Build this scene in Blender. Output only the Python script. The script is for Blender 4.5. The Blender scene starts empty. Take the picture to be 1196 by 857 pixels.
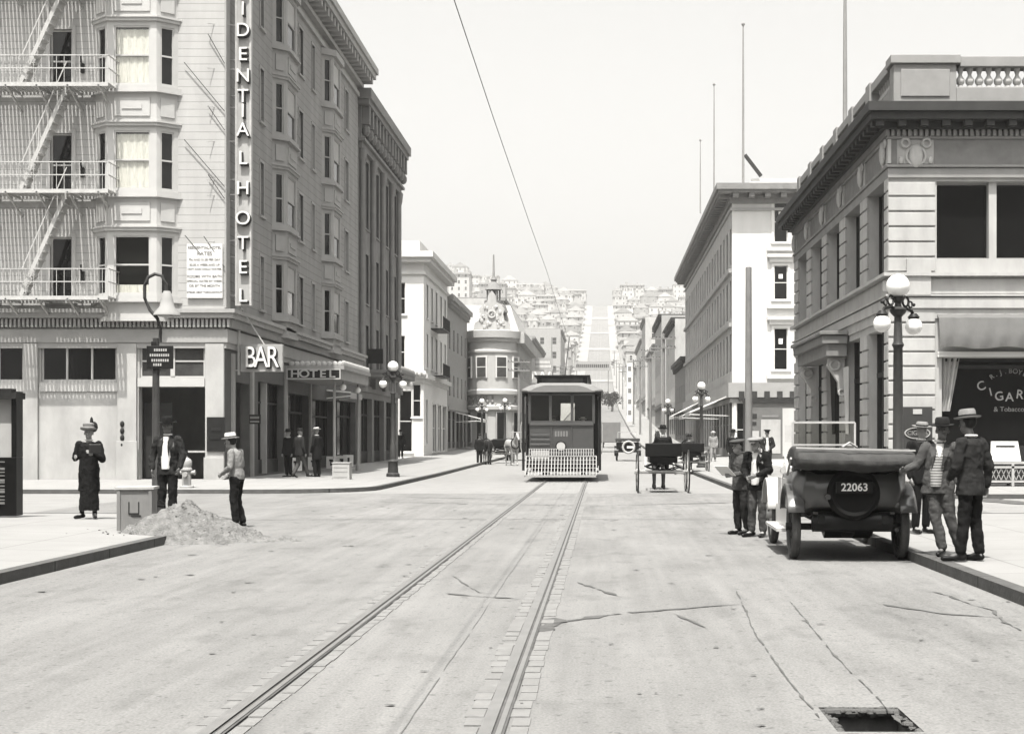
import bpy, bmesh, math, random
from mathutils import Matrix, Vector
R_ = math.radians
rnd = random.Random(7)
sc = bpy.context.scene

# ------------------------------------------------------------------ camera, world, sun, exposure
EYE = 1.55; FOC = 1700.0; VPX, VPY = 703.0, 512.0
cam_d = bpy.data.cameras.new('camera'); cam = bpy.data.objects.new('camera', cam_d)
sc.collection.objects.link(cam); sc.camera = cam
cam.location = (0, 0, EYE); cam.rotation_euler = (R_(90), 0, 0)
cam_d.sensor_width = 36; cam_d.lens = 36 * FOC / 1196
cam_d.shift_x = -(VPX - 598) / 1196; cam_d.shift_y = (VPY - 428.5) / 1196
cam_d.clip_start = 0.2; cam_d.clip_end = 14000
SUN_EL, SUN_AZ = 68.0, 9.0          # azimuth: degrees left of straight behind the camera
w = bpy.data.worlds.new('World'); sc.world = w; w.use_nodes = True
nt = w.node_tree; nt.nodes.clear()
sky = nt.nodes.new('ShaderNodeTexSky'); sky.sky_type = 'NISHITA'; sky.sun_disc = False
sky.sun_elevation = R_(SUN_EL); sky.sun_rotation = R_(180 + SUN_AZ); sky.dust_density = 7; sky.air_density = 1.6
bw = nt.nodes.new('ShaderNodeRGBToBW')
tint = nt.nodes.new('ShaderNodeMix'); tint.data_type = 'RGBA'; tint.blend_type = 'MULTIPLY'
tint.inputs[0].default_value = 1; tint.inputs[7].default_value = (1, .99, .965, 1)
bg = nt.nodes.new('ShaderNodeBackground'); bg.inputs[1].default_value = 0.15
wo = nt.nodes.new('ShaderNodeOutputWorld')
nt.links.new(sky.outputs[0], bw.inputs[0]); nt.links.new(bw.outputs[0], tint.inputs[6])
nt.links.new(tint.outputs[2], bg.inputs[0]); nt.links.new(bg.outputs[0], wo.inputs[0])
sun_d = bpy.data.lights.new('sun', 'SUN'); sun_d.energy = 4.6; sun_d.angle = R_(.5); sun_d.color = (1, .975, .93)
sun = bpy.data.objects.new('sun', sun_d); sc.collection.objects.link(sun)
_d = Vector((-math.sin(R_(SUN_AZ)) * math.cos(R_(SUN_EL)), -math.cos(R_(SUN_AZ)) * math.cos(R_(SUN_EL)), math.sin(R_(SUN_EL))))
sun.rotation_euler = _d.to_track_quat('Z', 'Y').to_euler()
sc.view_settings.view_transform = 'Standard'; sc.view_settings.look = 'None'
sc.view_settings.exposure = 1.14; sc.view_settings.gamma = 1
sc.render.engine = 'CYCLES'; sc.cycles.use_denoising = True
sc.cycles.max_bounces = 5; sc.cycles.diffuse_bounces = 3; sc.cycles.glossy_bounces = 2
sc.cycles.transmission_bounces = 2; sc.cycles.transparent_max_bounces = 10; sc.cycles.volume_bounces = 0
sc.cycles.use_adaptive_sampling = True; sc.cycles.adaptive_threshold = 0.02

# ------------------------------------------------------------------ helpers
def at(px, py, y):
    return Vector(((px - VPX) * y / FOC, y, EYE + (VPY - py) * y / FOC))
def ZZ(py, y): return EYE + (VPY - py) * y / FOC
def XX(px, y): return (px - VPX) * y / FOC
TI = (1.0, .99, .965)
_m = {}
def mat(name, v, rough=.75, var=.12, scale=3.0, bump=.0, metal=0., lines=None, stretch=(1, 1, 1), spots=None, spec=.15, world=False):
    """grey procedural paint/stone/cloth: noise variation, optional horizontal grooves, fine bump"""
    if name in _m: return _m[name]
    m = bpy.data.materials.new(name); m.use_nodes = True; t = m.node_tree; N = t.nodes; L = t.links
    b = N['Principled BSDF']; b.inputs['Roughness'].default_value = rough; b.inputs['Metallic'].default_value = metal
    b.inputs['Specular IOR Level'].default_value = spec
    if world: src = N.new('ShaderNodeNewGeometry').outputs['Position']
    else: src = N.new('ShaderNodeTexCoord').outputs['Object']
    mp = N.new('ShaderNodeMapping'); mp.inputs['Scale'].default_value = stretch; L.new(src, mp.inputs[0])
    n = N.new('ShaderNodeTexNoise'); n.inputs['Scale'].default_value = scale; n.inputs['Detail'].default_value = 8
    n.inputs['Roughness'].default_value = .62; L.new(mp.outputs[0], n.inputs['Vector'])
    mr = N.new('ShaderNodeMapRange'); mr.inputs[1].default_value = .25; mr.inputs[2].default_value = .75
    mr.inputs[3].default_value = v * (1 - var); mr.inputs[4].default_value = v * (1 + var)
    L.new(n.outputs['Fac'], mr.inputs[0]); val = mr.outputs[0]
    if spots:
        n2 = N.new('ShaderNodeTexNoise'); n2.inputs['Scale'].default_value = spots[0]; n2.inputs['Detail'].default_value = 5
        L.new(mp.outputs[0], n2.inputs['Vector'])
        r2 = N.new('ShaderNodeMapRange'); r2.inputs[1].default_value = spots[1]; r2.inputs[2].default_value = spots[1] + .07
        r2.inputs[3].default_value = 1; r2.inputs[4].default_value = spots[2]; L.new(n2.outputs['Fac'], r2.inputs[0])
        mu = N.new('ShaderNodeMath'); mu.operation = 'MULTIPLY'; L.new(val, mu.inputs[0]); L.new(r2.outputs[0], mu.inputs[1]); val = mu.outputs[0]
    hb = None
    if lines:      # (spacing m, groove share, darkness)
        sx = N.new('ShaderNodeSeparateXYZ'); L.new(src, sx.inputs[0])
        dv = N.new('ShaderNodeMath'); dv.operation = 'DIVIDE'; L.new(sx.outputs['Z'], dv.inputs[0]); dv.inputs[1].default_value = lines[0]
        fr = N.new('ShaderNodeMath'); fr.operation = 'FRACT'; L.new(dv.outputs[0], fr.inputs[0])
        gt = N.new('ShaderNodeMath'); gt.operation = 'GREATER_THAN'; L.new(fr.outputs[0], gt.inputs[0]); gt.inputs[1].default_value = lines[1]
        r3 = N.new('ShaderNodeMapRange'); r3.inputs[3].default_value = lines[2]; r3.inputs[4].default_value = 1; L.new(gt.outputs[0], r3.inputs[0])
        mu = N.new('ShaderNodeMath'); mu.operation = 'MULTIPLY'; L.new(val, mu.inputs[0]); L.new(r3.outputs[0], mu.inputs[1]); val = mu.outputs[0]
        hb = gt.outputs[0]
    cm = N.new('ShaderNodeCombineColor')
    for i in range(3):
        k = N.new('ShaderNodeMath'); k.operation = 'MULTIPLY'; L.new(val, k.inputs[0]); k.inputs[1].default_value = TI[i]; L.new(k.outputs[0], cm.inputs[i])
    L.new(cm.outputs[0], b.inputs['Base Color'])
    if bump or hb:
        bp = N.new('ShaderNodeBump'); bp.inputs['Strength'].default_value = bump or .4; bp.inputs['Distance'].default_value = .02
        if bump:
            nb = N.new('ShaderNodeTexNoise'); nb.inputs['Scale'].default_value = scale * 7; nb.inputs['Detail'].default_value = 6
            L.new(mp.outputs[0], nb.inputs['Vector']); L.new(nb.outputs['Fac'], bp.inputs['Height'])
        else: L.new(hb, bp.inputs['Height'])
        L.new(bp.outputs[0], b.inputs['Normal'])
    _m[name] = m; return m
def clear_glass(name='clear_pane'):
    if name in _m: return _m[name]
    m = bpy.data.materials.new(name); m.use_nodes = True; t = m.node_tree; t.nodes.clear()
    a = t.nodes.new('ShaderNodeBsdfTransparent'); a.inputs[0].default_value = (.9, .9, .88, 1)
    g = t.nodes.new('ShaderNodeBsdfGlossy'); g.inputs['Roughness'].default_value = .05
    f = t.nodes.new('ShaderNodeValue'); f.outputs[0].default_value = .05
    x = t.nodes.new('ShaderNodeMixShader'); o = t.nodes.new('ShaderNodeOutputMaterial')
    t.links.new(f.outputs[0], x.inputs[0]); t.links.new(a.outputs[0], x.inputs[1]); t.links.new(g.outputs[0], x.inputs[2]); t.links.new(x.outputs[0], o.inputs[0])
    _m[name] = m; return m

class MB:
    def __init__(s, M=None): s.v = []; s.f = []; s.mi = []; s.cur = 0; s.M = M or Matrix.Identity(4)
    def add(s, vs, fs):
        o = len(s.v); s.v += [tuple(s.M @ Vector(p)) for p in vs]
        s.f += [tuple(i + o for i in f) for f in fs]; s.mi += [s.cur] * len(fs); return s
    def box(s, x0, x1, y0, y1, z0, z1):
        if x0 > x1: x0, x1 = x1, x0
        if y0 > y1: y0, y1 = y1, y0
        return s.add([(x0, y0, z0), (x1, y0, z0), (x1, y1, z0), (x0, y1, z0), (x0, y0, z1), (x1, y0, z1), (x1, y1, z1), (x0, y1, z1)],
                     [(0, 3, 2, 1), (4, 5, 6, 7), (0, 1, 5, 4), (1, 2, 6, 5), (2, 3, 7, 6), (3, 0, 4, 7)])
    def bar(s, p0, p1, w=.05, h=None):
        """square bar between two points"""
        h = h or w; p0, p1 = Vector(p0), Vector(p1); d = (p1 - p0).normalized()
        up = Vector((0, 0, 1)) if abs(d.z) < .95 else Vector((0, 1, 0))
        a = d.cross(up).normalized() * w / 2; b = a.cross(d).normalized() * h / 2
        vs = [p + sa * a + sb * b for p in (p0, p1) for sa, sb in ((-1, -1), (1, -1), (1, 1), (-1, 1))]
        return s.add(vs, [(3, 2, 1, 0), (4, 5, 6, 7), (0, 1, 5, 4), (1, 2, 6, 5), (2, 3, 7, 6), (3, 0, 4, 7)])
    def loft(s, rings, n=12, cap=True):
        """rings: (center, rx, ry, axis-frame(a,b)) -> skin"""
        vs = []; fs = []
        for c, rx, ry, a, b in rings:
            for i in range(n):
                t = 2 * math.pi * i / n; vs.append(Vector(c) + a * rx * math.cos(t) + b * ry * math.sin(t))
        for k in range(len(rings) - 1):
            for i in range(n):
                j = (i + 1) % n; fs.append((k * n + i, k * n + j, (k + 1) * n + j, (k + 1) * n + i))
        if cap: fs.append(tuple(range(n - 1, -1, -1))); fs.append(tuple((len(rings) - 1) * n + i for i in range(n)))
        return s.add(vs, fs)
    def zrings(s, prof, c=(0, 0, 0), n=16, sy=1.):
        """prof: (r, z[, dx, dy, ry])"""
        X, Y = Vector((1, 0, 0)), Vector((0, 1, 0)); c = Vector(c); rs = []
        for q in prof:
            dx, dy = (q[2], q[3]) if len(q) > 3 else (0, 0); ry = q[4] if len(q) > 4 else q[0] * sy
            rs.append((c + Vector((dx, dy, q[1])), q[0], ry, X, Y))
        return s.loft(rs, n)
    def tube(s, pts, r, n=8, r1=None):
        pts = [Vector(p) for p in pts]; rs = []; m = len(pts)
        for i, p in enumerate(pts):
            d = ((pts[min(i + 1, m - 1)] - pts[max(i - 1, 0)])).normalized()
            up = Vector((0, 0, 1)) if abs(d.z) < .9 else Vector((0, 1, 0))
            a = d.cross(up).normalized(); b = a.cross(d).normalized()
            rr = r if r1 is None else r + (r1 - r) * i / (m - 1)
            rs.append((p, rr, rr, a, b))
        return s.loft(rs, n)
    def cap(s, p0, p1, r0, r1, n=10, sq=1.):
        """capsule with hemispherical ends"""
        p0, p1 = Vector(p0), Vector(p1); d = (p1 - p0); L = d.length or 1e-4; d = d / L
        up = Vector((0, 0, 1)) if abs(d.z) < .9 else Vector((0, 1, 0))
        a = d.cross(up).normalized(); b = a.cross(d).normalized(); rs = []
        for t in (-85, -60, -30, 0): rs.append((p0 + d * r0 * math.sin(R_(t)), r0 * math.cos(R_(t)) * sq, r0 * math.cos(R_(t)), a, b))
        for t in (0, 30, 60, 85): rs.append((p1 + d * r1 * math.sin(R_(t)), r1 * math.cos(R_(t)) * sq, r1 * math.cos(R_(t)), a, b))
        return s.loft(rs, n)
    def ball(s, c, rx, ry=None, rz=None, n=14, m=9):
        ry = ry or rx; rz = rz or rx; rs = []
        for k in range(m):
            t = -math.pi / 2 + math.pi * (k + .15) / (m - .7)
            t = max(-1.53, min(1.53, t))
            rs.append((Vector(c) + Vector((0, 0, rz * math.sin(t))), rx * math.cos(t), ry * math.cos(t), Vector((1, 0, 0)), Vector((0, 1, 0))))
        return s.loft(rs, n)
    def prism(s, poly, z0, z1):
        n = len(poly); vs = [(x, y, z0) for x, y in poly] + [(x, y, z1) for x, y in poly]
        fs = [tuple(range(n - 1, -1, -1)), tuple(range(n, 2 * n))] + [(i, (i + 1) % n, n + (i + 1) % n, n + i) for i in range(n)]
        return s.add(vs, fs)
    def xprism(s, poly, x0, x1):
        """poly in (y,z), extruded along x"""
        n = len(poly); vs = [(x0, y, z) for y, z in poly] + [(x1, y, z) for y, z in poly]
        fs = [tuple(range(n)), tuple(range(2 * n - 1, n - 1, -1))] + [((i + 1) % n, i, n + i, n + (i + 1) % n) for i in range(n)]
        return s.add(vs, fs)
    def torus(s, c, R, r, axis='x', n=28, m=8):
        vs = []; fs = []; c = Vector(c)
        for i in range(n):
            t = 2 * math.pi * i / n
            for j in range(m):
                p = 2 * math.pi * j / m; q = R + r * math.cos(p); o = r * math.sin(p)
                if axis == 'x': vs.append(c + Vector((o, q * math.cos(t), q * math.sin(t))))
                elif axis == 'y': vs.append(c + Vector((q * math.cos(t), o, q * math.sin(t))))
                else: vs.append(c + Vector((q * math.cos(t), q * math.sin(t), o)))
        for i in range(n):
            for j in range(m):
                fs.append((i * m + j, ((i + 1) % n) * m + j, ((i + 1) % n) * m + (j + 1) % m, i * m + (j + 1) % m))
        return s.add(vs, fs)
    def mesh(s, name, mats, smooth=False):
        me = bpy.data.meshes.new(name); me.from_pydata(s.v, [], s.f)
        for m in (mats if isinstance(mats, (list, tuple)) else [mats]): me.materials.append(m)
        if any(s.mi): me.polygons.foreach_set('material_index', s.mi)
        bm = bmesh.new(); bm.from_mesh(me); bmesh.ops.recalc_face_normals(bm, faces=bm.faces); bm.to_mesh(me); bm.free()
        if smooth:
            me.shade_smooth()
            try: me.set_sharp_from_angle(angle=R_(40))
            except Exception: pass
        me.update(); return me
    def split(s, name, mats, parent=None, smooth=False, bevel=0, tol=.06):
        # one object for every cluster of touching pieces
        par = list(range(len(s.v)))
        def fd(i):
            while par[i] != i: par[i] = par[par[i]]; i = par[i]
            return i
        for f in s.f:
            for i in f[1:]: par[fd(i)] = fd(f[0])
        g = {}
        for i, v in enumerate(s.v):
            r = fd(i); b = g.get(r)
            if b is None: g[r] = [list(v), list(v), [r]]
            else:
                for k in range(3): b[0][k] = min(b[0][k], v[k]); b[1][k] = max(b[1][k], v[k])
        cl = list(g.values()); ch = True
        while ch:
            ch = False; out = []
            for c in cl:
                for o in out:
                    if all(c[0][k] <= o[1][k] + tol and c[1][k] >= o[0][k] - tol for k in range(3)):
                        for k in range(3): o[0][k] = min(o[0][k], c[0][k]); o[1][k] = max(o[1][k], c[1][k])
                        o[2] += c[2]; ch = True; break
                else: out.append(c)
            cl = out
        own = {r: n for n, c in enumerate(cl) for r in c[2]}; res = []
        for n in range(len(cl)):
            q = MB(); mp = {}
            for f, mi in zip(s.f, s.mi):
                if own[fd(f[0])] != n: continue
                for i in f:
                    if i not in mp: mp[i] = len(q.v); q.v.append(s.v[i])
                q.f.append(tuple(mp[i] for i in f)); q.mi.append(mi)
            res.append(q.build(name, mats, parent, smooth, bevel))
        return res
    def build(s, name, mats, parent=None, smooth=False, bevel=0, loc=None, label=None):
        return place(s.mesh(name, mats, smooth), name, parent, bevel=bevel, loc=loc, label=label)
def place(me, name, parent=None, loc=None, rot=None, bevel=0, label=None, scale=None):
    o = bpy.data.objects.new(name, me); sc.collection.objects.link(o)
    if parent: o.parent = parent
    if loc is not None: o.location = loc
    if rot is not None: o.rotation_euler = rot
    if scale is not None: o.scale = scale
    if bevel:
        m = o.modifiers.new('bevel', 'BEVEL'); m.width = bevel; m.segments = 2; m.limit_method = 'ANGLE'
    if label: o['label'] = label
    return o
def tag(o, label, cat, group=None, kind=None):
    if label: o['label'] = label
    if cat: o['category'] = cat
    if group: o['group'] = group
    if kind: o['kind'] = kind
    return o
def thing(name, label, cat, loc=(0, 0, 0), rz=0, group=None):
    o = bpy.data.objects.new(name, None); o.empty_display_size = .3; sc.collection.objects.link(o)
    o.location = loc; o.rotation_euler = (0, 0, rz); return tag(o, label, cat, group)
def kids(o): return [c for c in list(sc.objects) if c.parent == o]
def dup(root, loc, rz, label, group=None):
    r = root.copy(); sc.collection.objects.link(r); r.location = loc; r.rotation_euler = (0, 0, rz); r['label'] = label
    if group: r['group'] = group
    for ch in kids(root):
        c = ch.copy(); sc.collection.objects.link(c); c.parent = r
        for g in kids(ch):
            d = g.copy(); sc.collection.objects.link(d); d.parent = c
    return r
def struct(o, label=None): o['kind'] = 'structure'; return o
def text_obj(body, size, depth, m, name='lettering', parent=None, loc=(0, 0, 0), rz=0, sx=1., weight=0.0):
    """raised lettering standing upright in the XZ plane, facing -Y"""
    c = bpy.data.curves.new('t', 'FONT'); c.body = body; c.size = size; c.extrude = depth; c.align_x = 'CENTER'; c.align_y = 'CENTER'; c.offset = weight
    to = bpy.data.objects.new('t', c); sc.collection.objects.link(to)
    bpy.context.view_layer.update()
    me = bpy.data.meshes.new_from_object(to.evaluated_get(bpy.context.evaluated_depsgraph_get()))
    bpy.data.objects.remove(to); bpy.data.curves.remove(c)
    me.name = name; me.materials.clear(); me.materials.append(m)
    me.transform(Matrix.Rotation(R_(90), 4, 'X') @ Matrix.Scale(sx, 4, (1, 0, 0)))
    return place(me, name, parent, loc=loc, rot=(0, 0, rz))

# ------------------------------------------------------------------ materials
M_road = mat('road_asphalt', 0.14, .85, .22, .9, bump=.5, stretch=(1, .3, 1), spots=(1.6, .66, .8), world=True)
def road_material():
    m = M_road; t = m.node_tree; N = t.nodes; L = t.links; b = N['Principled BSDF']; geo = N.new('ShaderNodeNewGeometry')
    col = b.inputs['Base Color'].links[0].from_socket; cur = col
    for sc_, st, lo, hi, a, c in ((1.0, (7., .22, 1), .3, .72, .90, 1.06), (60., (1, .6, 1), .25, .75, .76, 1.2), (2.2, (1, .5, 1), .56, .66, 1.0, .86), (14., (1, 1, 1), .60, .70, 1.0, .62)):
        mp = N.new('ShaderNodeMapping'); mp.inputs['Scale'].default_value = st; L.new(geo.outputs['Position'], mp.inputs[0])
        n = N.new('ShaderNodeTexNoise'); n.inputs['Scale'].default_value = sc_; n.inputs['Detail'].default_value = 5; L.new(mp.outputs[0], n.inputs['Vector'])
        r = N.new('ShaderNodeMapRange'); r.inputs[1].default_value = lo; r.inputs[2].default_value = hi; r.inputs[3].default_value = a; r.inputs[4].default_value = c; L.new(n.outputs['Fac'], r.inputs[0])
        x = N.new('ShaderNodeVectorMath'); x.operation = 'SCALE'; L.new(cur, x.inputs[0]); L.new(r.outputs[0], x.inputs['Scale']); cur = x.outputs[0]
    L.new(cur, b.inputs['Base Color'])
road_material()
M_wire = mat('weathered_copper_wire', .12, .6, .1, 3)
M_shop = mat('dull_shopfront_paint', 0.07, .7, .2, 2)
def joints(m, sx, sy, wd, dark):
    t = m.node_tree; N = t.nodes; L = t.links; b = N['Principled BSDF']; geo = N.new('ShaderNodeNewGeometry'); sp = N.new('ShaderNodeSeparateXYZ'); L.new(geo.outputs['Position'], sp.inputs[0]); cur = b.inputs['Base Color'].links[0].from_socket
    for ax, d in (('X', sx), ('Y', sy)):
        if not d: continue
        q = N.new('ShaderNodeMath'); q.operation = 'DIVIDE'; q.inputs[1].default_value = d; L.new(sp.outputs[ax], q.inputs[0]); f = N.new('ShaderNodeMath'); f.operation = 'FRACT'; L.new(q.outputs[0], f.inputs[0])
        g = N.new('ShaderNodeMath'); g.operation = 'GREATER_THAN'; g.inputs[1].default_value = wd / d; L.new(f.outputs[0], g.inputs[0]); r = N.new('ShaderNodeMapRange'); r.inputs[3].default_value = dark; r.inputs[4].default_value = 1; L.new(g.outputs[0], r.inputs[0])
        x = N.new('ShaderNodeVectorMath'); x.operation = 'SCALE'; L.new(cur, x.inputs[0]); L.new(r.outputs[0], x.inputs['Scale']); cur = x.outputs[0]
    L.new(cur, b.inputs['Base Color'])
M_frieze = mat('sooty_limestone', .16, .85, .2, 2.5, bump=.12)
M_parapet = mat('grey_parapet_stone', .20, .85, .12, 2)
M_awn = mat('faded_awning_cloth', 0.1, .9, .12, 3)
M_cross = mat('block_paving', 0.17, .9, .12, 1.2, bump=.9, spots=(2.2, .68, .7), world=True)
M_side = mat('concrete_pavement', 0.19, .85, .09, .8, bump=.15, spots=(5, .72, .75), world=True)
M_kerb = mat('granite_kerb', 0.07, .85, .25, 4, bump=.4, world=True)
M_ground = mat('dry_hill_ground', .34, .95, .25, .05, world=True)
M_steel = mat('worn_steel', 0.125, .45, .15, 6, metal=.0, world=True)
M_groove = mat('rail_groove_dirt', 0.07, .9, .3, 6, world=True)
M_stone_strip = mat('granite_setts', 0.145, .85, .18, 5, bump=.4, stretch=(1, 1, 1), world=True)
M_crack = mat('bitumen_crack', .07, .9, .4, 8, world=True)
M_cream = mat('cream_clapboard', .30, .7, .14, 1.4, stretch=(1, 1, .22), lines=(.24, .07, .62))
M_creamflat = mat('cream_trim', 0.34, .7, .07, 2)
M_cream_shade = mat('shaded_rusticated_paint', .20, .75, .18, 1.4, stretch=(1, 1, .25), lines=(.30, .07, .6))  # hotel's street side: its shade is put into the wall colour
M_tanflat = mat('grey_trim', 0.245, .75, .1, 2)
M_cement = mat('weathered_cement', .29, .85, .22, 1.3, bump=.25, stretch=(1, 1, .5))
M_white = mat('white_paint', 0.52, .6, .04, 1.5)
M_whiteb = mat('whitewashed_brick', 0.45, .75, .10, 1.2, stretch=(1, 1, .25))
M_lime = mat('limestone', .31, .85, .2, 1.8, bump=.12, stretch=(1, 1, .35))
M_limed = mat('weathered_limestone', 0.19, .85, .16, 1.6, bump=.12)
M_dkcorn = mat('dark_copper_cornice', 0.03, .7, .2, 2)
M_ornate = mat('dark_cast_facade', 0.14, .7, .15, 2)
M_black = mat('black_paint', 0.006, .35, .2, 5)
M_dark = mat('dark_wood', 0.02, .6, .3, 4)
M_void = mat('dark_interior', .006, .9, .3, 3)
M_glass = mat('dark_window_glass', 0.006, .08, .3, 2, spec=.35)
M_glass2 = mat('grey_window_glass', .045, .12, .5, 1.2, spec=.4)
M_blind = mat('window_blind', 0.3, .8, .1, 3)
M_curt = mat('lace_curtain', .62, .85, .25, 9, stretch=(3, 1, .4))
M_iron = mat('painted_iron', 0.33, .5, .15, 6)
M_irond = mat('dark_iron', 0.015, .45, .2, 6)
M_lpost = mat('lamp_post_paint', 0.035, .45, .2, 6)
M_globe = mat('opal_globe', 0.75, .15, .02, 2, spec=.6)
M_wood = mat('weathered_wood', 0.16, .8, .2, 6, stretch=(1, 1, .3))
M_lwood = mat('pale_wood', 0.3, .8, .15, 6, stretch=(1, 1, .3))
M_skin = mat('skin', 0.2, .55, .1, 12)
M_skin_d = mat('shaded_skin', 0.1, .55, .1, 12)
M_suit = mat('dark_wool', .006, .9, .15, 25, bump=.3)
M_suit2 = mat('charcoal_wool', .016, .9, .12, 60, bump=.3)
M_tweed = mat('grey_tweed', .05, .9, .10, 90, bump=.4)
M_tweedl = mat('light_tweed', .17, .9, .10, 90, bump=.4)
M_shirt = mat('white_shirt', 0.5, .85, .1, 10, bump=.3)
M_felt = mat('dark_felt', 0.012, .9, .2, 20)
M_feltl = mat('grey_felt', 0.14, .9, .2, 20)
M_straw = mat('pale_straw', 0.42, .85, .2, 40, bump=.4)
M_leather = mat('black_leather', 0.008, .35, .2, 10)
M_hair = mat('dark_hair', 0.012, .6, .3, 30)
M_tyre = mat('old_rubber', 0.06, .9, .25, 10)
M_tyred = mat('black_rubber', 0.008, .8, .25, 10)
M_canvas = mat('folded_canvas_top', 0.04, .85, .25, 8, bump=.3)
M_carb = mat('car_body_paint', 0.055, .28, .06, 2, spec=.6)
M_car_lit = mat('sunlit_car_paint', .42, .35, .04, 2, spec=.4)  # left side parts of the touring car, sunlight put into their colour
M_paper = mat('paper', 0.6, .8, .04, 5)
M_dirt = mat('sandy_dirt', 0.14, .95, .45, 7, bump=1.6)
M_horse = mat('bay_horse_coat', 0.02, .6, .2, 6)
M_horsel = mat('grey_horse_coat', 0.25, .6, .2, 6)
M_leaf = mat('foliage', 0.07, .7, .4, .8)
M_bark = mat('bark', .12, .9, .3, 6)
M_sign_d = mat('dark_sign_board', 0.012, .5, .25, 4)
M_letter_m = mat('letter_shadow_paint', 0.015, .6, .2, 4)
M_tram = mat('tram_body_paint', 0.038, .35, .15, 2, spec=.6)
M_tramd = mat('tram_dark_trim', 0.012, .4, .2, 3)
M_traml = mat('tram_light_trim', 0.14, .6, .08, 3)

joints(M_side, 1.55, 1.55, .022, .62); joints(M_kerb, 0, 1.9, .03, .35)
# ------------------------------------------------------------------ terrain
XL, XR = -12.0, 8.2                # building lines
KL, KR = -6.9, 4.1                 # kerbs
_pts = [(-400, 0), (60, 0), (100, .15), (150, .8), (200, 2.2), (350, 8.5), (523, 20), (714, 40), (965, 76), (1116, 103), (1180, 109), (1260, 109), (1500, 80), (2200, 20), (4000, 0), (9000, 0)]
def Rz(y):
    for (a, za), (b, zb) in zip(_pts, _pts[1:]):
        if y <= b: return za + (zb - za) * (y - a) / (b - a)
    return 0
def Hz(x, y):
    s = max(0, min(1, (y - 300) / 600)); 
    return Rz(y) + (.17 * max(0, -x - 20) if x < 0 else .05 * max(0, x - 20)) * s * (1 if abs(x) < 300 else 300 / abs(x))
def road(x, y):
    xc = (KL + KR) / 2; d = min(1, abs(x - xc) / 5.5)
    k = 1.
    if 24 < y < 46: k = min(1, abs(y - 35) / 11)
    return Rz(y) - .012 * d * d * k
WALK = .11
# ------------------------------------------------------------------ ground, road, pavements, rails
def ground_sheet():
    xs = [-6000, -2500, -1000, -500, -300, -200, -150, -100, -70, -45, -30, -20, XL - .3, XL + .2, -2, XR - .2, XR + .3, 15, 25, 40, 60, 90, 130, 200, 300, 600, 1500, 6000]
    ys = [-400, -60, -25, 0, 21, 22, 46, 47, 60, 80, 100, 125, 150, 175, 200] + list(range(230, 1260, 30)) + [1300, 1500, 1800, 2200, 3000, 4000, 8500]
    vs = []; fs = []
    for y in ys:
        for x in xs:
            deep = (XL < x < XR and y < 1230) or (21.5 < y < 46.5 and abs(x) < 160) or (y < 22 and -14 < x < 14)
            vs.append((x, y, Hz(x, y) - (.8 if deep else .04)))
    n = len(xs)
    for j in range(len(ys) - 1):
        for i in range(n - 1): fs.append((j * n + i, j * n + i + 1, (j + 1) * n + i + 1, (j + 1) * n + i))
    b = MB(); b.add(vs, fs); struct(b.build('ground', M_ground, smooth=True))
ground_sheet()
HX0, HX1, HY0, HY1 = 1.25, 1.71, 7.72, 8.42      # the open trench in the paving
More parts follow.
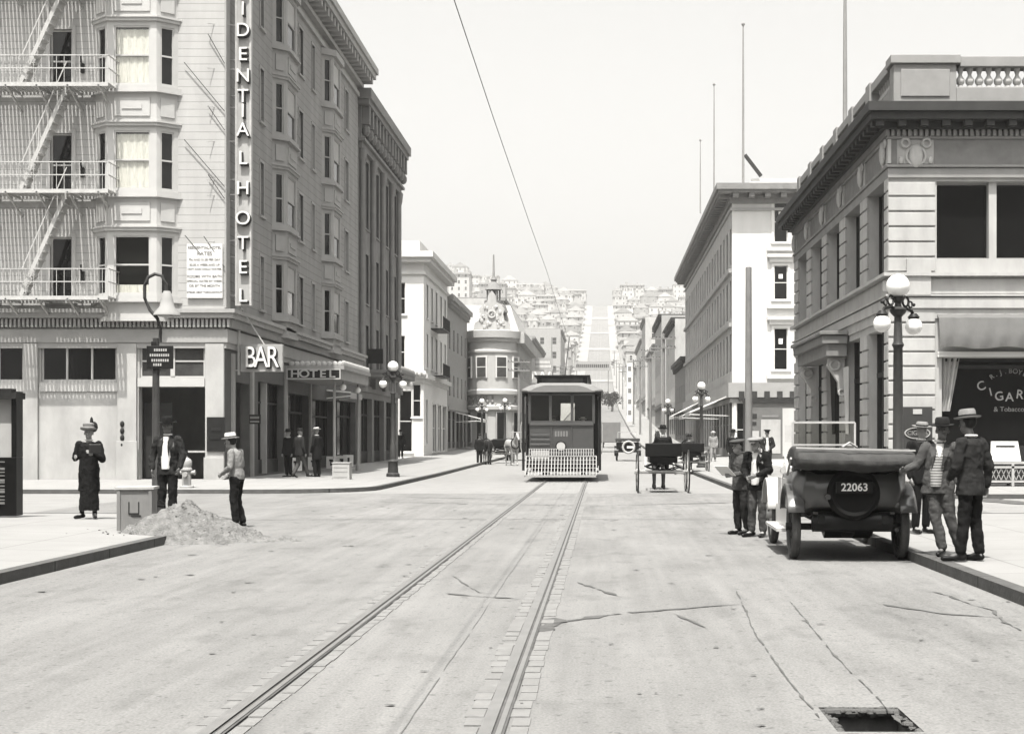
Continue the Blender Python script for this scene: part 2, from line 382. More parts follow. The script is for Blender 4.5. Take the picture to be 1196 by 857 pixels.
def road_sheet():
    xs = sorted({XL, -9, KL, -5.5, -4, -2.8, -1.4, 0, HX0, HX1, 2.8, KR, 6, XR})
    ys = sorted({-30, -10, 0, 4, HY0, HY1, 12, 16, 20, 24, 27, 30, 33, 35, 37, 40, 43, 46, 52, 60, 80, 100, 125, 150, 175, 200} | set(range(230, 1260, 30)))
    b = MB(); vs = [(x, y, road(x, y)) for y in ys for x in xs]; n = len(xs); fs = []
    for j in range(len(ys) - 1):
        for i in range(n - 1):
            if xs[i] >= HX0 - .01 and xs[i + 1] <= HX1 + .01 and ys[j] >= HY0 - .01 and ys[j + 1] <= HY1 + .01: continue
            fs.append((j * n + i, j * n + i + 1, (j + 1) * n + i + 1, (j + 1) * n + i))
    b.add(vs, fs); b.mi = [1 if 39.9 <= vs[f[0]][1] < 229 else 0 for f in fs]
    struct(b.build('road', [M_road, M_cross], smooth=True))
    c = MB()
    for x0, x1 in ((-160, XL), (XR, 160)):
        xx = [x0, x1]; yy = [y for y in ys if 20 <= y <= 46]
        c.add([(x, y, road(XL if x < 0 else XR, y)) for y in yy for x in xx], [(2 * j, 2 * j + 1, 2 * j + 3, 2 * j + 2) for j in range(len(yy) - 1)])
    struct(c.build('cross_road', M_cross, smooth=True))
    # worn block paving laid over the intersection
    d = MB(); yy = [27.9, 30, 33, 35, 37, 40, 41.2]; xx = [-11.9, -9, KL, -5.5, -4, -2.8, -1.4, 0, 2.8, KR, 6, 8.1]
    n = len(xx); d.add([(x, y, road(x, y) + .004) for y in yy for x in xx], [(j * n + i, j * n + i + 1, (j + 1) * n + i + 1, (j + 1) * n + i) for j in range(len(yy) - 1) for i in range(n - 1)])
    struct(d.build('intersection_paving', M_road, smooth=True))
    # trench: earth sides and rubble bottom
    t = MB(); z1 = -.01; z0 = -.42
    t.add([(HX0, HY0, z1), (HX1, HY0, z1), (HX1, HY1, z1), (HX0, HY1, z1), (HX0, HY0, z0), (HX1, HY0, z0), (HX1, HY1, z0), (HX0, HY1, z0)], [(0, 1, 5, 4), (1, 2, 6, 5), (2, 3, 7, 6), (3, 0, 4, 7), (4, 5, 6, 7)])
    struct(t.build('trench_sides', M_crack))
    # ragged broken lip
    g = MB()
    for k in range(160):
        s = k / 160; x = HX0 + (HX1 - HX0) * s; 
        r = rnd.choice((.006, .01, .014, .02, .03)) * rnd.uniform(.6, 1.3); g.ball((x + rnd.uniform(-.02, .02), HY1 + rnd.uniform(-.05, .045), -.012 - r * .5), r * rnd.uniform(.8, 2), r, r * .8, 6, 5)
    for k in range(150):
        r = rnd.choice((.006, .01, .016, .026)) * rnd.uniform(.6, 1.3); g.ball((rnd.choice((HX0, HX1)) + rnd.uniform(-.05, .05), rnd.uniform(HY0, HY1), -.02 - r * .2), r, r, r * .7, 6, 5)
    for k in range(60):
        r = rnd.uniform(.015, .05); g.ball((rnd.uniform(HX0 + .04, HX1 - .04), rnd.uniform(HY0 + .1, HY1 - .05), -.40), r, r, r * .7, 6, 5)
    o = g.build('rubble', M_kerb); tag(o, 'broken paving rubble round the lip and floor of the trench', None, kind='stuff')
road_sheet()
def band(path_a, path_b, za, zb, b):
    vs = []; n = len(path_a)
    for (x, y), z in zip(path_a, za): vs.append((x, y, z))
    for (x, y), z in zip(path_b, zb): vs.append((x, y, z))
    b.add(vs, [(i, i + 1, n + i + 1, n + i) for i in range(n - 1)])
def pavement(name, outer, inner):
    """outer: kerb line, inner: building line; the kerb stone stands just outside outer"""
    a = MB(); band(outer, inner, [Rz(y) + WALK for x, y in outer], [Rz(y) + WALK + .14 for x, y in inner], a)
    struct(a.build(name, M_side, smooth=True))
    out = []; n = len(outer)
    for i, (x, y) in enumerate(outer):
        p, q = outer[max(0, i - 1)], outer[min(n - 1, i + 1)]
        d = Vector((q[0] - p[0], q[1] - p[1])).normalized(); nn = Vector((d.y, -d.x))
        m = Vector((x - inner[i][0], y - inner[i][1]))
        if nn.dot(m) < 0: nn = -nn
        out.append((x + nn.x * .17, y + nn.y * .17))
    k = MB(); t = [Rz(y) + WALK + .003 for x, y in outer]
    band(outer, out, t, t, k); band(out, [(x, y) for x, y in out], t, [v - .5 for v in t], k)
    struct(k.build('kerb', M_kerb))
YS = [1210, 1116, 965, 714, 523, 350, 200, 150, 100, 80, 60]
def corner(cx, cy, r, a0, a1, n=9): return [(cx + r * math.cos(R_(a0 + (a1 - a0) * i / (n - 1))), cy + r * math.sin(R_(a0 + (a1 - a0) * i / (n - 1)))) for i in range(n)]
# far left block (the hotel corner)
ar = corner(KL - 3, 44.2, 3, 0, -90)
pavement('pavement', [(KL, y) for y in YS] + ar + [(-80, 41.2)], [(XL - .1, y) for y in YS] + [(XL - .1, 46.4)] * 9 + [(-80, 46.4)])
ar = corner(KR + 3, 40.7, 3, 180, 270)
pavement('pavement', [(KR, y) for y in YS] + ar + [(80, 37.7)], [(XR + .1, y) for y in YS] + [(XR + .1, 41.5)] * 9 + [(80, 41.5)])
KNL = -6.6
ar = corner(KNL - 3, 25, 3, 0, 90)
pavement('pavement', [(KNL, -25), (KNL, 0), (KNL, 10), (KNL, 18)] + ar + [(-80, 28)], [(XL, -25), (XL, 0), (XL, 10), (XL, 18)] + [(XL, 22.5)] * 9 + [(-80, 22.5)])
ar = corner(KR + 3, 25, 3, 180, 90)
pavement('pavement', [(KR, -25), (KR, 0), (KR, 10), (KR, 18)] + ar + [(80, 28)], [(9.5, -25), (9.5, 0), (9.5, 10), (9.5, 18)] + [(9.5, 22.5)] * 9 + [(80, 22.5)])
def walkz(x, y):
    if x < -2: d = min(max(0, KL - x) , 5)
    else: d = min(max(0, x - KR), 4)
    return Rz(y) + WALK + .14 * d / 5
# low stepped gutter ledge along the hotel kerb
g = MB(); ar1 = corner(KL - 3 + .35, 44.2 - .35, 3, 0, -90)
band([(KL + .18, y) for y in (140, 100, 60)] + [(x, y) for x, y in corner(KL - 3, 44.2, 3.18, 0, -90)] + [(-80, 41.02)],
     [(KL + .62, y) for y in (140, 100, 60)] + [(x, y) for x, y in corner(KL - 3, 44.2, 3.62, 0, -90)] + [(-80, 40.58)], [-.02 + Rz(y) for y in (140, 100, 60)] + [-.02] * 10, [-.035 + Rz(y) for y in (140, 100, 60)] + [-.035] * 10, g)
struct(g.build('gutter', M_stone_strip))

# rails, one object each: worn head, dirt groove, stone settings
RYS = [-20, 0, 4, 8, 12, 16, 20, 24, 27, 30, 33, 35, 37, 40, 43, 46, 52, 60, 80, 100, 125, 150, 175, 200] + list(range(230, 1200, 30))
RL, RR = -2.06, -.60
def strip(b, x0, x1, dz, ys=RYS):
    n = len(ys); b.add([(x, y, road((x0 + x1) / 2, y) + dz) for y in ys for x in (x0, x1)], [(2 * i, 2 * i + 1, 2 * i + 3, 2 * i + 2) for i in range(n - 1)])
for xr, lab in ((RL, 'left steel streetcar rail running up the middle of the street'), (RR, 'right steel streetcar rail running up the middle of the street')):
    t = thing('streetcar_rail', lab, 'rail', (0, 0, 0), 0, 'pair of streetcar rails')
    b = MB(); strip(b, xr - .045, xr + .025, .022); strip(b, xr + .045, xr + .075, .018)
    for sx in (xr - .045, ): pass
    b.build('rail_head', M_steel, t)
    b = MB(); strip(b, xr + .025, xr + .045, .012); b.build('flange_groove', M_groove, t)
    b = MB(); strip(b, xr + .075, xr + .090, .013); b.build('edge_gap', M_groove, t)
# granite blocks laid along both rails: one mass of setts
b = MB()
y = 3.0
while y < 42:
    for x0, x1, p in ((RL - .14, RL - .05, .99), (RL + .095, RL + .18, .99), (RR - .15, RR - .05, .99), (RR + .095, RR + .20, .99)):
        L = .24 + rnd.uniform(-.03, .03)
        if rnd.random() < p:
            zz = road(-1.3, y) + .004 + rnd.uniform(0, .004)
            j = rnd.uniform(-.02, .02)
            b.box(x0 + j, x1 + j * .5, y, y + L - .008, zz - .06, zz)
    y += .255
tag(b.build('paving_setts', M_stone_strip), 'granite setts laid against the streetcar rails', None, kind='stuff')
# joint line between the tracks and dust lines
def ribbon(pts, w, z=.006, name='paving_crack', m=None, jit=.012, step=.12):
    P = []; pts = [Vector((p[0], p[1])) for p in pts]
    for a, c in zip(pts, pts[1:]):
        k = max(1, int((c - a).length / step))
        for i in range(k): P.append(a + (c - a) * i / k)
    P.append(pts[-1]); vs = []; n = len(P); off = 0
    for i, p in enumerate(P):
        d = (P[min(i + 1, n - 1)] - P[max(0, i - 1)]).normalized(); q = Vector((-d.y, d.x)); off = off * .8 + rnd.uniform(-jit, jit)
        hw = w / 2 * rnd.uniform(.08, 1.0) * (1.8 if rnd.random() < .15 else 1)
        if i in (0, n - 1): hw *= .2
        for s in (-1, 1):
            v = p + q * (off + s * hw); vs.append((v.x, v.y, road(v.x, v.y) + z))
    m_ = MB(); m_.add(vs, [(2 * i, 2 * i + 1, 2 * i + 3, 2 * i + 2) for i in range(n - 1) if name != 'paving_crack' or w > .15 or rnd.random() > .07])
    return struct(m_.build(name, m or M_crack))
def gp(px, py): 
    y = EYE * FOC / (py - VPY); return (XX(px, y), y)
M_joint = mat('faint_joint', .115, .9, .3, 8, world=True)
M_crackl = mat('worn_joint', .075, .9, .4, 8, world=True)
ribbon([(-1.06, 4), (-1.05, 20), (-1.07, 34)],   .010, m=M_joint, jit=.004, step=.3)

M_road_dark = mat('dark_road_mark', .07, .7, .35, 5, world=True)
ribbon([gp(632, 736), gp(660, 726), gp(740, 716), gp(790, 711), gp(868, 706)], .11, m=M_road_dark, jit=.03)
ribbon([gp(632, 738), gp(650, 722)], .22, z=.008, m=M_crack)
ribbon([gp(860, 690), gp(885, 745), gp(925, 800), gp(958, 838)], .018, m=M_crackl, jit=.006)
ribbon([gp(922, 702), gp(970, 760), gp(1015, 805), gp(1052, 845)], .016, m=M_crackl, jit=.006)
ribbon([gp(520, 693), gp(560, 697), gp(600, 699)], .09, m=M_road_dark)
ribbon([gp(528, 672), gp(560, 692), gp(598, 695)], .03, m=M_road_dark)
ribbon([gp(675, 680), gp(725, 697)], .05, m=M_road_dark)
ribbon([gp(785, 716), gp(825, 733)], .05, m=M_road_dark)
ribbon([gp(1030, 705), gp(1100, 716), gp(1168, 720)], .09, m=M_crackl, jit=.03)
ribbon([gp(1090, 690), gp(1160, 712), gp(1192, 735)], .05, m=M_crackl, jit=.03)
ribbon([gp(440, 586), gp(560, 589), gp(700, 591), gp(860, 587)], .13, z=.012, m=M_crackl, step=.3)
ribbon([gp(470, 581), gp(600, 583)], .1, z=.012, m=M_crackl, step=.3)
ribbon([gp(1145, 582), gp(1194, 589)], 1.2, z=.012, name='dark_patch', m=M_road_dark, step=.4)  # broad dark ribbon on the right arm of the cross road
# small blotches of droppings, tar and litter on the road
b = MB()
for k in range(170):
    y = rnd.uniform(5.5, 34) ; x = rnd.uniform(-6.4, 3.9)
    if HX0 - .1 < x < HX1 + .1 and y < 9.5: continue
    r = rnd.uniform(.006, .028) * (1 + (y > 14) * .8); n = 11; cx = [(x + r * rnd.uniform(.25, 1.5) * 1.3 * math.cos(6.283 * i / n), y + r * rnd.uniform(.3, 1.5) * math.sin(6.283 * i / n)) for i in range(n)]
    z = road(x, y) + .009; b.add([(p, q, z) for p, q in cx] + [(x, y, z + r * .12)], [(i, (i + 1) % n, n) for i in range(n)])
tag(b.build('road_litter', M_crackl), 'dark scraps and droppings scattered over the road', None, kind='stuff')

# ------------------------------------------------------------------ facade kit
def FR(side, x, y, z):
    """facade frame: local x runs along the wall, local -y points out of it"""
    rz = {'S': 0, 'E': 90, 'W': -90, 'N': 180}[side]
    return Matrix.Translation((x, y, z)) @ Matrix.Rotation(R_(rz), 4, 'Z')
RZ = {'S': 0, 'E': R_(90), 'W': R_(-90), 'N': R_(180)}
def wall_grid(b, u0, u1, z0, z1, ops, t=.22):
    us = sorted({u0, u1} | {o[0] for o in ops} | {o[1] for o in ops}); zs = sorted({z0, z1} | {o[2] for o in ops} | {o[3] for o in ops})
    us = [u for u in us if u0 <= u <= u1]; zs = [z for z in zs if z0 <= z <= z1]
    for i in range(len(us) - 1):
        for j in range(len(zs) - 1):
            cu, cz = (us[i] + us[i + 1]) / 2, (zs[j] + zs[j + 1]) / 2
            if any(o[0] < cu < o[1] and o[2] < cz < o[3] for o in ops): continue
            b.add([(us[i], 0, zs[j]), (us[i + 1], 0, zs[j]), (us[i + 1], 0, zs[j + 1]), (us[i], 0, zs[j + 1])], [(0, 1, 2, 3)])
    for a, c, za, zb in ops:
        b.add([(a, 0, za), (c, 0, za), (c, 0, zb), (a, 0, zb), (a, t, za), (c, t, za), (c, t, zb), (a, t, zb)], [(0, 1, 5, 4), (1, 2, 6, 5), (2, 3, 7, 6), (3, 0, 4, 7)])
_wc = {}
def win_mesh(w, h, style='sash', fm=None, pm=None, casing=.1, inset=.12, blind=0.):
    """window frame mesh (origin bottom centre of the opening, facing -y) and pane mesh"""
    fm = fm or M_white; pm = pm or M_glass
    key = (round(w, 2), round(h, 2), style, fm.name, pm.name, casing, inset, blind)
    if key in _wc: return _wc[key]
    b = MB(); hw = w / 2
    if casing:
        b.box(-hw - casing, -hw, -.035, .05, -.02, h + casing); b.box(hw, hw + casing, -.035, .05, -.02, h + casing)
        b.box(-hw, hw, -.033, .05, h, h + casing); b.box(-hw - casing - .05, hw + casing + .05, -.09, .05, -.1, -.02)
    s = .055
    b.box(-hw, -hw + s, inset - .04, inset + .03, 0, h); b.box(hw - s, hw, inset - .04, inset + .03, 0, h)
    b.box(-hw + s, hw - s, inset - .04, inset + .03, 0, s); b.box(-hw + s, hw - s, inset - .04, inset + .03, h - s, h)
    if style in ('sash', 'mull'): b.box(-hw + s, hw - s, inset - .035, inset + .03, h * .5 - .025, h * .5 + .025)
    if style == 'mull': b.box(-.07, .07, inset - .06, inset + .04, s, h - s)
    if style == 'shop3':
        for k in (-1, 1): b.box(k * w / 6 - .03, k * w / 6 + .03, inset - .05, inset + .03, s, h - s)
    p = MB(); p.box(-hw + .01, hw - .01, inset, inset + .02, .01, h - .01)
    if blind:
        q = MB(); q.box(-hw + s, hw - s, inset + .03, inset + .04, h * (1 - blind), h - s)
        _wc[key] = (b.mesh('window', fm), p.mesh('pane', clear_glass()), q.mesh('blind', M_blind if blind < .8 else M_curt), MBbox(-hw, hw, inset + .12, inset + .14, 0, h))
    else: _wc[key] = (b.mesh('window', fm), p.mesh('pane', pm), None, None)
    return _wc[key]
def MBbox(*a):
    b = MB(); b.box(*a); return b.mesh('room_backdrop', M_void)
def window(root, F, u, z, w, h, side, **k):
    fr, pa, bl, bk = win_mesh(w, h, **k); p = F @ Vector((u, 0, z))
    o = place(fr, 'window', root, loc=p, rot=(0, 0, RZ[side])); place(pa, 'pane', o)
    if bl: place(bl, 'blind' if k['blind'] < .8 else 'curtain', o); place(bk, 'room_interior', o)
    return o
_bw = {}
def simple_win(root, F, u, z, w, h, side, fm=None, pm=None, name='window'):
    """one-mesh window for distant walls"""
    fm = fm or M_white; pm = pm or M_glass2; key = (round(w, 2), round(h, 2), fm.name, pm.name)
    if key not in _bw:
        b = MB(); hw = w / 2; c = .09
        b.box(-hw - c, -hw, -.05, .05, -c, h + c); b.box(hw, hw + c, -.05, .05, -c, h + c); b.box(-hw, hw, -.05, .05, h, h + c); b.box(-hw, hw, -.05, .05, -c, 0); b.box(-hw, hw, -.04, .03, h * .5 - .03, h * .5 + .03)
        b.cur = 1; b.box(-hw, hw, -.015, .04, 0, h); _bw[key] = b.mesh('window', [fm, pm])
    return place(_bw[key], name, root, loc=F @ Vector((u, 0, z)), rot=(0, 0, RZ[side]))
def slab(b, x0, x1, y0, y1, p, z0, z1): b.box(x0 - p, x1 + p, y0 - p, y1 + p, z0, z1)
def shell(root, x0, x1, y0, y1, z0, z1, m, sides, name='wall', roof=True):
    """four walls (openings per side in local u,z) around a hollow building"""
    b = MB(); info = {'S': (x0, y0, x1 - x0), 'E': (x1, y0, y1 - y0), 'N': (x1, y1, x1 - x0), 'W': (x0, y1, y1 - y0)}; Fs = {}
    for s, (fx, fy, W) in info.items():
        b.M = FR(s, fx, fy, 0); Fs[s] = b.M; wall_grid(b, 0, W, z0, z1, sides.get(s, []))
    b.M = Matrix.Identity(4)
    b.build(name, m, root)
    if roof:
        r = MB(); r.box(x0 + .01, x1 - .01, y0 + .01, y1 - .01, z1 - .4, z1 - .15); r.build('roof', M_ground, root)
    return Fs

# level crossings cut into the hill street
for yc in (445, 548, 655, 770, 890, 1010):
    q = MB(); yy = [yc, yc + 7, yc + 14]; xx = (-60, XL, KL, KR, XR, 60)
    q.add([(x, y, (max(Hz(x, y), Rz(y)) if abs(x) > 20 else Rz(y)) + .22) for y in yy for x in xx], [(j * 6 + i, j * 6 + i + 1, (j + 1) * 6 + i + 1, (j + 1) * 6 + i) for j in range(2) for i in range(5)])
    struct(q.build('hill_cross_road', M_limed))
# ------------------------------------------------------------------ the corner hotel
def hotel():
    X0, X1, Y0, Y1 = -34., XL, 46.3, 71.6; ZT = 18.9
    t = thing('corner_hotel', 'tall pale clapboard corner hotel with bay windows and fire escapes', 'hotel', (X1, Y0, 0))
    T = Matrix.Translation((-X1, -Y0, 0))
    lv = [6.1, 9.4, 12.7, 16.0]; WH = 1.85
    W = X1 - X0; D = Y1 - Y0
    def u_s(x): return x - X0
    bays = [-14.80, -20.55]; bw = 2.64
    south = []
    for z in lv:
        south.append((u_s(-17.55), u_s(-16.85), z - .15, z + 1.85))
    for bx in bays:
        for z in lv: south.append((u_s(bx) - .9, u_s(bx) + .9, z - .3, z + WH + .3))
    # ground floor openings of the front
    gf = [(u_s(XX(162, Y0)), u_s(XX(240, Y0)), .25, ZZ(452, Y0)), (u_s(XX(163, Y0)), u_s(XX(239, Y0)), ZZ(441, Y0), ZZ(402, Y0)),
          (u_s(XX(48, Y0)), u_s(XX(136, Y0)), ZZ(445, Y0), ZZ(404, Y0)), (u_s(XX(-60, Y0)), u_s(XX(27, Y0)), ZZ(445, Y0), ZZ(404, Y0))]
    # street side openings
    def yz(px): return 20400 / (703 - px) - Y0
    cols = [(yz(305.5), .55), (yz(351), .8), (yz(365.5), .6), (yz(404.5), .9)]
    east = [(c - w / 2, c + w / 2, z, z + WH) for z in lv for c, w in cols]
    sb = [(53.0, 2.9), (62.3, 2.9)]
    gE = [(.9, 3.2, .3, 3.4), (4.5, 8.6, .3, 3.55), (9.0, 13.2, .3, 3.3), (13.6, 18.6, .3, 3.2), (19.2, 24.6, .3, 3.3)]
    b = MB(); F = {}
    for s, (fx, fy) in {'S': (X0, Y0), 'E': (X1, Y0), 'N': (X1, Y1), 'W': (X0, Y1)}.items():
        F[s] = T @ FR(s, fx, fy, 0)
    b.M = F['S']; wall_grid(b, 0, W, 5.3, ZT, south); b.M = F['N']; wall_grid(b, 0, W, 5.3, ZT, []); b.M = F['W']; wall_grid(b, 0, D, 5.3, ZT, [])
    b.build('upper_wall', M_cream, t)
    b = MB(F['E']); wall_grid(b, 0, D, 5.3, ZT, east); b.build('side_wall', M_cream_shade, t)
    b = MB(F['S']); wall_grid(b, 0, W, 0, 5.3, gf, .35); b.M = F['N']; wall_grid(b, 0, W, 0, 5.3, []); b.M = F['W']; wall_grid(b, 0, D, 0, 5.3, [])
    b.M = T; b.box(X0 + .05, X1 - .05, Y0 + 6, Y0 + 6.1, 0, 5.2); b.box(X0 + .05, X1 - .05, Y0 + .4, Y1 - .4, 5.22, 5.28)
    b.build('ground_floor_wall', M_cement, t)
    b = MB(F['E']); wall_grid(b, 0, D, 0, 5.3, gE, .3); b.build('shop_wall', M_shop, t)
    b = MB(T); b.box(X0 + .1, X1 - .1, Y0 + .1, Y1 - .1, ZT - .3, ZT - .05); b.build('roof', M_ground, t)
    # piers of the front
    b = MB(F['S'])
    for a, c in ((240.5, 263), (138, 161), (28, 46)):
        b.box(u_s(XX(a, Y0)), u_s(XX(c, Y0)) - .02, -.1, -.001, .2, ZZ(402, Y0) + .02)
    b.box(u_s(XX(138, Y0)) - .02, u_s(XX(161, Y0)) + .02, -.16, -.102, .2, ZZ(515, Y0)); b.box(u_s(XX(240.5, Y0)) - .03, u_s(XX(263, Y0)) + .0, -.17, -.102, .2, ZZ(534, Y0))
    b.split('pier', M_cement, t, bevel=.012)
    # stone panels (recess lines) between piers
    b = MB(F['S']); b.box(u_s(XX(46.5, Y0)), u_s(XX(137.5, Y0)), -.045, -.002, ZZ(457, Y0), ZZ(447, Y0)); b.box(u_s(XX(-60, Y0)), u_s(XX(27.5, Y0)), -.045, -.002, ZZ(457, Y0), ZZ(447, Y0))
    b.box(u_s(XX(162, Y0)), u_s(XX(240, Y0)), -.12, -.002, ZZ(451.5, Y0), ZZ(442, Y0)); b.split('window_ledge', M_creamflat, t)
    window(t, F['S'], u_s(XX(92, Y0)), ZZ(445, Y0), 88 * .02724, 41 * .02724, 'S', style='shop3', casing=0, fm=M_creamflat)
    window(t, F['S'], u_s(XX(-16.5, Y0)), ZZ(445, Y0), 87 * .02724, 41 * .02724, 'S', style='shop3', casing=0, fm=M_creamflat)
    window(t, F['S'], u_s(XX(201, Y0)), ZZ(441, Y0), 76 * .02724, 39 * .02724, 'S', style='mull', casing=0, fm=M_creamflat, pm=M_glass2)
    # saloon door leaves inside the dark opening
    b = MB(F['S']); ux = u_s(XX(162, Y0)); b.box(ux + .02, ux + .9, .5, .56, .3, 2.7); b.build('door', M_dark, t)
    b = MB(F['S']); b.box(u_s(XX(213, Y0)), u_s(XX(240, Y0)), .62, .66, 1.1, 1.16); b.build('brass_rail', M_iron, t)
    # entablature over the ground floor: cornice with small teeth, frieze
    b = MB(T)
    slab(b, X0, X1, Y0, Y1, .07, 4.42, 4.6); slab(b, X0, X1, Y0, Y1, .12, 4.6, 5.02); slab(b, X0, X1, Y0, Y1, .34, 5.36, 5.52); slab(b, X0, X1, Y0, Y1, .42, 5.52, 5.64)
    x = X0
    while x < X1 + .2: b.box(x, x + .07, Y0 - .26, Y0 - .1, 5.08, 5.34); x += .135
    y = Y0
    while y < Y1: b.box(X1 + .1, X1 + .26, y, y + .07, 5.08, 5.34); y += .16
    b.build('ground_floor_cornice', M_tanflat, t)
    # top cornice with big brackets
    b = MB(T); slab(b, X0, X1, Y0, Y1, .12, 18.3, 18.5); slab(b, X0, X1, Y0, Y1, .25, 18.8, 19.0); slab(b, X0, X1, Y0, Y1, .78, 19.35, 19.6); slab(b, X0, X1, Y0, Y1, .88, 19.6, 19.9)
    slab(b, X0, X1, Y0, Y1, .06, 19.0, 19.35)
    y = Y0 - .6
    while y < Y1 + .5: b.box(X1 + .06, X1 + .7, y, y + .28, 19.02, 19.34); y += .72
    x = X0
    while x < X1: b.box(x, x + .28, Y0 - .85, Y0 - .06, 19.02, 19.34); x += .72
    b.build('cornice', M_tanflat, t)
    # quoin strip at the corner
    b = MB(T); b.box(X1 + .002, X1 + .05, Y0 + .0, Y0 + .5, 5.7, 18.2); b.build('corner_board', M_tanflat, t)
    # bay windows
    def bay(side, u, m_wall, wtot, ch, pr, curt):
        Fb = F[side] @ Matrix.Translation((u, 0, 0)); h = wtot / 2; fw = h - ch
        P = MB(Fb); wn = MB(Fb); mo = MB(Fb)
        outl = [(-h, .02), (-fw, -pr), (fw, -pr), (h, .02)]
        def outset(e): 
            k = .45 * e; return [(-h - e, .02), (-h - e, -k * .2), (-fw - k, -pr - e), (fw + k, -pr - e), (h + e, -k * .2), (h + e, .02)]
        faces = [((-fw, -pr), (fw, -pr)), ((-h, 0), (-fw, -pr)), ((fw, -pr), (h, 0))]
        for i, z in enumerate(lv):
            zlo, zhi = z - .15, z + WH + .12
            mo.prism(outset(.09), z - .2, z - .05); mo.prism(outset(.14), z - .26, z - .2)
            if i < 3: mo.prism(outset(.08), z + WH + .14, z + WH + .24); mo.prism(outset(.13), z + WH + .24, z + WH + .30)
            else: mo.prism(outset(.15), z + WH + .14, z + WH + .4)
        P.prism(outl, lv[0] - .75, lv[0] - .26)
        for i in range(3): P.prism(outl, lv[i] + WH + .3, lv[i + 1] - .26)
        mo.prism(outset(.05), lv[0] - .85, lv[0] - .72)
        for (a, c) in faces:
            a, c = Vector(a), Vector(c); L = (c - a).length; ang = math.atan2(c.y - a.y, c.x - a.x)
            M = Fb @ Matrix.Translation((a.x, a.y, 0)) @ Matrix.Rotation(ang, 4, 'Z')
            for i, z in enumerate(lv):
                mg = .2 if L > 1.2 else .13
                P.M = M; wall_grid(P, 0, L, z - .06, z + WH + .16, [(mg, L - mg, z, z + WH)], .12)
                if i < 3:  # spandrel panel
                    mo.M = M; za, zb = z + WH + .45, lv[i + 1] - .42
                    mo.box(mg, L - mg, -.035, .0, za, zb); 
                    if L > 1.2: mo.box(mg + .25, L - mg - .25, -.06, -.035, za + .22, zb - .2); 
                    mo.M = Fb
                q = MB(); ww = L - 2 * mg; s = .05
                q.box(0, s, .02, .1, 0, WH); q.box(ww - s, ww, .02, .1, 0, WH); q.box(s, ww - s, .02, .1, 0, s); q.box(s, ww - s, .02, .1, WH - s, WH); q.box(s, ww - s, .02, .1, WH / 2 - .025, WH / 2 + .025)
                q.cur = 1; q.box(s, ww - s, .07, .08, s, WH - s)
                if curt and L > 1.2:
                    q.cur = 2; lo = [(.05, .3), (.05, WH - .1), (.05, WH - .1), (.05, 1.2)][i]
                    n = 14; xs = [s + (ww - 2 * s) * k / n for k in range(n + 1)]
                    q.add([(x, .10 + .02 * math.sin(k * 2.2), z_) for z_ in lo for k, x in enumerate(xs)], [(k, k + 1, n + 2 + k, n + 1 + k) for k in range(n)])
                    q.cur = 3; q.box(s, ww - s, .22, .24, 0, WH)
                    mats = [M_creamflat, clear_glass(), M_curt, M_void]
                else: 
                    lt = (side == 'E' and L > 1.2)
                    if lt: q.cur = 2; q.box(s, ww - s, .055, .068, WH * .5, WH - s)
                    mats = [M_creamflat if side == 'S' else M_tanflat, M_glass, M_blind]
                q.build('window', mats, bayo_holder[0]).matrix_local = M @ Matrix.Translation((mg, 0, z))
        return P, mo
    for side, u, mw, curt in [('S', u_s(bays[0]), M_creamflat, True), ('S', u_s(bays[1]), M_creamflat, False), ('E', 53.0 + 1.35 - Y0, M_tanflat, False), ('E', 62.3 + 1.35 - Y0, M_tanflat, False)]:  # street side bays take darker trim, their shade put into the colour
        holder = bpy.data.objects.new('bay_window', bpy.data.meshes.new('bay_window')); sc.collection.objects.link(holder); holder.parent = t
        bayo_holder[0] = holder
        P, mo = bay(side, u, mw, bw if side == 'S' else 2.7, .55 if side == 'S' else .45, .45 if side == 'S' else .42, curt)
        holder.data = P.mesh('bay_window', mw); mo.split('moulding', mw, holder)
    # plain windows
    for z in lv:
        window(t, F['S'], u_s(-17.2), z - .15, .7, 2.0, 'S', style='sash', fm=M_creamflat, casing=.12)
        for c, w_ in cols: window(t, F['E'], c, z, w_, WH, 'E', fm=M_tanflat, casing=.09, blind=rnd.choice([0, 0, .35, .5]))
    # street side shopfronts
    def uy(y): return y - Y0
    for a, c, z0, z1 in gE[1:]:
        w_ = c - a; nm = 3
        q = MB(F['E']);
        for k in range(nm + 1): q.box(a + w_ * k / nm - .04, a + w_ * k / nm + .04, .25, .33, .3, z1)
        q.box(a, c, .22, .34, .3, .8); q.box(a, c, .25, .33, z1 - .75, z1 - .68); o = q.build('shopfront', M_black if a < 9 else M_dark, t)
        q = MB(F['E']); q.box(a, c, .345, .355, .8, z1); q.build('pane', M_glass, o)
    q = MB(F['E'])
    for y in (48.9 - Y0 - 1.8, .78 + 2.6, 8.72, 13.3): q.box(y, y + .26, -.08, .0, .2, 4.3)
    q.build('pilaster', M_tanflat, t)
    # fire escape: slatted balconies, railings, steep ladders
    def xw(px, y=45.3): return XX(px, y) - X1
    for i, z in enumerate(lv + [19.2]):
        if i == 4: break
        zb = z - .18; x0, x1 = -21.9 - X1 + 2.2, XX(130, 45.3) - X1
        fe = MB(); d0, d1 = -1.3, -.12
        x = x0
        while x < x1: fe.box(x, x + .078, d0 + .04, d1, zb, zb + .03); x += .118
        fe.box(x0, x1, d0, d0 + .05, zb - .08, zb + .04); fe.box(x0, x1, d1, d1 + .05, zb - .08, zb + .04)
        for k in range(5):
            xx = x0 + .3 + (x1 - x0 - .6) * k / 4; fe.bar((xx, -.02, zb - .6), (xx, d0 + .1, zb - .06), .05); fe.box(xx - .025, xx + .025, d0, 0, zb - .09, zb - .03)
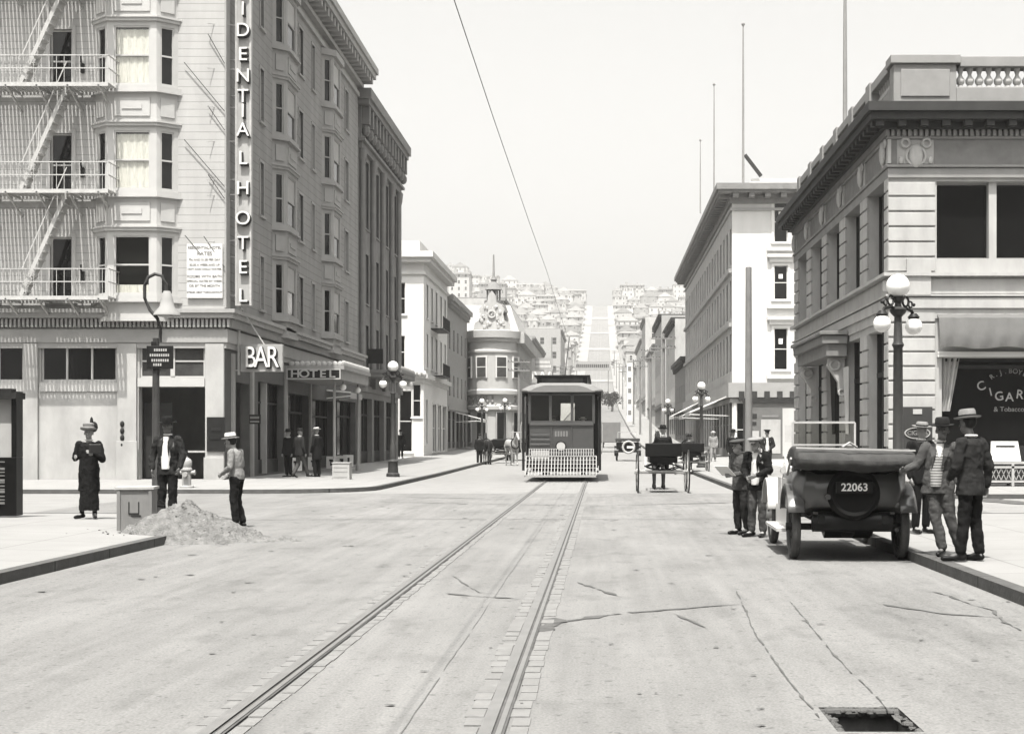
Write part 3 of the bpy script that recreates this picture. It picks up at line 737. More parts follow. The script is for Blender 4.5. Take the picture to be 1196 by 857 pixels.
        root = fe.build('fire_escape', M_iron, t, label=None)
        ra = MB()
        for hz in (.48, .88): ra.bar((x0, d0 + .02, zb + hz), (x1, d0 + .02, zb + hz), .03); ra.bar((x1, d0, zb + hz), (x1, d1, zb + hz), .03)
        x = x0
        while x < x1: ra.bar((x, d0 + .02, zb), (x, d0 + .02, zb + .88), .014); x += .236
        x = d0
        for k in range(5): ra.bar((x1, d0 + k * .24, zb), (x1, d0 + k * .24, zb + .88), .014)
        ra.build('railing', M_iron, root)
        la = MB(); a = Vector((xw(27), -1.0, zb + .05)); c = Vector((xw(75), -.55, zb + 3.35))
        for s in (-.22, .22):
            o = Vector((0, s, 0)); la.bar(a + o * 1.0, c + o * 1.0, .06, .11)
        n = 13
        for k in range(n):
            p = a + (c - a) * (k + .5) / n; la.box(p.x - .11, p.x + .11, p.y - .22, p.y + .22, p.z - .012, p.z + .012)
        la.bar(a + Vector((0, -.25, .7)), c + Vector((0, -.25, .75)), .03)
        for k in range(1, 5): p = a + (c - a) * k / 5 + Vector((0, -.25, 0)); la.bar(p, p + Vector((0, 0, .72)), .025)
        la.build('ladder', M_creamflat, root)
    # wall lamp brackets / insulators on the front wall
    for z in lv:
        q = MB(); q.box(XX(97, Y0) - X1 - .05, XX(97, Y0) - X1 + .05, -.1, 0, z + .45, z + .75); q.tube([(XX(97, Y0) - X1, -.08, z + .7), (XX(97, Y0) - X1, -.2, z + .8), (XX(97, Y0) - X1, -.2, z + .95)], .03); q.build('wall_bracket', M_irond, t)
    q = MB()
    for k in range(4): q.ball((XX(144, Y0) - X1, -.1, 1.35 + k * .22), .07, .07, .1)
    q.build('wall_ornament', M_irond, t)
    return t
bayo_holder = [None]
hotel()

# dark cast facade building next to the hotel
def dark_block():
    X0, X1, Y0, Y1 = -30., XL, 71.75, 85.7; ZT = 16.9
    t = thing('dark_ornate_building', 'dark building with tall pilasters and bracketed cornice beside the hotel', 'building', (X1, Y0, 0)); T = Matrix.Translation((-X1, -Y0, 0))
    D = Y1 - Y0; lv = [(4.9, 2.4), (8.4, 2.5), (12.2, 3.4)]
    cols = [2.2, 5.6, 9.0, 12.2]
    ops = [(c - .75, c + .75, z, z + h) for z, h in lv for c in cols]; g = [(.8, 4.2, .3, 3.6), (4.9, 8.4, .3, 3.6), (9.2, 13.2, .3, 3.6)]
    b = MB(); F = T @ FR('E', X1, Y0, 0); b.M = F; wall_grid(b, 0, D, 0, ZT, ops + g, .3)
    FS = T @ FR('S', X0, Y0, 0); b.M = FS; wall_grid(b, 0, X1 - X0, 0, ZT, []); b.M = T @ FR('N', X1, Y1, 0); wall_grid(b, 0, X1 - X0, 0, ZT, []); b.M = T @ FR('W', X0, Y1, 0); wall_grid(b, 0, D, 0, ZT, [])
    b.build('wall', M_ornate, t)
    b = MB(T); b.box(X0, X1 - .05, Y0 + .05, Y1 - .05, ZT - .3, ZT - .05); b.build('roof', M_ground, t)
    for z, h in lv:
        for c in cols: window(t, F, c, z, 1.5, h, 'E', fm=M_ornate, casing=.12, inset=.2)
    for c0 in (.5, 3.9, 7.3, 10.6, 13.5):
        b = MB(F)
        for s in (-.16, .16): b.zrings([(.2, 4.6), (.13, 4.9), (.12, 15.2), (.17, 15.4), (.22, 15.9)], (c0 + s, -.12, 0), 10)
        b.box(c0 - .36, c0 + .36, -.3, 0, 4.1, 4.6); b.build('pilaster', M_ornate, t, smooth=True)
    b = MB(T); slab(b, X0, X1, Y0 + .2, Y1, .12, 3.9, 4.2); slab(b, X0, X1, Y0 + .2, Y1, .18, 15.9, 16.2); slab(b, X0, X1, Y0 + .2, Y1, .35, 16.2, 16.35); slab(b, X0, X1, Y0 + .35, Y1, .55, 18.0, 18.25); slab(b, X0, X1, Y0 + .35, Y1, .68, 18.25, 18.75); slab(b, X0, X1, Y0 + .3, Y1, .1, 16.35, 18.0)
    y = Y0 + .3
    while y < Y1 + .3: b.xprism([(0, 0), (0, 0)], 0, 0) if False else b.box(X1 + .1, X1 + .5, y, y + .35, 17.1, 17.98); b.ball((X1 + .3, y + .17, 16.8), .22, .17, .3, 8, 6); y += 1.13
    b.split('cornice', M_ornate, t)
    for a, c, z0, z1 in g:
        q = MB(F); n = 3
        for k in range(n + 1): q.box(a + (c - a) * k / n - .05, a + (c - a) * k / n + .05, .25, .35, .3, z1)
        q.box(a, c, .24, .36, .3, .9); q.box(a, c, .24, .36, 2.7, 2.8); o = q.build('shopfront', M_dark, t)
        q = MB(F); q.box(a, c, .37, .38, .9, z1); q.build('pane', M_glass2, o)
dark_block()

# white three-storey building beyond the alley
def white_left():
    X0, X1, Y0, Y1 = -26., XL, 98., 113.; g0 = .35; ZT = 13.4
    t = thing('white_corner_building', 'white three storey building with grey side beyond the dark ornate one', 'building', (X1, Y0, 0)); T = Matrix.Translation((-X1, -Y0, 0))
    W = X1 - X0; D = Y1 - Y0; m = .0577
    sx = lambda px: XX(px, Y0) - X0
    so = [(sx(466), sx(473.5), ZZ(367, Y0), ZZ(330, Y0)), (sx(466), sx(473), ZZ(430, Y0), ZZ(392, Y0)), (sx(466), sx(481.5), g0 + .3, ZZ(456, Y0)), (sx(481.8), sx(495) - .2, 3.0, 5.2)]
    e = [(c - .5, c + .5, z, z + 2.3) for z in (6.4, 9.8) for c in (1.9, 4.6, 7.4, 10.4, 13.2)] + [(1.2, 2.0, 1.2, 4.2), (5, 7.2, .6, 4), (8.4, 10.4, .6, 4), (11.5, 14.2, .6, 4)]
    F = shell(t, X0, X1, Y0, Y1, 0, ZT, M_white, {})  if False else None
    b = MB(); FS, FE = T @ FR('S', X0, Y0, 0), T @ FR('E', X1, Y0, 0); b.M = FS; wall_grid(b, 0, W, 0, ZT, so); b.M = T @ FR('N', X1, Y1, 0); wall_grid(b, 0, W, 0, ZT, []); b.M = T @ FR('W', X0, Y1, 0); wall_grid(b, 0, D, 0, ZT, [])
    b.build('front_wall', M_white, t)
    b = MB(FE); wall_grid(b, 0, D, 0, ZT, e); b.build('side_wall', M_white, t)
    for a, c, z0, z1 in so: window(t, FS, (a + c) / 2, z0, c - a, z1 - z0, 'S', casing=.08)
    for a, c, z0, z1 in e: window(t, FE, (a + c) / 2, z0, c - a, z1 - z0, 'E', casing=.1, pm=M_glass2)
    b = MB(T); slab(b, X0, X1, Y0, Y1, .1, 5.3, 5.6); slab(b, X0, X1, Y0, Y1, .3, 5.6, 5.9); slab(b, X0, X1, Y0, Y1, .15, 12.6, 12.8); slab(b, X0, X1, Y0, Y1, .5, 13.4, 13.7); slab(b, X0, X1, Y0, Y1, .7, 13.7, 14.1); slab(b, X0, X1, Y0, Y1, -.3, 14.1, 14.9)
    b.split('cornice', M_whiteb, t, tol=.3)
    # ornate portico band over the shop and small side balconies
    b = MB(T)
    for k in range(9): b.ball((X1 - 1.2 + k * .16, Y0 - .35, 5.9 + .1 * (k % 2)), .14, .12, .2, 8, 6)
    b.build('ornament', M_whiteb, t)
    for z in (5.9, 9.2):
        b = MB(FE); b.box(4.0, 8.4, -.9, 0, z, z + .08)
        for k in range(23): b.bar((4.0 + k * .2, -.88, z), (4.0 + k * .2, -.88, z + .9), .03)
        b.bar((4, -.88, z + .9), (8.4, -.88, z + .9), .05); b.build('balcony', M_irond, t)
white_left()

# generic street building
def row_building(name, label, side, y0, y1, zt, m, cornm=None, depth=14, floors=2, ncol=4, setb=0., gz=None, wm=None, pm=None, wh=1.7, front=True, cat='building', wtrim=None):
    xw = (XL - setb) if side == 'L' else (XR + setb); X0, X1 = (xw - depth, xw) if side == 'L' else (xw, xw + depth)
    g0 = Rz(y0) if gz is None else gz; base = g0 - .5
    t = thing(name, label, cat, (xw, y0, g0)); T = Matrix.Translation((-xw, -y0, -g0)); W = X1 - X0; D = y1 - y0
    S = 'E' if side == 'L' else 'W'; cornm = cornm or m; H = zt - g0; gfh = 3.9; fh = (H - gfh - 1.0) / max(1, floors)
    ops = []; cw = D / ncol
    for f in range(floors):
        for c in range(ncol): ops.append((cw * (c + .5) - .5, cw * (c + .5) + .5, g0 + gfh + fh * f + .7, g0 + gfh + fh * f + .7 + min(wh, fh - 1.1)))
    shops = [(cw * c + .35, cw * (c + 1) - .35, max(g0, Rz(y1)) + .25, max(g0, Rz(y1)) + 3.2) for c in range(ncol)]
    so = []
    if front:
        nf = max(1, int(W / 3.2))
        for f in range(floors):
            for c in range(nf): so.append((W / nf * (c + .5) - .5, W / nf * (c + .5) + .5, g0 + gfh + fh * f + .7, g0 + gfh + fh * f + .7 + min(wh, fh - 1.1)))
    FE = T @ FR(S, X1 if side == 'L' else X0, y0 if side == 'L' else y1, 0); FS = T @ FR('S', X0, y0, 0)
    b = MB(); b.M = FE; wall_grid(b, 0, D, base, zt, ops + shops, .2); b.M = FS; wall_grid(b, 0, W, base, zt, so, .2)
    b.M = T @ FR('N', X1, y1, 0); wall_grid(b, 0, W, base, zt, []); b.M = T @ FR('W' if side == 'L' else 'E', X0 if side == 'L' else X1, y1 if side == 'L' else y0, 0); wall_grid(b, 0, D, base, zt, [])
    b.build('wall', m, t); b = MB(T); b.box(X0 + .05, X1 - .05, y0 + .05, y1 - .05, zt - .3, zt - .1); b.build('roof', M_ground, t)
    for a, c, z0, z1 in ops: simple_win(t, FE @ Matrix.Translation((0, .12, 0)), (a + c) / 2, z0, c - a, z1 - z0, S, fm=wtrim, pm=pm)
    for a, c, z0, z1 in so: simple_win(t, FS @ Matrix.Translation((0, .12, 0)), (a + c) / 2, z0, c - a, z1 - z0, 'S', fm=wtrim, pm=pm)
    for a, c, z0, z1 in shops:
        q = MB(FE); q.box(a, a + .08, .1, .19, z0, z1); q.box(c - .08, c, .1, .19, z0, z1); q.box(a, c, .08, .2, z1 - .7, z1 - .62); q.box(a, c, .08, .2, z0, z0 + .5); q.cur = 1; q.box(a, c, .2, .22, z0, z1); q.build('shopfront', [M_dark, M_glass], t)
    b = MB(T); e = .02; slab(b, X0, X1, y0 + .3, y1 - .1, .12, g0 + 3.5, g0 + 3.75); slab(b, X0, X1, y0 + .4, y1 - .1, .3, zt - .5, zt - .25); slab(b, X0, X1, y0 + .5, y1 - .1, .48, zt - .25, zt + .15)
    y = y0 + .5
    while y < y1 - .2:
        xx = X1 if side == 'L' else X0 - .26
        b.box(xx, xx + .26, y, y + .2, zt - .8, zt - .5); y += .7
    b.split('cornice', cornm, t, tol=.3); return t
row_building('shop_building', 'narrow dark two storey shop building beside the white corner one', 'L', 113.2, 129.5, 12.6, M_tanflat, floors=2, ncol=5, wtrim=M_tanflat)
row_building('shop_building', 'plain grey block stepping up beyond the domed corner building', 'L', 166, 200, 17.5, M_lime, M_limed, floors=3, ncol=7, setb=-.5)
row_building('shop_building', 'pale narrow block between the domed building and the hill', 'L', 206, 236, 17.0, M_cement, M_limed, floors=3, ncol=6, setb=-.3)

# domed corner building: rounded turret with window bay, scrolled dormer, mansard and spire
def domed():
    Y0, Y1 = 131., 155.; X1 = -7.45; X0 = -24; g0 = Rz(Y0); m = Y0 / FOC
    t = thing('domed_corner_building', 'grey stone corner building with rounded turret, scrolled gable and slender spire', 'building', (X1, Y0, g0)); T = Matrix.Translation((-X1, -Y0, -g0))
    zc = ZZ(388, Y0); W = X1 - X0; D = Y1 - Y0
    ops = []; u = 2.5
    while u < D - 2: ops += [(u, u + 1.3, ZZ(440, 131), ZZ(417, 131)), (u - .3, u + 1.6, g0 + .5, g0 + 3.4)]; u += 3.6
    so = [(XX(a, Y0) - X0, XX(c, Y0) - X0, ZZ(440, Y0), ZZ(417, Y0)) for a, c in ((551, 557), (538, 544))]
    FE, FS = T @ FR('E', X1, Y0, 0), T @ FR('S', X0, Y0, 0); b = MB(FE); wall_grid(b, 0, D, g0 - 1, zc, ops); b.M = FS; wall_grid(b, 0, W, g0 - 1, zc, so + [(2, 4, g0 + .5, g0 + 3.4), (6, 9, g0 + .5, g0 + 3.4)])
    b.M = T @ FR('N', X1, Y1, 0); wall_grid(b, 0, W, g0, zc, []); b.M = T @ FR('W', X0, Y1, 0); wall_grid(b, 0, D, g0, zc, []); b.build('wall', M_lime, t)
    for a, c, z0, z1 in ops: simple_win(t, FE @ Matrix.Translation((0, .1, 0)), (a + c) / 2, z0, c - a, z1 - z0, 'E', fm=M_lime)
    for a, c, z0, z1 in so: simple_win(t, FS @ Matrix.Translation((0, .1, 0)), (a + c) / 2, z0, c - a, z1 - z0, 'S', fm=M_white)
    # projecting bowed front (turret)
    cx = XX(576, Y0) - X1; r = 2.12; zz = lambda py: ZZ(py, Y0 - r) - g0
    b = MB(); b.zrings([(r, -1), (r, zz(480)), (r + .25, zz(478)), (r + .25, zz(474)), (r, zz(472)), (r, zz(462)), (r + .3, zz(460)), (r + .3, zz(456)), (r, zz(454)), (r, zz(412)), (r + .12, zz(411)), (r + .12, zz(409)), (r + .02, zz(408)), (r + .02, zz(399)), (r + .2, zz(398)), (r + .2, zz(395)), (r + .4, zz(394)), (r + .45, zz(386)), (r + .1, zz(385))], (cx, 0, 0), 32)
    b.build('turret', M_creamflat, t, smooth=True)
    for a in (-72, -24, 24, 72):
        ra = R_(a); x = cx + (r + .04) * math.sin(ra); y = -(r + .04) * math.cos(ra)
        q = MB(); q.box(-.55, .55, -.03, .15, 0, 1.95); q.cur = 1; q.box(-.43, .43, -.08, .15, .1, 1.82); q.cur = 0; q.box(-.43, .43, -.1, -.02, .92, .99)
        q.build('window', [M_white, M_glass2], t).matrix_local = Matrix.Translation((x, y, zz(441))) @ Matrix.Rotation(ra, 4, 'Z')
        q = MB(); q.box(-.52, .52, -.03, .15, 0, 2.8); q.cur = 1; q.box(-.42, .42, -.08, .15, .1, 2.7)
        q.build('shopfront', [M_lime, M_glass], t).matrix_local = Matrix.Translation((x, y, .6)) @ Matrix.Rotation(ra, 4, 'Z')
    # carved ornament over the shopfronts
    b = MB()
    for k in range(40):
        ra = R_(rnd.uniform(-75, 75)); b.ball((cx + (r + .06) * math.sin(ra), -(r + .06) * math.cos(ra), zz(rnd.uniform(482, 462))), .13, .13, .16, 7, 5)
    b.build('carved_ornament', M_limed, t)
    # mansard roof
    b = MB(); z0, z1 = zz(386), zz(352)
    x0, x1 = XX(548, Y0) - X1 + 4, 0.; y1 = D
    b.add([(x0 - 6, .3, z0), (x1, .3, z0), (x1, y1, z0), (x0 - 6, y1, z0), (x0 - 5.2, 1.5, z1), (x1 - .9, 1.5, z1), (x1 - .9, y1 - 1, z1), (x0 - 5.2, y1 - 1, z1)], [(0, 1, 5, 4), (1, 2, 6, 5), (2, 3, 7, 6), (3, 0, 4, 7), (4, 5, 6, 7)])
    slab(b, X0 - X1, 0, 0, D, .5, z0 - 1.0, z0 - .02); b.build('mansard_roof', M_lime, t)
    # scrolled gable
    b = MB(); h0, h1 = zz(385), zz(356); SG = .66; pr = [(x * SG, z * .72) for x, z in [(-2.5, 0), (2.5, 0), (2.3, .9), (1.7, 1.2), (1.5, 2.0), (1.75, 2.6), (1.2, 3.2), (.6, 3.5), (.5, 4.3), (0, 4.9), (-.5, 4.3), (-.6, 3.5), (-1.2, 3.2), (-1.75, 2.6), (-1.5, 2.0), (-1.7, 1.2), (-2.3, .9)]]
    n = len(pr); b.add([(cx + x, -1.6, h0 + z) for x, z in pr] + [(cx + x, -.9, h0 + z) for x, z in pr], [tuple(range(n)), tuple(range(2 * n - 1, n - 1, -1))] + [(i, (i + 1) % n, n + (i + 1) % n, n + i) for i in range(n)])
    for k in range(26): b.ball((cx + rnd.uniform(-1.1, 1.1), -1.62, h0 + rnd.uniform(.2, 2.3)), rnd.uniform(.08, .2), .1, rnd.uniform(.1, .28), 8, 6)
    b.torus((cx, -1.66, h0 + 1.4), .3, .09, 'y', 16, 6); b.build('scrolled_gable', M_lime, t)
    # lantern and spire
    b = MB(); zz2 = lambda py: zz(py); b.zrings([(1.3, zz2(362)), (1.1, zz2(354)), (.85, zz2(352)), (.85, zz2(348)), (.3, zz2(347)), (.28, zz2(336)), (.8, zz2(335)), (.5, zz2(329)), (.22, zz2(325)), (.3, zz2(323)), (.11, zz2(318)), (.06, zz2(293))], (cx, .6, 0), 12)
    b.build('spire', M_ornate, t, smooth=True)
    q = MB(); 
    for k in range(6): a = R_(60 * k); q.box(cx + .55 * math.cos(a) - .08, cx + .55 * math.cos(a) + .08, .6 + .55 * math.sin(a) - .08, .6 + .55 * math.sin(a) + .08, zz2(348), zz2(335))
    q.build('lantern', M_ornate, t)
domed()

# brick block with painted sign boards, at the foot of the hill on the left
def hill_block():
    Y0, Y1, X1 = 380., 425., -9.8; X0 = XX(612, Y0); g0 = Rz(Y0)
    zt = ZZ(383, Y0) + 0; t = row_building('brick_apartment_block', 'wide grey brick block with rows of small windows at the foot of the hill', 'L', Y0, Y1, ZZ(384, Y0), M_tanflat, M_limed, depth=16, floors=4, ncol=8, setb=-1.2, wh=1.7, wtrim=M_tanflat)
hill_block()

# right: limestone corner bank
def bank():
    X0, X1, Y0, Y1 = XR, 26., 41.4, 61.6; ZT = 10.3
    t = thing('corner_bank', 'banded limestone corner building with heavy dark cornice and balustrade', 'building', (X0, Y0, 0)); T = Matrix.Translation((-X0, -Y0, 0)); m = Y0 / FOC
    z = lambda py: ZZ(py, Y0); u = lambda px: XX(px, Y0) - X0; W = X1 - X0; D = Y1 - Y0
    so = [(u(1094), u(1094) + 4.2, z(302), z(212)), (u(1100), u(1100) + 4.2, z(572), z(418)), (u(1094) + 5.6, u(1094) + 9.8, z(302), z(212)), (u(1094) + 5.6, u(1094) + 9.8, z(572), z(418))]
    FS, FW = T @ FR('S', X0, Y0, 0), T @ FR('W', X0, Y1, 0)
    wins = [(.6, 3.3), (4.5, 7.3), (8.5, 11.3), (12.5, 15.3), (16.5, 19.0)]
    wo = [(D - c, D - a, z(322), z(204)) for a, c in wins] + [(D - c, D - a, .3, 4.75) for a, c in wins]
    b = MB(FS); wall_grid(b, 0, W, 0, ZT, so, .5); b.M = T @ FR('N', X1, Y1, 0); wall_grid(b, 0, W, 0, ZT, []); b.M = T @ FR('E', X1, Y0, 0); wall_grid(b, 0, D, 0, ZT, [])
    b.build('front_wall', M_lime, t)
    b = MB(FW); wall_grid(b, 0, D, 0, ZT, wo, .45); b.build('side_wall', M_lime, t)
    b = MB(T); b.box(X0 + .6, X1 - .1, Y0 + .6, Y1 - .1, 5.0, 5.2); b.box(X0 + .6, X1 - .1, Y0 + .6, Y1 - .1, ZT - .3, ZT - .1); b.box(X0 + 4.0, X0 + 4.1, Y0 + .6, Y1 - .2, 0, 5); b.box(X0 + .6, X1, Y0 + 5, Y0 + 5.1, 0, 5); b.build('inner_floor', M_void, t)
    # rustication: raised courses wrapping the corner pier
    def courses(b, F, a, c, z0, z1, n, pr=.06, gap=.055):
        b.M = F; h = (z1 - z0) / n
        for k in range(n): b.box(a, c, -pr, -.001, z0 + k * h + gap / 2, z0 + (k + 1) * h - gap / 2)
    b = MB(); courses(b, FS, -.06, u(1093) - .03, z(318), z(212), 6); courses(b, FS, -.06, u(1093) - .03, .3, z(360), 12)
    courses(b, FS, u(1094) + 4.3, u(1094) + 5.5, .3, z(360), 12); courses(b, FS, u(1094) + 4.3, u(1094) + 5.5, z(318), z(212), 6)
    for i in range(5):
        a = [0, 3.3, 7.3, 11.3, 15.3, 19.0][i]; c = [.6, 4.5, 8.5, 12.5, 16.5, 20.2][i]
        courses(b, FW, D - c + .02, D - a - (.0 if i == 0 else .02), z(318), z(204), 6, .07); courses(b, FW, D - c + .02, D - a - (0 if i == 0 else .02), .3, 4.75, 9, .07)
    courses(b, FW, .0, 1.18, z(318), z(204), 6, .07); courses(b, FW, 0, 1.18, .3, 4.75, 9, .07)
    b.M = Matrix.Identity(4); b.split('rusticated_pier', M_lime, t, bevel=.015, tol=.12)
    # belt courses between the storeys
    b = MB(T); slab(b, X0, X1, Y0, Y1, .05, z(372), z(361) + .02); slab(b, X0, X1, Y0, Y1, .11, z(360), z(348)); slab(b, X0, X1, Y0, Y1, .15, z(347) + .02, z(344)); slab(b, X0, X1, Y0, Y1, .22, z(325) + .05, z(319)); slab(b, X0, X1, Y0, Y1, .05, z(343), z(326))
    b.box(X0 - .2, X0 - .05, Y0, Y0 + .1, z(340), z(328)); b.build('belt_course', M_lime, t)
    b = MB(FS); b.box(u(1058), u(1086), -.16, -.06, z(345), z(303)); b.build('corner_panel', M_lime, t)
    b = MB(FS)
    k = u(1096)
    while k < 8: b.ball((k, -.08, z(322.5) + 0.02), .1, .05, .05, 8, 5); k += .19
    b.build('carved_frieze', M_limed, t)
    # architrave, frieze, dentils, cornice
    b = MB(T); slab(b, X0, X1, Y0, Y1, .08, z(208), z(197)); slab(b, X0, X1, Y0, Y1, .13, z(196), z(193)); b.split('architrave', M_limed, t); b = MB(T); slab(b, X0, X1, Y0, Y1, .04, z(192.5), z(163.5)); b.build('frieze', M_frieze, t)
    b = MB(T); slab(b, X0, X1, Y0, Y1, .10, z(163), z(160)); slab(b, X0, X1, Y0, Y1, .12, z(150), z(147))
    x = X0 - .16
    while x < X1: b.box(x, x + .09, Y0 - .17, Y0 - .02, z(160), z(150)); x += .16
    y = Y0 - .1
    while y < Y1: b.box(X0 - .17, X0 - .02, y, y + .09, z(160), z(150)); y += .16
    b.build('dentil_band', M_limed, t)
    b = MB(T); cc = .02391; Zt = EYE + 394 * cc; Zb = EYE + 374 * cc
    slab(b, X0, X1, Y0, Y1, .3, Zb - .2, Zb); slab(b, X0, X1, Y0, Y1, .66, Zb + .001, Zb + .22); slab(b, X0, X1, Y0, Y1, .75, Zb + .221, Zt)
    x = X0 - .5
    while x < X1: b.box(x, x + .22, Y0 - .6, Y0 - .3, Zb - .16, Zb - .001); x += .62
    y = Y0 - .4
    while y < Y1 + .3: b.box(X0 - .6, X0 - .3, y, y + .22, Zb - .16, Zb - .001); y += .62
    b.build('cornice', M_dkcorn, t)
    # console ornaments in the frieze over each pier, with cartouche at the corner
    for yy in (Y0 + .3, Y0 + 3.9, Y0 + 7.9, Y0 + 11.9, Y0 + 15.9, Y0 + 19.6):
        q = MB(T); q.box(X0 - .1, X0 - .001, yy - .45, yy + .45, z(192), z(164)); q.ball((X0 - .16, yy, z(178)), .1, .22, .34, 10, 7); q.torus((X0 - .14, yy - .24, z(168)), .1, .04, 'x', 12, 5); q.torus((X0 - .14, yy + .24, z(168)), .1, .04, 'x', 12, 5); q.build('console', M_lime, t)
    q = MB(FS); q.box(u(1044) + .08, u(1090), -.06, -.001, z(192), z(164)); q.ball((u(1069), -.1, z(183)), .2, .1, .34, 14, 9); q.torus((u(1069), -.08, z(183)), .27, .05, 'y', 18, 6)
    for s in (-1, 1): q.torus((u(1069) + s * .3, -.1, z(168)), .12, .045, 'y', 12, 5); q.ball((u(1069) + s * .42, -.08, z(188)), .08, .06, .12, 8, 6)
    q.build('cartouche', M_lime, t)
    # parapet: corner pedestal, base wall, balustrades
    b = MB(T); py0 = Y0 + .25; zb = Zt; zp = z(62)
    b.box(X0 + .15, X0 + 1.95, py0, py0 + .6, zb, zp - .25); b.box(X0 + .05, X0 + 2.05, py0 - .1, py0 + .7, zp - .25, zp); b.box(X0 + .35, X0 + 1.75, py0 - .04, py0, zb + .35, zp - .4)
    b.box(X0 + 1.95, X1, py0 + .02, py0 + .5, zb, z(99)); b.box(X0 + 2.05, X1, py0 - .02, py0 + .55, zp - .33, zp - .03)
    b.box(X0 + .15, X0 + .55, py0 + .6, Y1, zb, z(99)); b.box(X0 + .1, X0 + .65, py0 + .7, Y1, zp - .33, zp - .05)
    for k in range(6): yy = Y0 + 3.5 + k * 3.2; b.box(X0 + .05, X0 + .7, yy, yy + .7, zb, zp + .02)
    pb = b.build('parapet', M_parapet, t, bevel=.02)
    bal = MB(); hh = zp - .33 - z(99); bal.zrings([(.10, 0), (.10, .05), (.06, .08), (.12, .28 * hh), (.13, .42 * hh), (.06, .62 * hh), (.05, .7 * hh), (.09, .9 * hh), (.1, hh)], n=12); bme = bal.mesh('baluster', M_lime, True)
    for k in range(16): place(bme, 'baluster', pb, loc=(u(1104) + k * .272, .48, z(99)))
    for k in range(60):
        yy = 1.2 + k * .32
        if (yy - 3.3) % 3.2 < .9 and yy > 3: continue
        place(bme, 'baluster', pb, loc=(.36, yy, z(99)))
    # upper window glazing
    for a, c, z0, z1 in so: 
        if z0 > 3: window(t, FS, (a + c) / 2, z0, c - a, z1 - z0, 'S', style='plain', casing=0, inset=.35, fm=M_tanflat)
    q = MB(FS); q.box(u(1156), u(1165), .1, .4, z(302), z(212)); q.box(u(1094), u(1094) + 4.2, .05, .34, z(304), z(302)); q.build('mullion', M_lime, t)
    for a, c, z0, z1 in wo:
        if z0 > 3: window(t, FW, (a + c) / 2, z0, c - a, z1 - z0, 'W', style='plain', casing=0, inset=.35, fm=M_dark)
        else:
            q = MB(FW)
            for k in range(4): q.box(a + (c - a) * k / 3 - .05, a + (c - a) * k / 3 + .05, .25, .4, .3, z1)
            q.box(a, c, .24, .41, .3, .9); q.box(a, c, .24, .41, 3.4, 3.55); o = q.build('shopfront', M_dark, t)
            q = MB(FW); q.box(a, c, .42, .44, .9, z1); q.build('pane', M_glass, o)
    # cigar shop window: glass, transom, base
    a, c, z0, z1 = so[1]; q = MB(FS); q.box(a, c, .1, .45, .3, .75); q.box(a, a + .07, .25, .4, .75, z1); q.box(a, c, .2, .4, z1 - .09, z1); q.box(a, c, .22, .4, z(430), z(426)); q.box(u(1160), u(1160) + 1.3, .3, .38, .75, z(520)); o = q.build('cigar_shop_window', M_dark, t)
    q = MB(FS); q.box(a, c, .42, .44, .75, z1); q.build('pane', M_glass, o)
    # gathered white curtain at the window edge
    q = MB(FS); n = 10
    q.add([(a + .05 + (.5 - .28 * r) * k / n, .18 - .05 * math.sin(k * 1.9) , z(418) - (z(418) - z(480)) * r) for r in (0, .35, .7, 1) for k in range(n + 1)], [(j * (n + 1) + k, j * (n + 1) + k + 1, (j + 1) * (n + 1) + k + 1, (j + 1) * (n + 1) + k) for j in range(3) for k in range(n)])
    q.build('curtain', M_lime, t, smooth=True)
    # entrance hood on scroll brackets over the side door
    b = MB(T); ya, yb = 48.3, 55.4; b.box(X0 - .75, X0 - .06, ya, yb, z(400) , z(383)); b.box(X0 - .9, X0 - .06, ya - .1, yb + .1, z(383), z(372)); b.box(X0 - 1.0, X0 - .06, ya - .18, yb + .18, z(371), z(366)); hd = b.build('entrance_hood', M_frieze, t, bevel=.02)
    for yy in (ya + .25, yb - .45):
        q = MB(T); poly = [(0, 0)]; 
        pts = [(X0 - .1, z(402)), (X0 - .62, z(402)), (X0 - .68, z(402) - .25), (X0 - .5, z(402) - .5), (X0 - .32, z(402) - .8), (X0 - .3, z(402) - 1.1), (X0 - .1, z(402) - 1.3)]
        n = len(pts); q.add([(x, yy, zz) for x, zz in pts] + [(x, yy + .3, zz) for x, zz in pts], [tuple(range(n)), tuple(range(2 * n - 1, n - 1, -1))] + [(i, (i + 1) % n, n + (i + 1) % n, n + i) for i in range(n)])
        q.torus((X0 - .42, yy - .01, z(402) - .22), .16, .05, 'y', 16, 6); q.torus((X0 - .2, yy - .01, z(402) - 1.15), .1, .04, 'y', 12, 6); q.build('scroll_bracket', M_lime, hd)
    # bunting / drapes at the entrance
    for k, yy in enumerate((47.4, 50.2)):
        q = MB(T); n = 8
        q.add([(X0 - .16 - .06 * math.sin(j * 2.1), yy + (.9 - .55 * r) * j / n, 3.9 - 2.2 * r) for r in (0, .3, .6, 1) for j in range(n + 1)], [(i * (n + 1) + j, i * (n + 1) + j + 1, (i + 1) * (n + 1) + j + 1, (i + 1) * (n + 1) + j) for i in range(3) for j in range(n)])
        q.build('drape', M_blind if k == 0 else M_suit2, t, smooth=True)
    # dark plate between windows
    # awning valance above the cigar window
    b = MB(); n = 40
    L = 4.3; a0 = u(1094)
    rows = [(0, .05, z(365)), (.28, -.3, z(372)), (.5, -.42, z(388)), (.4, -.46, z(398)), (.3, -.44, z(407))]
    b.add([(a0 + L * k / n, y_ + .03 * math.sin(k * 1.3 + j), z_ + .03 * math.sin(k * .45) * (j > 2)) for j, (_, y_, z_) in enumerate(rows) for k in range(n + 1)], [(j * (n + 1) + k, j * (n + 1) + k + 1, (j + 1) * (n + 1) + k + 1, (j + 1) * (n + 1) + k) for j in range(len(rows) - 1) for k in range(n)])
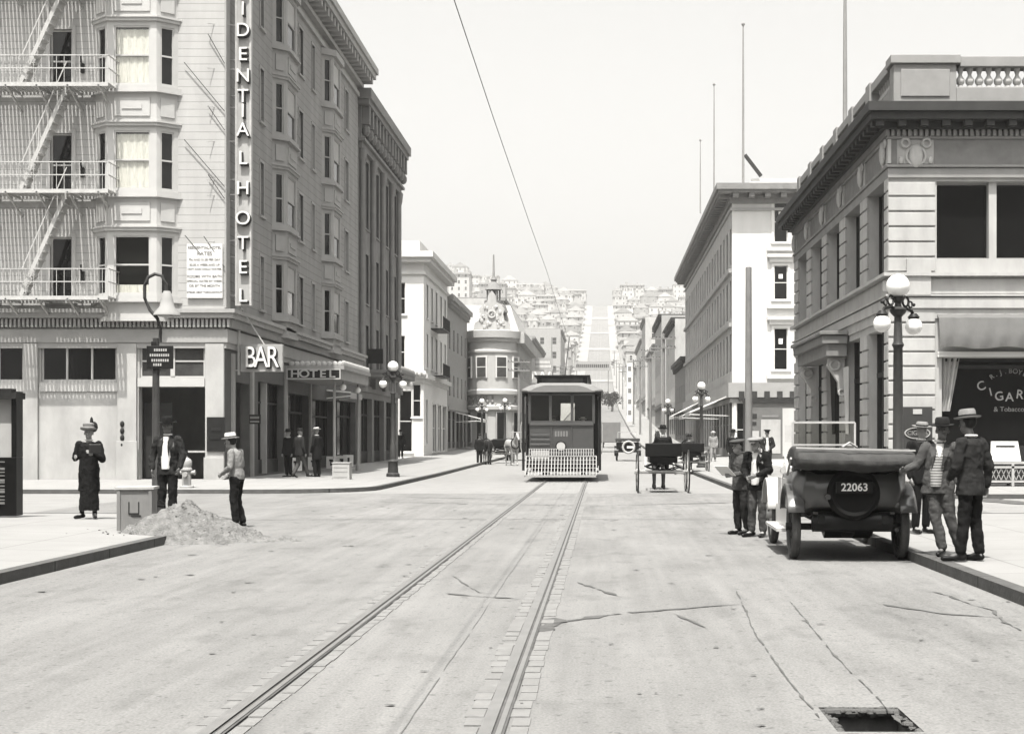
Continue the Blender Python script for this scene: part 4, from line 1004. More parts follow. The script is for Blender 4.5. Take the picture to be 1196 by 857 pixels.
    o = b.build('awning', M_awn, t, smooth=True)
    q = MB(); q.bar((a0, -.1, z(412)), (a0 + L, -.1, z(412)), .06); q.box(a0, a0 + L, -.12, -.02, z(417), z(413)); q.build('awning_bar', M_white, o)
bank()

# right: long white four-storey building
def white_right():
    X0, X1, Y0, Y1 = XR, 26., 91.7, 143.; g0 = .1
    t = thing('white_office_building', 'long white four storey building with grey cornice behind the limestone bank', 'building', (X0, Y0, 0)); T = Matrix.Translation((-X0, -Y0, 0))
    z = lambda py: ZZ(py, Y0); u = lambda px: XX(px, Y0) - X0; W = X1 - X0; D = Y1 - Y0; ZT = z(238)
    FS, FW = T @ FR('S', X0, Y0, 0), T @ FR('W', X0, Y1, 0)
    lv = [(z(432), z(383)), (z(350), z(310)), (z(283), z(246) + .6)]
    so = [(u(904), u(920), a, c) for a, c in lv] + [(u(904) + 3.8, u(920) + 3.8, a, c) for a, c in lv] + [(u(860), u(872), g0 + .3, z(470))]
    wo = []; k = 1.2
    while k < D - 1.5:
        for a, c in ((5.8, 8.2), (9.2, 11.6), (12.6, 14.9)): wo.append((k, k + 1.1, a, c))
        wo.append((k - .3, k + 1.5, g0 + .8, 4.0)); k += 2.55
    b = MB(FS); wall_grid(b, 0, W, -.5, ZT, so); b.M = T @ FR('N', X1, Y1, 0); wall_grid(b, 0, W, -.5, ZT, []); b.M = T @ FR('E', X1, Y0, 0); wall_grid(b, 0, D, -.5, ZT, [])
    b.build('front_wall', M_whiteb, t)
    b = MB(FW); wall_grid(b, 0, D, -.5, ZT, wo); b.build('side_wall', M_cement, t)  # darker grey than the white front: the side's shade put into its colour
    for a, c, z0, z1 in so:
        o = window(t, FS, (a + c) / 2, z0, c - a, z1 - z0, 'S', casing=.16, fm=M_white)
        if z0 > 4:
            q = MB(FS); q.box(a - .45, c + .45, -.3, 0, z1 + .5, z1 + .7); q.box(a - .3, c + .3, -.15, 0, z1 + .2, z1 + .5); q.box(a - .45, c + .45, -.2, 0, z0 - .55, z0 - .35); q.split('window_hood', M_whiteb, t)
            q = MB(); q.box(-.13, .13, .08, .1, (z1 - z0) * .62, (z1 - z0) * .75); q.build('notice', M_paper, o)
    for a, c, z0, z1 in wo: simple_win(t, FW @ Matrix.Translation((0, .12, 0)), (a + c) / 2, z0, c - a, z1 - z0, 'W', fm=M_cement, pm=M_glass2)
    b = MB(T); slab(b, X0, X1, Y0, Y1, .25, z(464), z(447)); slab(b, X0, X1, Y0, Y1, .1, z(470), z(465)); slab(b, X0, X1, Y0, Y1, .12, z(246), z(243))
    b.box(X0 - .2, X0 - .01, Y0 + .1, Y1 - .1, 8.6, 8.85); b.box(X0 - .2, X0 - .01, Y0 + .1, Y1 - .1, 12.0, 12.25); b.split('string_course', M_tanflat, t)
    b = MB(T); slab(b, X0, X1, Y0, Y1, .15, z(238), z(232)); slab(b, X0, X1, Y0, Y1, .9, z(227), z(224)); slab(b, X0, X1, Y0, Y1, 1.05, z(224) + .002, z(217)); slab(b, X0, X1, Y0, Y1, .2, z(232) + .002, z(227) - .002)
    x = X0
    while x < X1: b.box(x, x + .35, Y0 - .8, Y0 - .2, z(232), z(227) - .004); x += 1.0
    y = Y0
    while y < Y1: b.box(X0 - .8, X0 - .2, y, y + .35, z(232), z(227) - .004); y += 1.0
    b.build('cornice', M_frieze, t); b = MB(T); slab(b, X0, X1, Y0, Y1, -1.2, z(217), z(208)); b.build('parapet', M_whiteb, t)
    # ironwork fringe over the shop doors
    q = MB(FS); 
    for k in range(7): q.box(.4 + k * .8, .75 + k * .8, -.3, -.1, z(468), z(457))
    q.build('bracket_row', M_dkcorn, t)
white_right()
row_building('shop_building', 'low dark shop building with awnings beyond the white office building', 'R', 143.3, 163, 9.5, M_ornate, M_dkcorn, floors=1, ncol=5)
row_building('shop_building', 'pale building with dark cornice third beyond the white office building', 'R', 163.3, 186, 15.0, M_lime, M_dkcorn, floors=3, ncol=5)
row_building('shop_building', 'grey four storey building with dark cornice on the right side of the street', 'R', 200, 224, 18.5, M_tanflat, M_dkcorn, floors=3, ncol=6)
row_building('shop_building', 'light building lower than its neighbours at the right of the street', 'R', 224.4, 262, 16.0, M_whiteb, M_limed, floors=3, ncol=8)
row_building('shop_building', 'tall narrow pale building before the hill on the right', 'R', 275, 300, 24.5, M_lime, M_limed, floors=4, ncol=6)
row_building('shop_building', 'broad light apartment block low on the right of the hill', 'R', 300.5, 345, 22.0, M_whiteb, M_limed, floors=4, ncol=9, depth=30)
row_building('shop_building', 'long grey block between the domed building and the hill', 'L', 250, 300, 19.0, M_tanflat, M_limed, floors=3, ncol=9, depth=24)
row_building('shop_building', 'whitewashed block with flat roof left of the hill foot', 'L', 310, 360, 22.0, M_lime, M_limed, floors=3, ncol=9, depth=9, setb=6)

# the blocks on both sides of the camera (outside the frame, they shade and mirror the street)
row_building('shop_building', 'plain brick block on the near left of the crossing, outside the picture', 'L', -60, 20.5, 11.5, M_tanflat, floors=2, ncol=14, setb=.2, gz=.2)
row_building('shop_building', 'plain stone block on the near right of the crossing, outside the picture', 'R', -60, 20.5, 12.5, M_limed, floors=2, ncol=14, setb=1.4, gz=.2)
row_building('shop_building', 'block closing the view behind the camera, left', 'L', -110, -75, 13, M_tanflat, floors=2, ncol=8, setb=-7, gz=.2, depth=30)
row_building('shop_building', 'block closing the view behind the camera, right', 'R', -110, -75, 14, M_limed, floors=2, ncol=8, setb=-3, gz=.2, depth=30)

def hoarding():
    y = 88.; x0, x1 = XX(872, y), XX(932, y); z1 = ZZ(470, y); z0 = Rz(y) + .2
    t = thing('poster_hoarding', 'pale hoarding pasted with faint posters beside the tall brown pole', 'hoarding', (x0, y, z0)); W = x1 - x0; H = z1 - z0; b = MB(); b.box(0, W, 0, .1, 0, H); b.build('board', M_awn, t)
    b = MB(); b.box(-.25, W, -.12, .12, H, H + .25); b.box(-.2, 0, -.1, .12, 0, H); b.build('frame', M_dark, t)
    for a, c, e, f, m in ((.06, .2, .72, .8, M_dark), (.06, .19, .6, .66, M_dark), (.3, .62, .74, .78, M_ornate), (.28, .66, .1, .7, M_cement), (.7, .95, .05, .9, M_creamflat), (.74, .9, .3, .6, M_blind), (.06, .24, .1, .5, M_blind)):
        b = MB(); b.box(W * a, W * c, -.02 - .004 * e, -.001, H * e, H * f); b.build('poster', m, t)
hoarding()
# ------------------------------------------------------------------ houses, trees and poles on the hill
HM = [M_creamflat, M_lime, M_tanflat, M_limed, M_creamflat, M_cement]
HR = [M_limed, M_tanflat, M_lime]
_seen = set()
def hill_house(x, y, w, d, h, k, big=False):
    g = Hz(x, y); names = ['house', 'flat_roofed_house', 'gabled_house']
    kind = rnd.choice([1, 1, 0, 2]) if not big else 1
    side = 'left' if x < -2 else 'right'; wallm = HM[k % len(HM)]; shade = {M_lime.name: 'pale stone', M_tanflat.name: 'grey painted', M_limed.name: 'weathered grey', M_creamflat.name: 'cream', M_cement.name: 'light plastered'}[wallm.name]
    rel = 'low on' if y < 520 else 'half way up' if y < 800 else 'near the crest of'
    roofn = ['gabled', 'flat roofed', 'steep gabled'][kind]
    t = thing(['gabled_house', 'flat_roofed_house', 'gabled_house'][kind], f'{shade} {roofn} house {rel} the hill {side} of the street', 'house', (x, y, g), 0, f'{shade} {roofn} houses {rel} the hill {side} of the street')
    b = MB(); b.box(-w / 2, w / 2, 0, d, -6, h)
    if rnd.random() < .5: b.box(-w * .38, -w * .1, -.7, 0, 1.5, h - .4); b.box(w * .1, w * .38, -.7, 0, 1.5, h - .4); bx = .72
    else: bx = .02
    b.build('wall', wallm, t); r = MB()
    if kind == 1: r.box(-w / 2 - .35, w / 2 + .35, -.75, d + .2, h - .5, h - .05); r.box(-w / 2 + .1, w / 2 - .1, .1, d - .1, h - .05, h + .35)
    else:
        rh = w * .32; r.add([(-w / 2 - .3, -.4, h - .1), (w / 2 + .3, -.4, h - .1), (0, -.4, h + rh), (-w / 2 - .3, d + .3, h - .1), (w / 2 + .3, d + .3, h - .1), (0, d + .3, h + rh)], [(0, 1, 2), (3, 5, 4), (0, 3, 4, 1), (1, 4, 5, 2), (2, 5, 3, 0)])
    ro = r.build('roof', HR[rnd.randrange(3)], t)
    if rnd.random() < .6:
        c = MB(); cx = rnd.uniform(-.3, .3) * w; c.box(cx - .3, cx + .3, d * .5, d * .5 + .6, h, h + 1.6 + (kind != 1) * 1.2); c.build('chimney', M_limed, ro)
    nf = max(1, int(h / 3.4)); nc = max(2, int(w / 3))
    for f in range(nf):
        for c in range(nc):
            simple_win(t, Matrix.Translation((0, -bx if False else 0, 0)), -w / 2 + w * (c + .5) / nc, f * h / nf + 1.1, 1.0, 1.7, 'S')if bx < .1 else None
    if bx > .1:
        for f in range(nf):
            for c in (-.24, .24): simple_win(t, Matrix.Translation((0, -.7, 0)), w * c, max(1.9, f * h / nf + 1.1), min(1.0, w * .2), min(1.5, h - 3), 'S')
    for f in range(nf):  # windows on the wall towards the street
        if abs(x) < 40:
            xs = w / 2 if x < 0 else -w / 2
            for c in (.3, .7): simple_win(t, FR('E' if x < 0 else 'W', xs, 0 if x < 0 else d, 0), d * c, f * h / nf + 1.1, 1.0, 1.6, 'E' if x < 0 else 'W')
k = 0; y = 350
while y < 1175:
    lx = XX(470, y) if y > 520 else XX(600, y); rx = XX(812, y)
    for sgn in (-1, 1):
        x = (XL - .3 if sgn < 0 else XR + .3)
        lim = lx if sgn < 0 else rx
        if y < 440 and sgn < 0: continue
        while (x > lim) if sgn < 0 else (x < lim):
            w_ = rnd.uniform(6.5, 13); h_ = rnd.uniform(7, 11) + (y < 700) * rnd.uniform(0, 4)
            if y > 1100: h_ += rnd.uniform(0, 5)
            xx = x + sgn * w_ / 2
            if not (y < 440 and sgn < 0): hill_house(xx, y + rnd.uniform(-3, 3), w_, rnd.uniform(11, 16), h_, rnd.randrange(60)); k += 1
            x += sgn * (w_ + (rnd.uniform(0, .8) if rnd.random() < .88 else rnd.uniform(3, 6)))
    y += rnd.uniform(25, 33) if y < 800 else rnd.uniform(34, 46)
print('houses', k)
# towers and big blocks on the skyline
def crest_block(px0, px1, y, pyt, label, m):
    x0, x1 = XX(px0, y), XX(px1, y); xc = (x0 + x1) / 2; g = Hz(xc, y); h = ZZ(pyt, y) - g; w_ = x1 - x0
    t = thing('crest_apartment_house', label, 'apartment house', (xc, y, g)); b = MB(); b.box(-w_ / 2, w_ / 2, 0, 18, -6, h); b.build('wall', m, t)
    r = MB(); r.box(-w_ / 2 - .6, w_ / 2 + .6, -.7, 18.3, h - 1.1, h - .3)
    r.box(-w_ * .3, -w_ * .3 + 2, 4, 7, h, h + 2.2); r.box(w_ * .2, w_ * .2 + 1.2, 4, 6, h, h + 1.8); r.build('roof', M_limed, t)
    nf = max(1, int(h / 3.4)); nc = int(w_ / 3)
    for f in range(nf):
        for c in range(nc): simple_win(t, Matrix.Identity(4), -w_ / 2 + w_ * (c + .5) / nc, f * h / nf + 1.0, 1.2, 1.8, 'S')
crest_block(725, 752, 1120, 332, 'tall apartment house with roof turrets on the crest just right of the street', M_lime)
crest_block(622, 678, 1090, 342, 'wide pale apartment house on the crest just left of the street', M_tanflat)
crest_block(766, 786, 1140, 337, 'smaller apartment house standing back on the crest at the right', M_limed)
crest_block(524, 548, 760, 318, 'light apartment house high on the left shoulder of the hill', M_lime)
crest_block(560, 590, 900, 330, 'grey apartment house behind the spire on the left of the hill', M_limed)
def tree(name, x, y, h, r, label, group=None, n=420, trunk=.3):
    g = Hz(x, y); t = thing(name, label, 'tree', (x, y, g), 0, group); b = MB(); b.tube([(0, 0, -.3), (.1, 0, h * .3), (-.1, .1, h * .6)], r * .1, 7, r * .05)
    for k in range(4): a = rnd.uniform(0, 6.28); b.tube([(0, 0, h * .35), (r * .5 * math.cos(a), r * .5 * math.sin(a), h * .65)], r * .05, 5, r * .02)
    b.build('trunk', M_bark, t); c = MB(); cl = [(Vector((rnd.uniform(-.6, .6) * r, rnd.uniform(-.6, .6) * r, h * rnd.uniform(.42, .86))), r * rnd.uniform(.3, .55)) for _ in range(9)]
    for k in range(n):
        p, q = cl[k % 9]; d = Vector((rnd.gauss(0, 1), rnd.gauss(0, 1), rnd.gauss(0, 1))).normalized() * q * rnd.uniform(.6, 1.05); s = r * rnd.uniform(.05, .1) * (.6 if n > 1000 else 1)
        a = Vector((rnd.gauss(0, 1), rnd.gauss(0, 1), rnd.gauss(0, 1))).normalized(); e = a.cross(Vector((.3, .5, .8))).normalized(); o = p + d
        c.add([o - a * s - e * s * .6, o + a * s - e * s * .6, o + a * s + e * s * .6, o - a * s + e * s * .6], [(0, 1, 2, 3)])
    c.build('crown', M_leaf, t)
tree('street_tree', XX(715, 330), 330, 4.2, 3.1, 'dark bushy tree at the roadside right of the streetcar roof', n=1400)
for i, (px, y, h) in enumerate([(662, 640, 7), (665, 560, 6), (672, 820, 7), (655, 700, 8), (758, 560, 7), (772, 470, 7), (790, 800, 9), (800, 950, 10), (640, 900, 9), (610, 820, 9), (540, 620, 8), (716, 640, 4), (722, 760, 4)]):
    tree('hill_tree', XX(px, y), y, h, h * .45, 'dark round tree growing among the hill houses', 'round trees among the hill houses', n=200)
def pole(x, y, h, label, arms=2, r=.14, name='utility_pole', group=None, m=None, z0=None):
    g = (Hz(x, y) + .15) if z0 is None else z0; t = thing(name, label, 'pole', (x, y, g), 0, group)
    b = MB(); b.zrings([(r, -.3), (r * .75, h - .03), (r * .5, h)], n=10); b.build('shaft', m or M_wood, t, smooth=True)
    for k in range(arms):
        z = h - .4 - k * .75; a = MB(); a.box(-1.0, 1.0, -r - .09, -r * .6, z - .06, z + .06); ao = a.build('crossarm', M_wood, t)
        for s in (-.9, -.6, -.3, .3, .6, .9): i = MB(); i.zrings([(.03, z + .06), (.05, z + .1), (.035, z + .16)], (s, -r - .04, 0), 8); i.build('insulator', M_glass2, ao)
    return t
pole(6.25, 62., 8.7, 'plain brown pole rising before the white office building', arms=0, r=.17)
b = [(5.0, 118, 9.5), (5.0, 150, 10), (5.0, 190, 10), (5.1, 235, 10.5), (5.0, 290, 10), (5.0, 350, 10), (5.0, 420, 10), (5.0, 500, 10), (5.0, 590, 10)]
for x, y, h in b: pole(x, y, h, 'cross armed pole in the row along the right pavement towards the hill', group='cross armed poles along the right pavement')
for x, y, h in [(-7.3, 128, 8), (-8.3, 245, 9), (-8.3, 290, 10), (-8.3, 380, 10)]: pole(x, y, h, 'cross armed pole in the row along the left pavement before the hill', group='cross armed poles along the left pavement')
# flagpoles and spars
def flagpole(px, y, pyt, pyb, label, r=.07):
    p = at(px, pyb, y); t = thing('flagpole', label, 'flagpole', p); h = ZZ(pyt, y) - p.z; b = MB(); b.zrings([(r, -.6), (r * .8, h * .6), (r * .5, h)], n=8); b.build('shaft', M_limed, t); q = MB(); q.ball((0, 0, h + .08), .12); q.build('finial', M_limed, t); return t
flagpole(987, 55, -40, 134, 'tall grey flagpole on the roof of the limestone bank', .09)
flagpole(868, 96, 30, 209, 'tallest flagpole on the roof of the white office building', .085)
flagpole(834, 118, 100, 222, 'thin flagpole in the middle of the three on the office roof', .07)
flagpole(818, 138, 165, 242, 'shortest and farthest flagpole on the white office roof', .07)
a, c = at(870, 181, 97), at(889, 206, 97); b = MB(); b.bar(a, c, .22); b.build('roof_spar', M_dkcorn, None); tag(bpy.data.objects['roof_spar'], 'slanting dark timber spar leaning on the white office roof', 'spar')
q = MB(); q.box(c.x - .6, c.x + 5, 97.3, 97.7, c.z - .6, c.z - .1); o = q.build('roof_housing', M_whiteb, None); tag(o, 'low white housing box on the roof beneath the slanting spar', 'roof box')
# overhead wire
pts = [(-1.5, y, 6.1 + Rz(y) - .12 * math.sin(((y % 40) / 40) * math.pi)) for y in range(-10, 420, 10)]
b = MB(); b.tube(pts, .0055, 5); tag(b.build('trolley_wire', M_wire), 'thin overhead trolley wire stretched above the streetcar track', 'wire')

# ------------------------------------------------------------------ street lamps
def lamp(x, y, z, H, label, small_up=False):
    t = thing('street_lamp', label, 'street lamp', (x, y, z), R_(42), 'three globe street lamps'); s = H / 4.1
    b = MB(); b.zrings([(.24, -.02), (.24, .1), (.19, .14), (.17, .5), (.2, .55), (.12, .62), (.115, 1.1), (.085, 1.15), (.075, 2.9), (.1, 2.95), (.075, 3.0), (.06, 3.4), (.12, 3.46), (.14, 3.52), (.06, 3.57), (.05, 3.62), (.1, 3.68), (.12, 3.72)], n=16); b.v = [(p[0] * s, p[1] * s, p[2] * s) for p in b.v]
    b.build('post', M_lpost, t, smooth=True)
    b = MB()
    for a in (-1, 1): 
        b.tube([(0, 0, 3.48), (a * .18, 0, 3.56), (a * .36, 0, 3.52), (a * .42, 0, 3.44)], .028, 8); b.zrings([(.05, 3.48), (.1, 3.42), (.08, 3.39)], (a * .42, 0, 0), 12); b.torus((a * .2, 0, 3.66), .08, .02, 'y', 14, 6); b.ball((a * .42, 0, 3.62), .03)
        b.torus((a * .33, 0, 3.62), .05, .016, 'y', 12, 6)
    b.v = [(p[0] * s, p[1] * s, p[2] * s) for p in b.v]; b.build('bracket', M_irond, t, smooth=True)
    for dx, zz, r in ((0, 3.9, .19), (-.42, 3.27, .14), (.42, 3.27, .14)):
        g = MB(); g.ball((dx * s, 0, zz * s), r * s, n=24, m=16); g.build('globe', M_globe, t, smooth=True)
lamp(4.72, 23.2, walkz(4.72, 23.2), 4.05, 'large three globe street lamp in front of the corner bank')
lamp(-7.75, 54., walkz(-7.75, 54), 4.3, 'three globe street lamp at the kerb beyond the hotel')
lamp(4.75, 69.5, walkz(4.75, 69), 4.1, 'three globe street lamp beside the striped awnings on the right')
lamp(-8.9, 108, walkz(-8.9, 108), 4.1, 'small far street lamp in front of the white corner building')
lamp(-8.4, 126, walkz(-8.4, 126), 4.4, 'distant street lamp before the domed corner building')
lamp(4.9, 108, walkz(4.9, 108), 4.1, 'farther street lamp on the right behind the buggies')
# gooseneck lamp with enamel bell shade, rectangular sign on its post
def gooseneck():
    x, y = -8.15, 26.6; z = walkz(x, y) ; t = thing('gooseneck_lamp', 'tall gooseneck lamp post with pale bell shade and small dark sign', 'street lamp', (x, y, z)); k = y / FOC
    Z = lambda py: ZZ(py, y) - z; X = lambda px: XX(px, y) - x
    b = MB(); b.zrings([(.13, 0), (.13, .3), (.075, .4), (.06, Z(395))], n=12)
    b.tube([(X(187), 0, Z(400)), (X(187.5), 0, Z(385)), (X(184), 0, Z(372)), (X(175), 0, Z(362)), (X(169), 0, Z(348)), (X(169), 0, Z(334)), (X(173), 0, Z(324)), (X(181), 0, Z(320)), (X(189), 0, Z(322)), (X(194), 0, Z(332)), (X(194.5), 0, Z(343))], .032, 10); b.build('post', M_lpost, t, smooth=True)
    b = MB(); b.zrings([(.06, Z(340)), (.09, Z(345)), (.11, Z(350)), (.13, Z(358)), (.235, Z(366)), (.24, Z(368.5)), (.2, Z(368))], (X(195), 0, 0), 24); b.build('bell_shade', M_tanflat, t, smooth=True)
    b = MB(); b.box(X(173), X(204), -.1, -.065, Z(431), Z(404)); b.box(X(178), X(184), -.09, -.07, Z(404), Z(399)); s = b.build('sign_board', M_sign_d, t, bevel=.01)
    b = MB()
    for py, a, c in ((409, 182, 196), (415, 177, 200), (421, 179, 198), (426, 181, 190)):
        xx = a
        while xx < c: b.box(X(xx), X(xx + 1.6), -.108, -.101, Z(py + 1.6), Z(py - 1.4)); xx += 2.6
    b.build('lettering', M_iron, s)
gooseneck()

# ------------------------------------------------------------------ signs
def vsign():
    y = 46.9; x0, x1 = XX(275.5, y), XX(293, y); zt, zb = ZZ(-60, y), ZZ(357, y)
    t = thing('vertical_hotel_sign', 'tall vertical pale sign board reading RESIDENTIAL HOTEL letter under letter', 'sign', (x0, y, zb)); W = x1 - x0; H = zt - zb
    b = MB(); b.box(0, W, 0, .3, 0, H); b.build('board', M_cement, t, bevel=.01)
    b = MB(); b.box(-.02, .045, -.02, -.001, 0, H); b.box(W - .045, W + .02, -.02, -.001, 0, H); b.box(.046, W - .046, -.02, -.001, 0, .06); b.build('edge_trim', M_iron, t)
    L = [('I', 12), ('D', 37), ('E', 65), ('N', 90), ('T', 114), ('I', 131), ('A', 153), ('L', 186), ('H', 221), ('O', 256), ('T', 285), ('E', 313), ('L', 346)]
    L = [('R', -58 + 0), ('E', -36), ('S', -12)] + L
    for ch, py in L:
        o = text_obj(ch, .60, .05, M_letter_m, 'letter', t, (W * .52 + .03, -.06, ZZ(py, y) - zb - .04), weight=.012)
        o2 = text_obj(ch, .62, .02, M_white, 'letter_face', o, (-.03, -.06, .04), weight=.0)
    b = MB()
    for py in (70, 112, 165, 235, 300, 345):
        z = ZZ(py, y) - zb
        if py in (70, 165, 235, 345) or 1: b.bar((-.9, -.1, z + .05), (.0, .05, z), .02); b.bar((-.9, -.1, z + .05), (-1.25, -.52, z + .6), .016) if False else None
    b.build('stay', M_iron, t)
    return t
vsign()
# dark bars on the clapboard wall: the sign stays' cast shadow lines as geometry
b = MB()
for (a, c) in (((243, 40), (262, 74)), ((215, 73), (262, 130)), ((243, 124), (262, 152)), ((215, 163), (262, 218)), ((243, 204), (262, 232)), ((216, 275), (252, 318)), ((238, 276), (262, 312))):
    b.bar((XX(a[0], 46.2), 46.2, ZZ(a[1], 46.2)), (XX(c[0], 46.22), 46.24, ZZ(c[1], 46.22)), .022)
b.split('stay_and_shadow_rod', M_dark, None)
for py in (28, 80, 125, 165, 210, 228, 282):  # iron rods tying the vertical sign back to the wall
    z = ZZ(py, 46.3); b = MB(); b.bar((XX(241, 46.0), 46.1, z - .05), (XX(275, 46.9), 46.9, z + .12), .02); b.build('stay_and_shadow_rod', M_iron)
_rods = sorted([o for o in sc.objects if o.name.startswith('stay_and_shadow_rod')], key=lambda o: o.name)
for o in _rods: tag(o, 'thin bar among the iron stays and modelled stay shadows of the vertical hotel sign', 'stay rod', 'stay rods of the vertical hotel sign')
# painted rates board on the front wall
def rates():
    y = 46.24; x0, x1 = XX(218.5, y), XX(260, y); z0, z1 = ZZ(348, y), ZZ(285, y)
    t = thing('rates_board', 'white wall board with lines of small dark lettering on the hotel front', 'sign', (x0, y - .03, z0)); b = MB(); b.box(0, x1 - x0, 0, .045, 0, z1 - z0); b.build('board', M_white, t)
    W = x1 - x0; H = z1 - z0
    for s, py, sz in (('RESIDENTIAL HOTEL', 289.5, .115), ('RATES', 296.5, .17), ('75c AND $1.00 PER DAY', 303.5, .095), ('$3.50 A WEEK AND UP', 309.5, .095), ('HOT AND COLD WATER', 314.5, .095), ('ROOMS WITH BATH', 323, .12), ('SPECIAL RATES BY WEEK', 328.5, .10), ('OR BY THE MONTH', 334, .11), ('STEAM HEAT THROUGHOUT', 341.5, .085)):
        text_obj(s, sz, .004, M_ornate, 'lettering', t, (W / 2, -.006, ZZ(py, y) - z0), weight=.0015)
rates()
def bar_sign():
    y = 47.4; p0 = at(281, 434, y); W = XX(330, y) - p0.x; H = ZZ(402, y) - p0.z
    t = thing('bar_sign', 'projecting pale rectangular sign reading BAR in shaded block letters', 'sign', p0); b = MB(); b.box(0, W, 0, .22, 0, H); b.build('board', M_tanflat, t, bevel=.01)
    for ch, px in (('B', 293), ('A', 305.5), ('R', 319)):
        o = text_obj(ch, .98, .04, M_letter_m, 'letter', t, (XX(px, y) - p0.x + .03, -.04, H / 2 - .04), sx=.7, weight=.012); text_obj(ch, .98, .02, M_white, 'letter_face', o, (-.03, -.05, .035), sx=.7, weight=.0)
    b = MB(); b.bar((-.35, .1, H + 1.7), (W * .55, .1, H), .03); b.box(XX(264.5, y) - p0.x + .35, XX(264.5, y) - p0.x + .42, .05, .12, -.1, 1.9); b.bar((-.55, .1, .05), (0, .1, .05), .03); b.bar((-.55, .1, H - .1), (0, .1, H - .1), .03); b.build('hanging_frame', M_iron, t)
bar_sign()
def marquee():
    y0, y1 = 55., 61.5; x0 = -11.92; x1 = XX(398, y0); zb, zt = ZZ(443, y0), ZZ(430.5, y0)
    t = thing('hotel_marquee', 'flat marquee over the hotel entrance with HOTEL sign on its near end', 'marquee', (x0, y0, zb)); W = x1 - x0; H = zt - zb; D = y1 - y0
    b = MB(); b.box(0, W, .12, D, 0, .16); b.box(0, W + .1, .12, D, H - .02, H + .12); b.box(W - .1, W, .12, D, .16, H - .02); b.build('canopy', M_tanflat, t)
    b = MB(); b.box(0, W, 0, .1, 0, H); s = b.build('sign_board', M_sign_d, t)
    b = MB(); b.box(-.0, W, -.02, -.001, H - .05, H); b.box(0, W, -.02, -.001, 0, .05); b.box(0, .05, -.02, -.001, .05, H - .05); b.box(W - .05, W, -.02, -.001, .05, H - .05); b.build('sign_frame', M_iron, s)
    for i, ch in enumerate('HOTEL'): text_obj(ch, .40, .02, M_iron, 'letter', s, (W * (.16 + .17 * i), -.02, H / 2), sx=1.25, weight=.006)
    b = MB(); n = 36
    for k in range(n): b.ball((W + .05, .2 + (D - .3) * k / n, H + .2), .05, .09, .13, 8, 6)
    for k in range(10): b.ball((.15 + W * k / 10, .2, H + .19), .11, .05, .11, 8, 6)
    b.build('cresting', M_creamflat, t)
    for yy in (.6, D - .5):
        b = MB(); b.zrings([(.1, -zb + walkz(x1, y0 + yy)), (.1, -zb + .45), (.06, -zb + .5), (.055, 0)], (W - .35, yy, 0), 10); b.build('column', M_tanflat, t, smooth=True)
    for yy in (1.6, 5.):
        b = MB(); b.zrings([(.015, -.12), (.015, 0)], (W - .2, yy, 0), 6); r_ = b.build('lamp_stem', M_irond, t); b = MB(); b.ball((W - .2, yy, -.24), .13); b.build('globe', M_globe, r_, smooth=True)
marquee()
def marquee2():
    y0, y1 = 73.5, 79.; x0 = -11.85; W = 1.7; zb = ZZ(440, y0); t = thing('shop_marquee', 'second marquee farther along with dark name board above it', 'marquee', (x0, y0, zb)); D = y1 - y0
    b = MB(); b.box(0, W, 0, D, 0, .2); b.box(0, W + .05, -.05, D, .2, .36); b.build('canopy', M_ornate, t); b = MB(); n = 22
    for k in range(n): b.ball((W, .3 + (D - .4) * k / n, .44), .05, .1, .12, 8, 6)
    b.build('cresting', M_tanflat, t); b = MB(); b.box(.0, .75, .3, .4, ZZ(424, y0) - zb, ZZ(407, y0) - zb); b.build('name_board', M_sign_d, t)
    for yy in (1.2, 4.2): b = MB(); b.ball((W - .1, yy, -.2), .15); b.build('globe', M_globe, t, smooth=True)
marquee2()
def flat_sign(name, label, px0, px1, pyt, pyb, y, m, texts=(), tm=None, th=.08, bars=(), posts=None):
    p = at(px0, pyb, y); W = XX(px1, y) - p.x; H = ZZ(pyt, y) - p.z; t = thing(name, label, 'sign', p); b = MB(); b.box(0, W, 0, th, 0, H); b.build('board', m, t)
    for s, fx, fz, sz, sx in texts: text_obj(s, sz, .006, tm or M_white, 'lettering', t, (W * fx, -.008, H * fz), sx=sx)
    if bars:
        b = MB()
        for a, c, z, h in bars:
            x = a
            while x < c: b.box(W * x, W * min(c, x + .035), -.03, -.002, H * z, H * (z + h)); x += .055
        b.build('lettering', tm or M_white, t)
    if posts is not None:
        b = MB(); 
        for fx in (.06, .94): b.box(W * fx - .1, W * fx + .1, .1, .3, -(p.z - posts), H)
        b.build('post', M_wood, t)
    return t
flat_sign('roof_billboard', 'grey billboard with two lines of pale lettering above the streetcar', 619, 646, 418, 432, 262, M_tanflat, bars=((.1, .85, .55, .2), (.15, .9, .2, .2)), posts=Rz(262) + 15)
flat_sign('letter_billboard', 'dark sign showing the large white letters OW behind the streetcar', 617, 640, 433.5, 447, 240, M_tanflat, texts=(('OW', .38, .5, 2.4, 1.1),), posts=Rz(240))
flat_sign('street_banner_board', 'long dark edged board standing low across the foot of the hill street', 671, 713, 422, 433, 352, M_tanflat, bars=((.05, .95, .35, .35),), tm=M_dkcorn, posts=Rz(350))
t_ = flat_sign('vertical_white_sign', 'tall narrow white sign with stacked marks hanging among the poles', 732, 739, 424, 492, 225, M_white, th=.15)
b = MB()
for k in range(5): b.box(.2, .7, -.02, -.002, 1.0 + k * 1.7, 1.7 + k * 1.7)
b.build('lettering', M_ornate, t_)
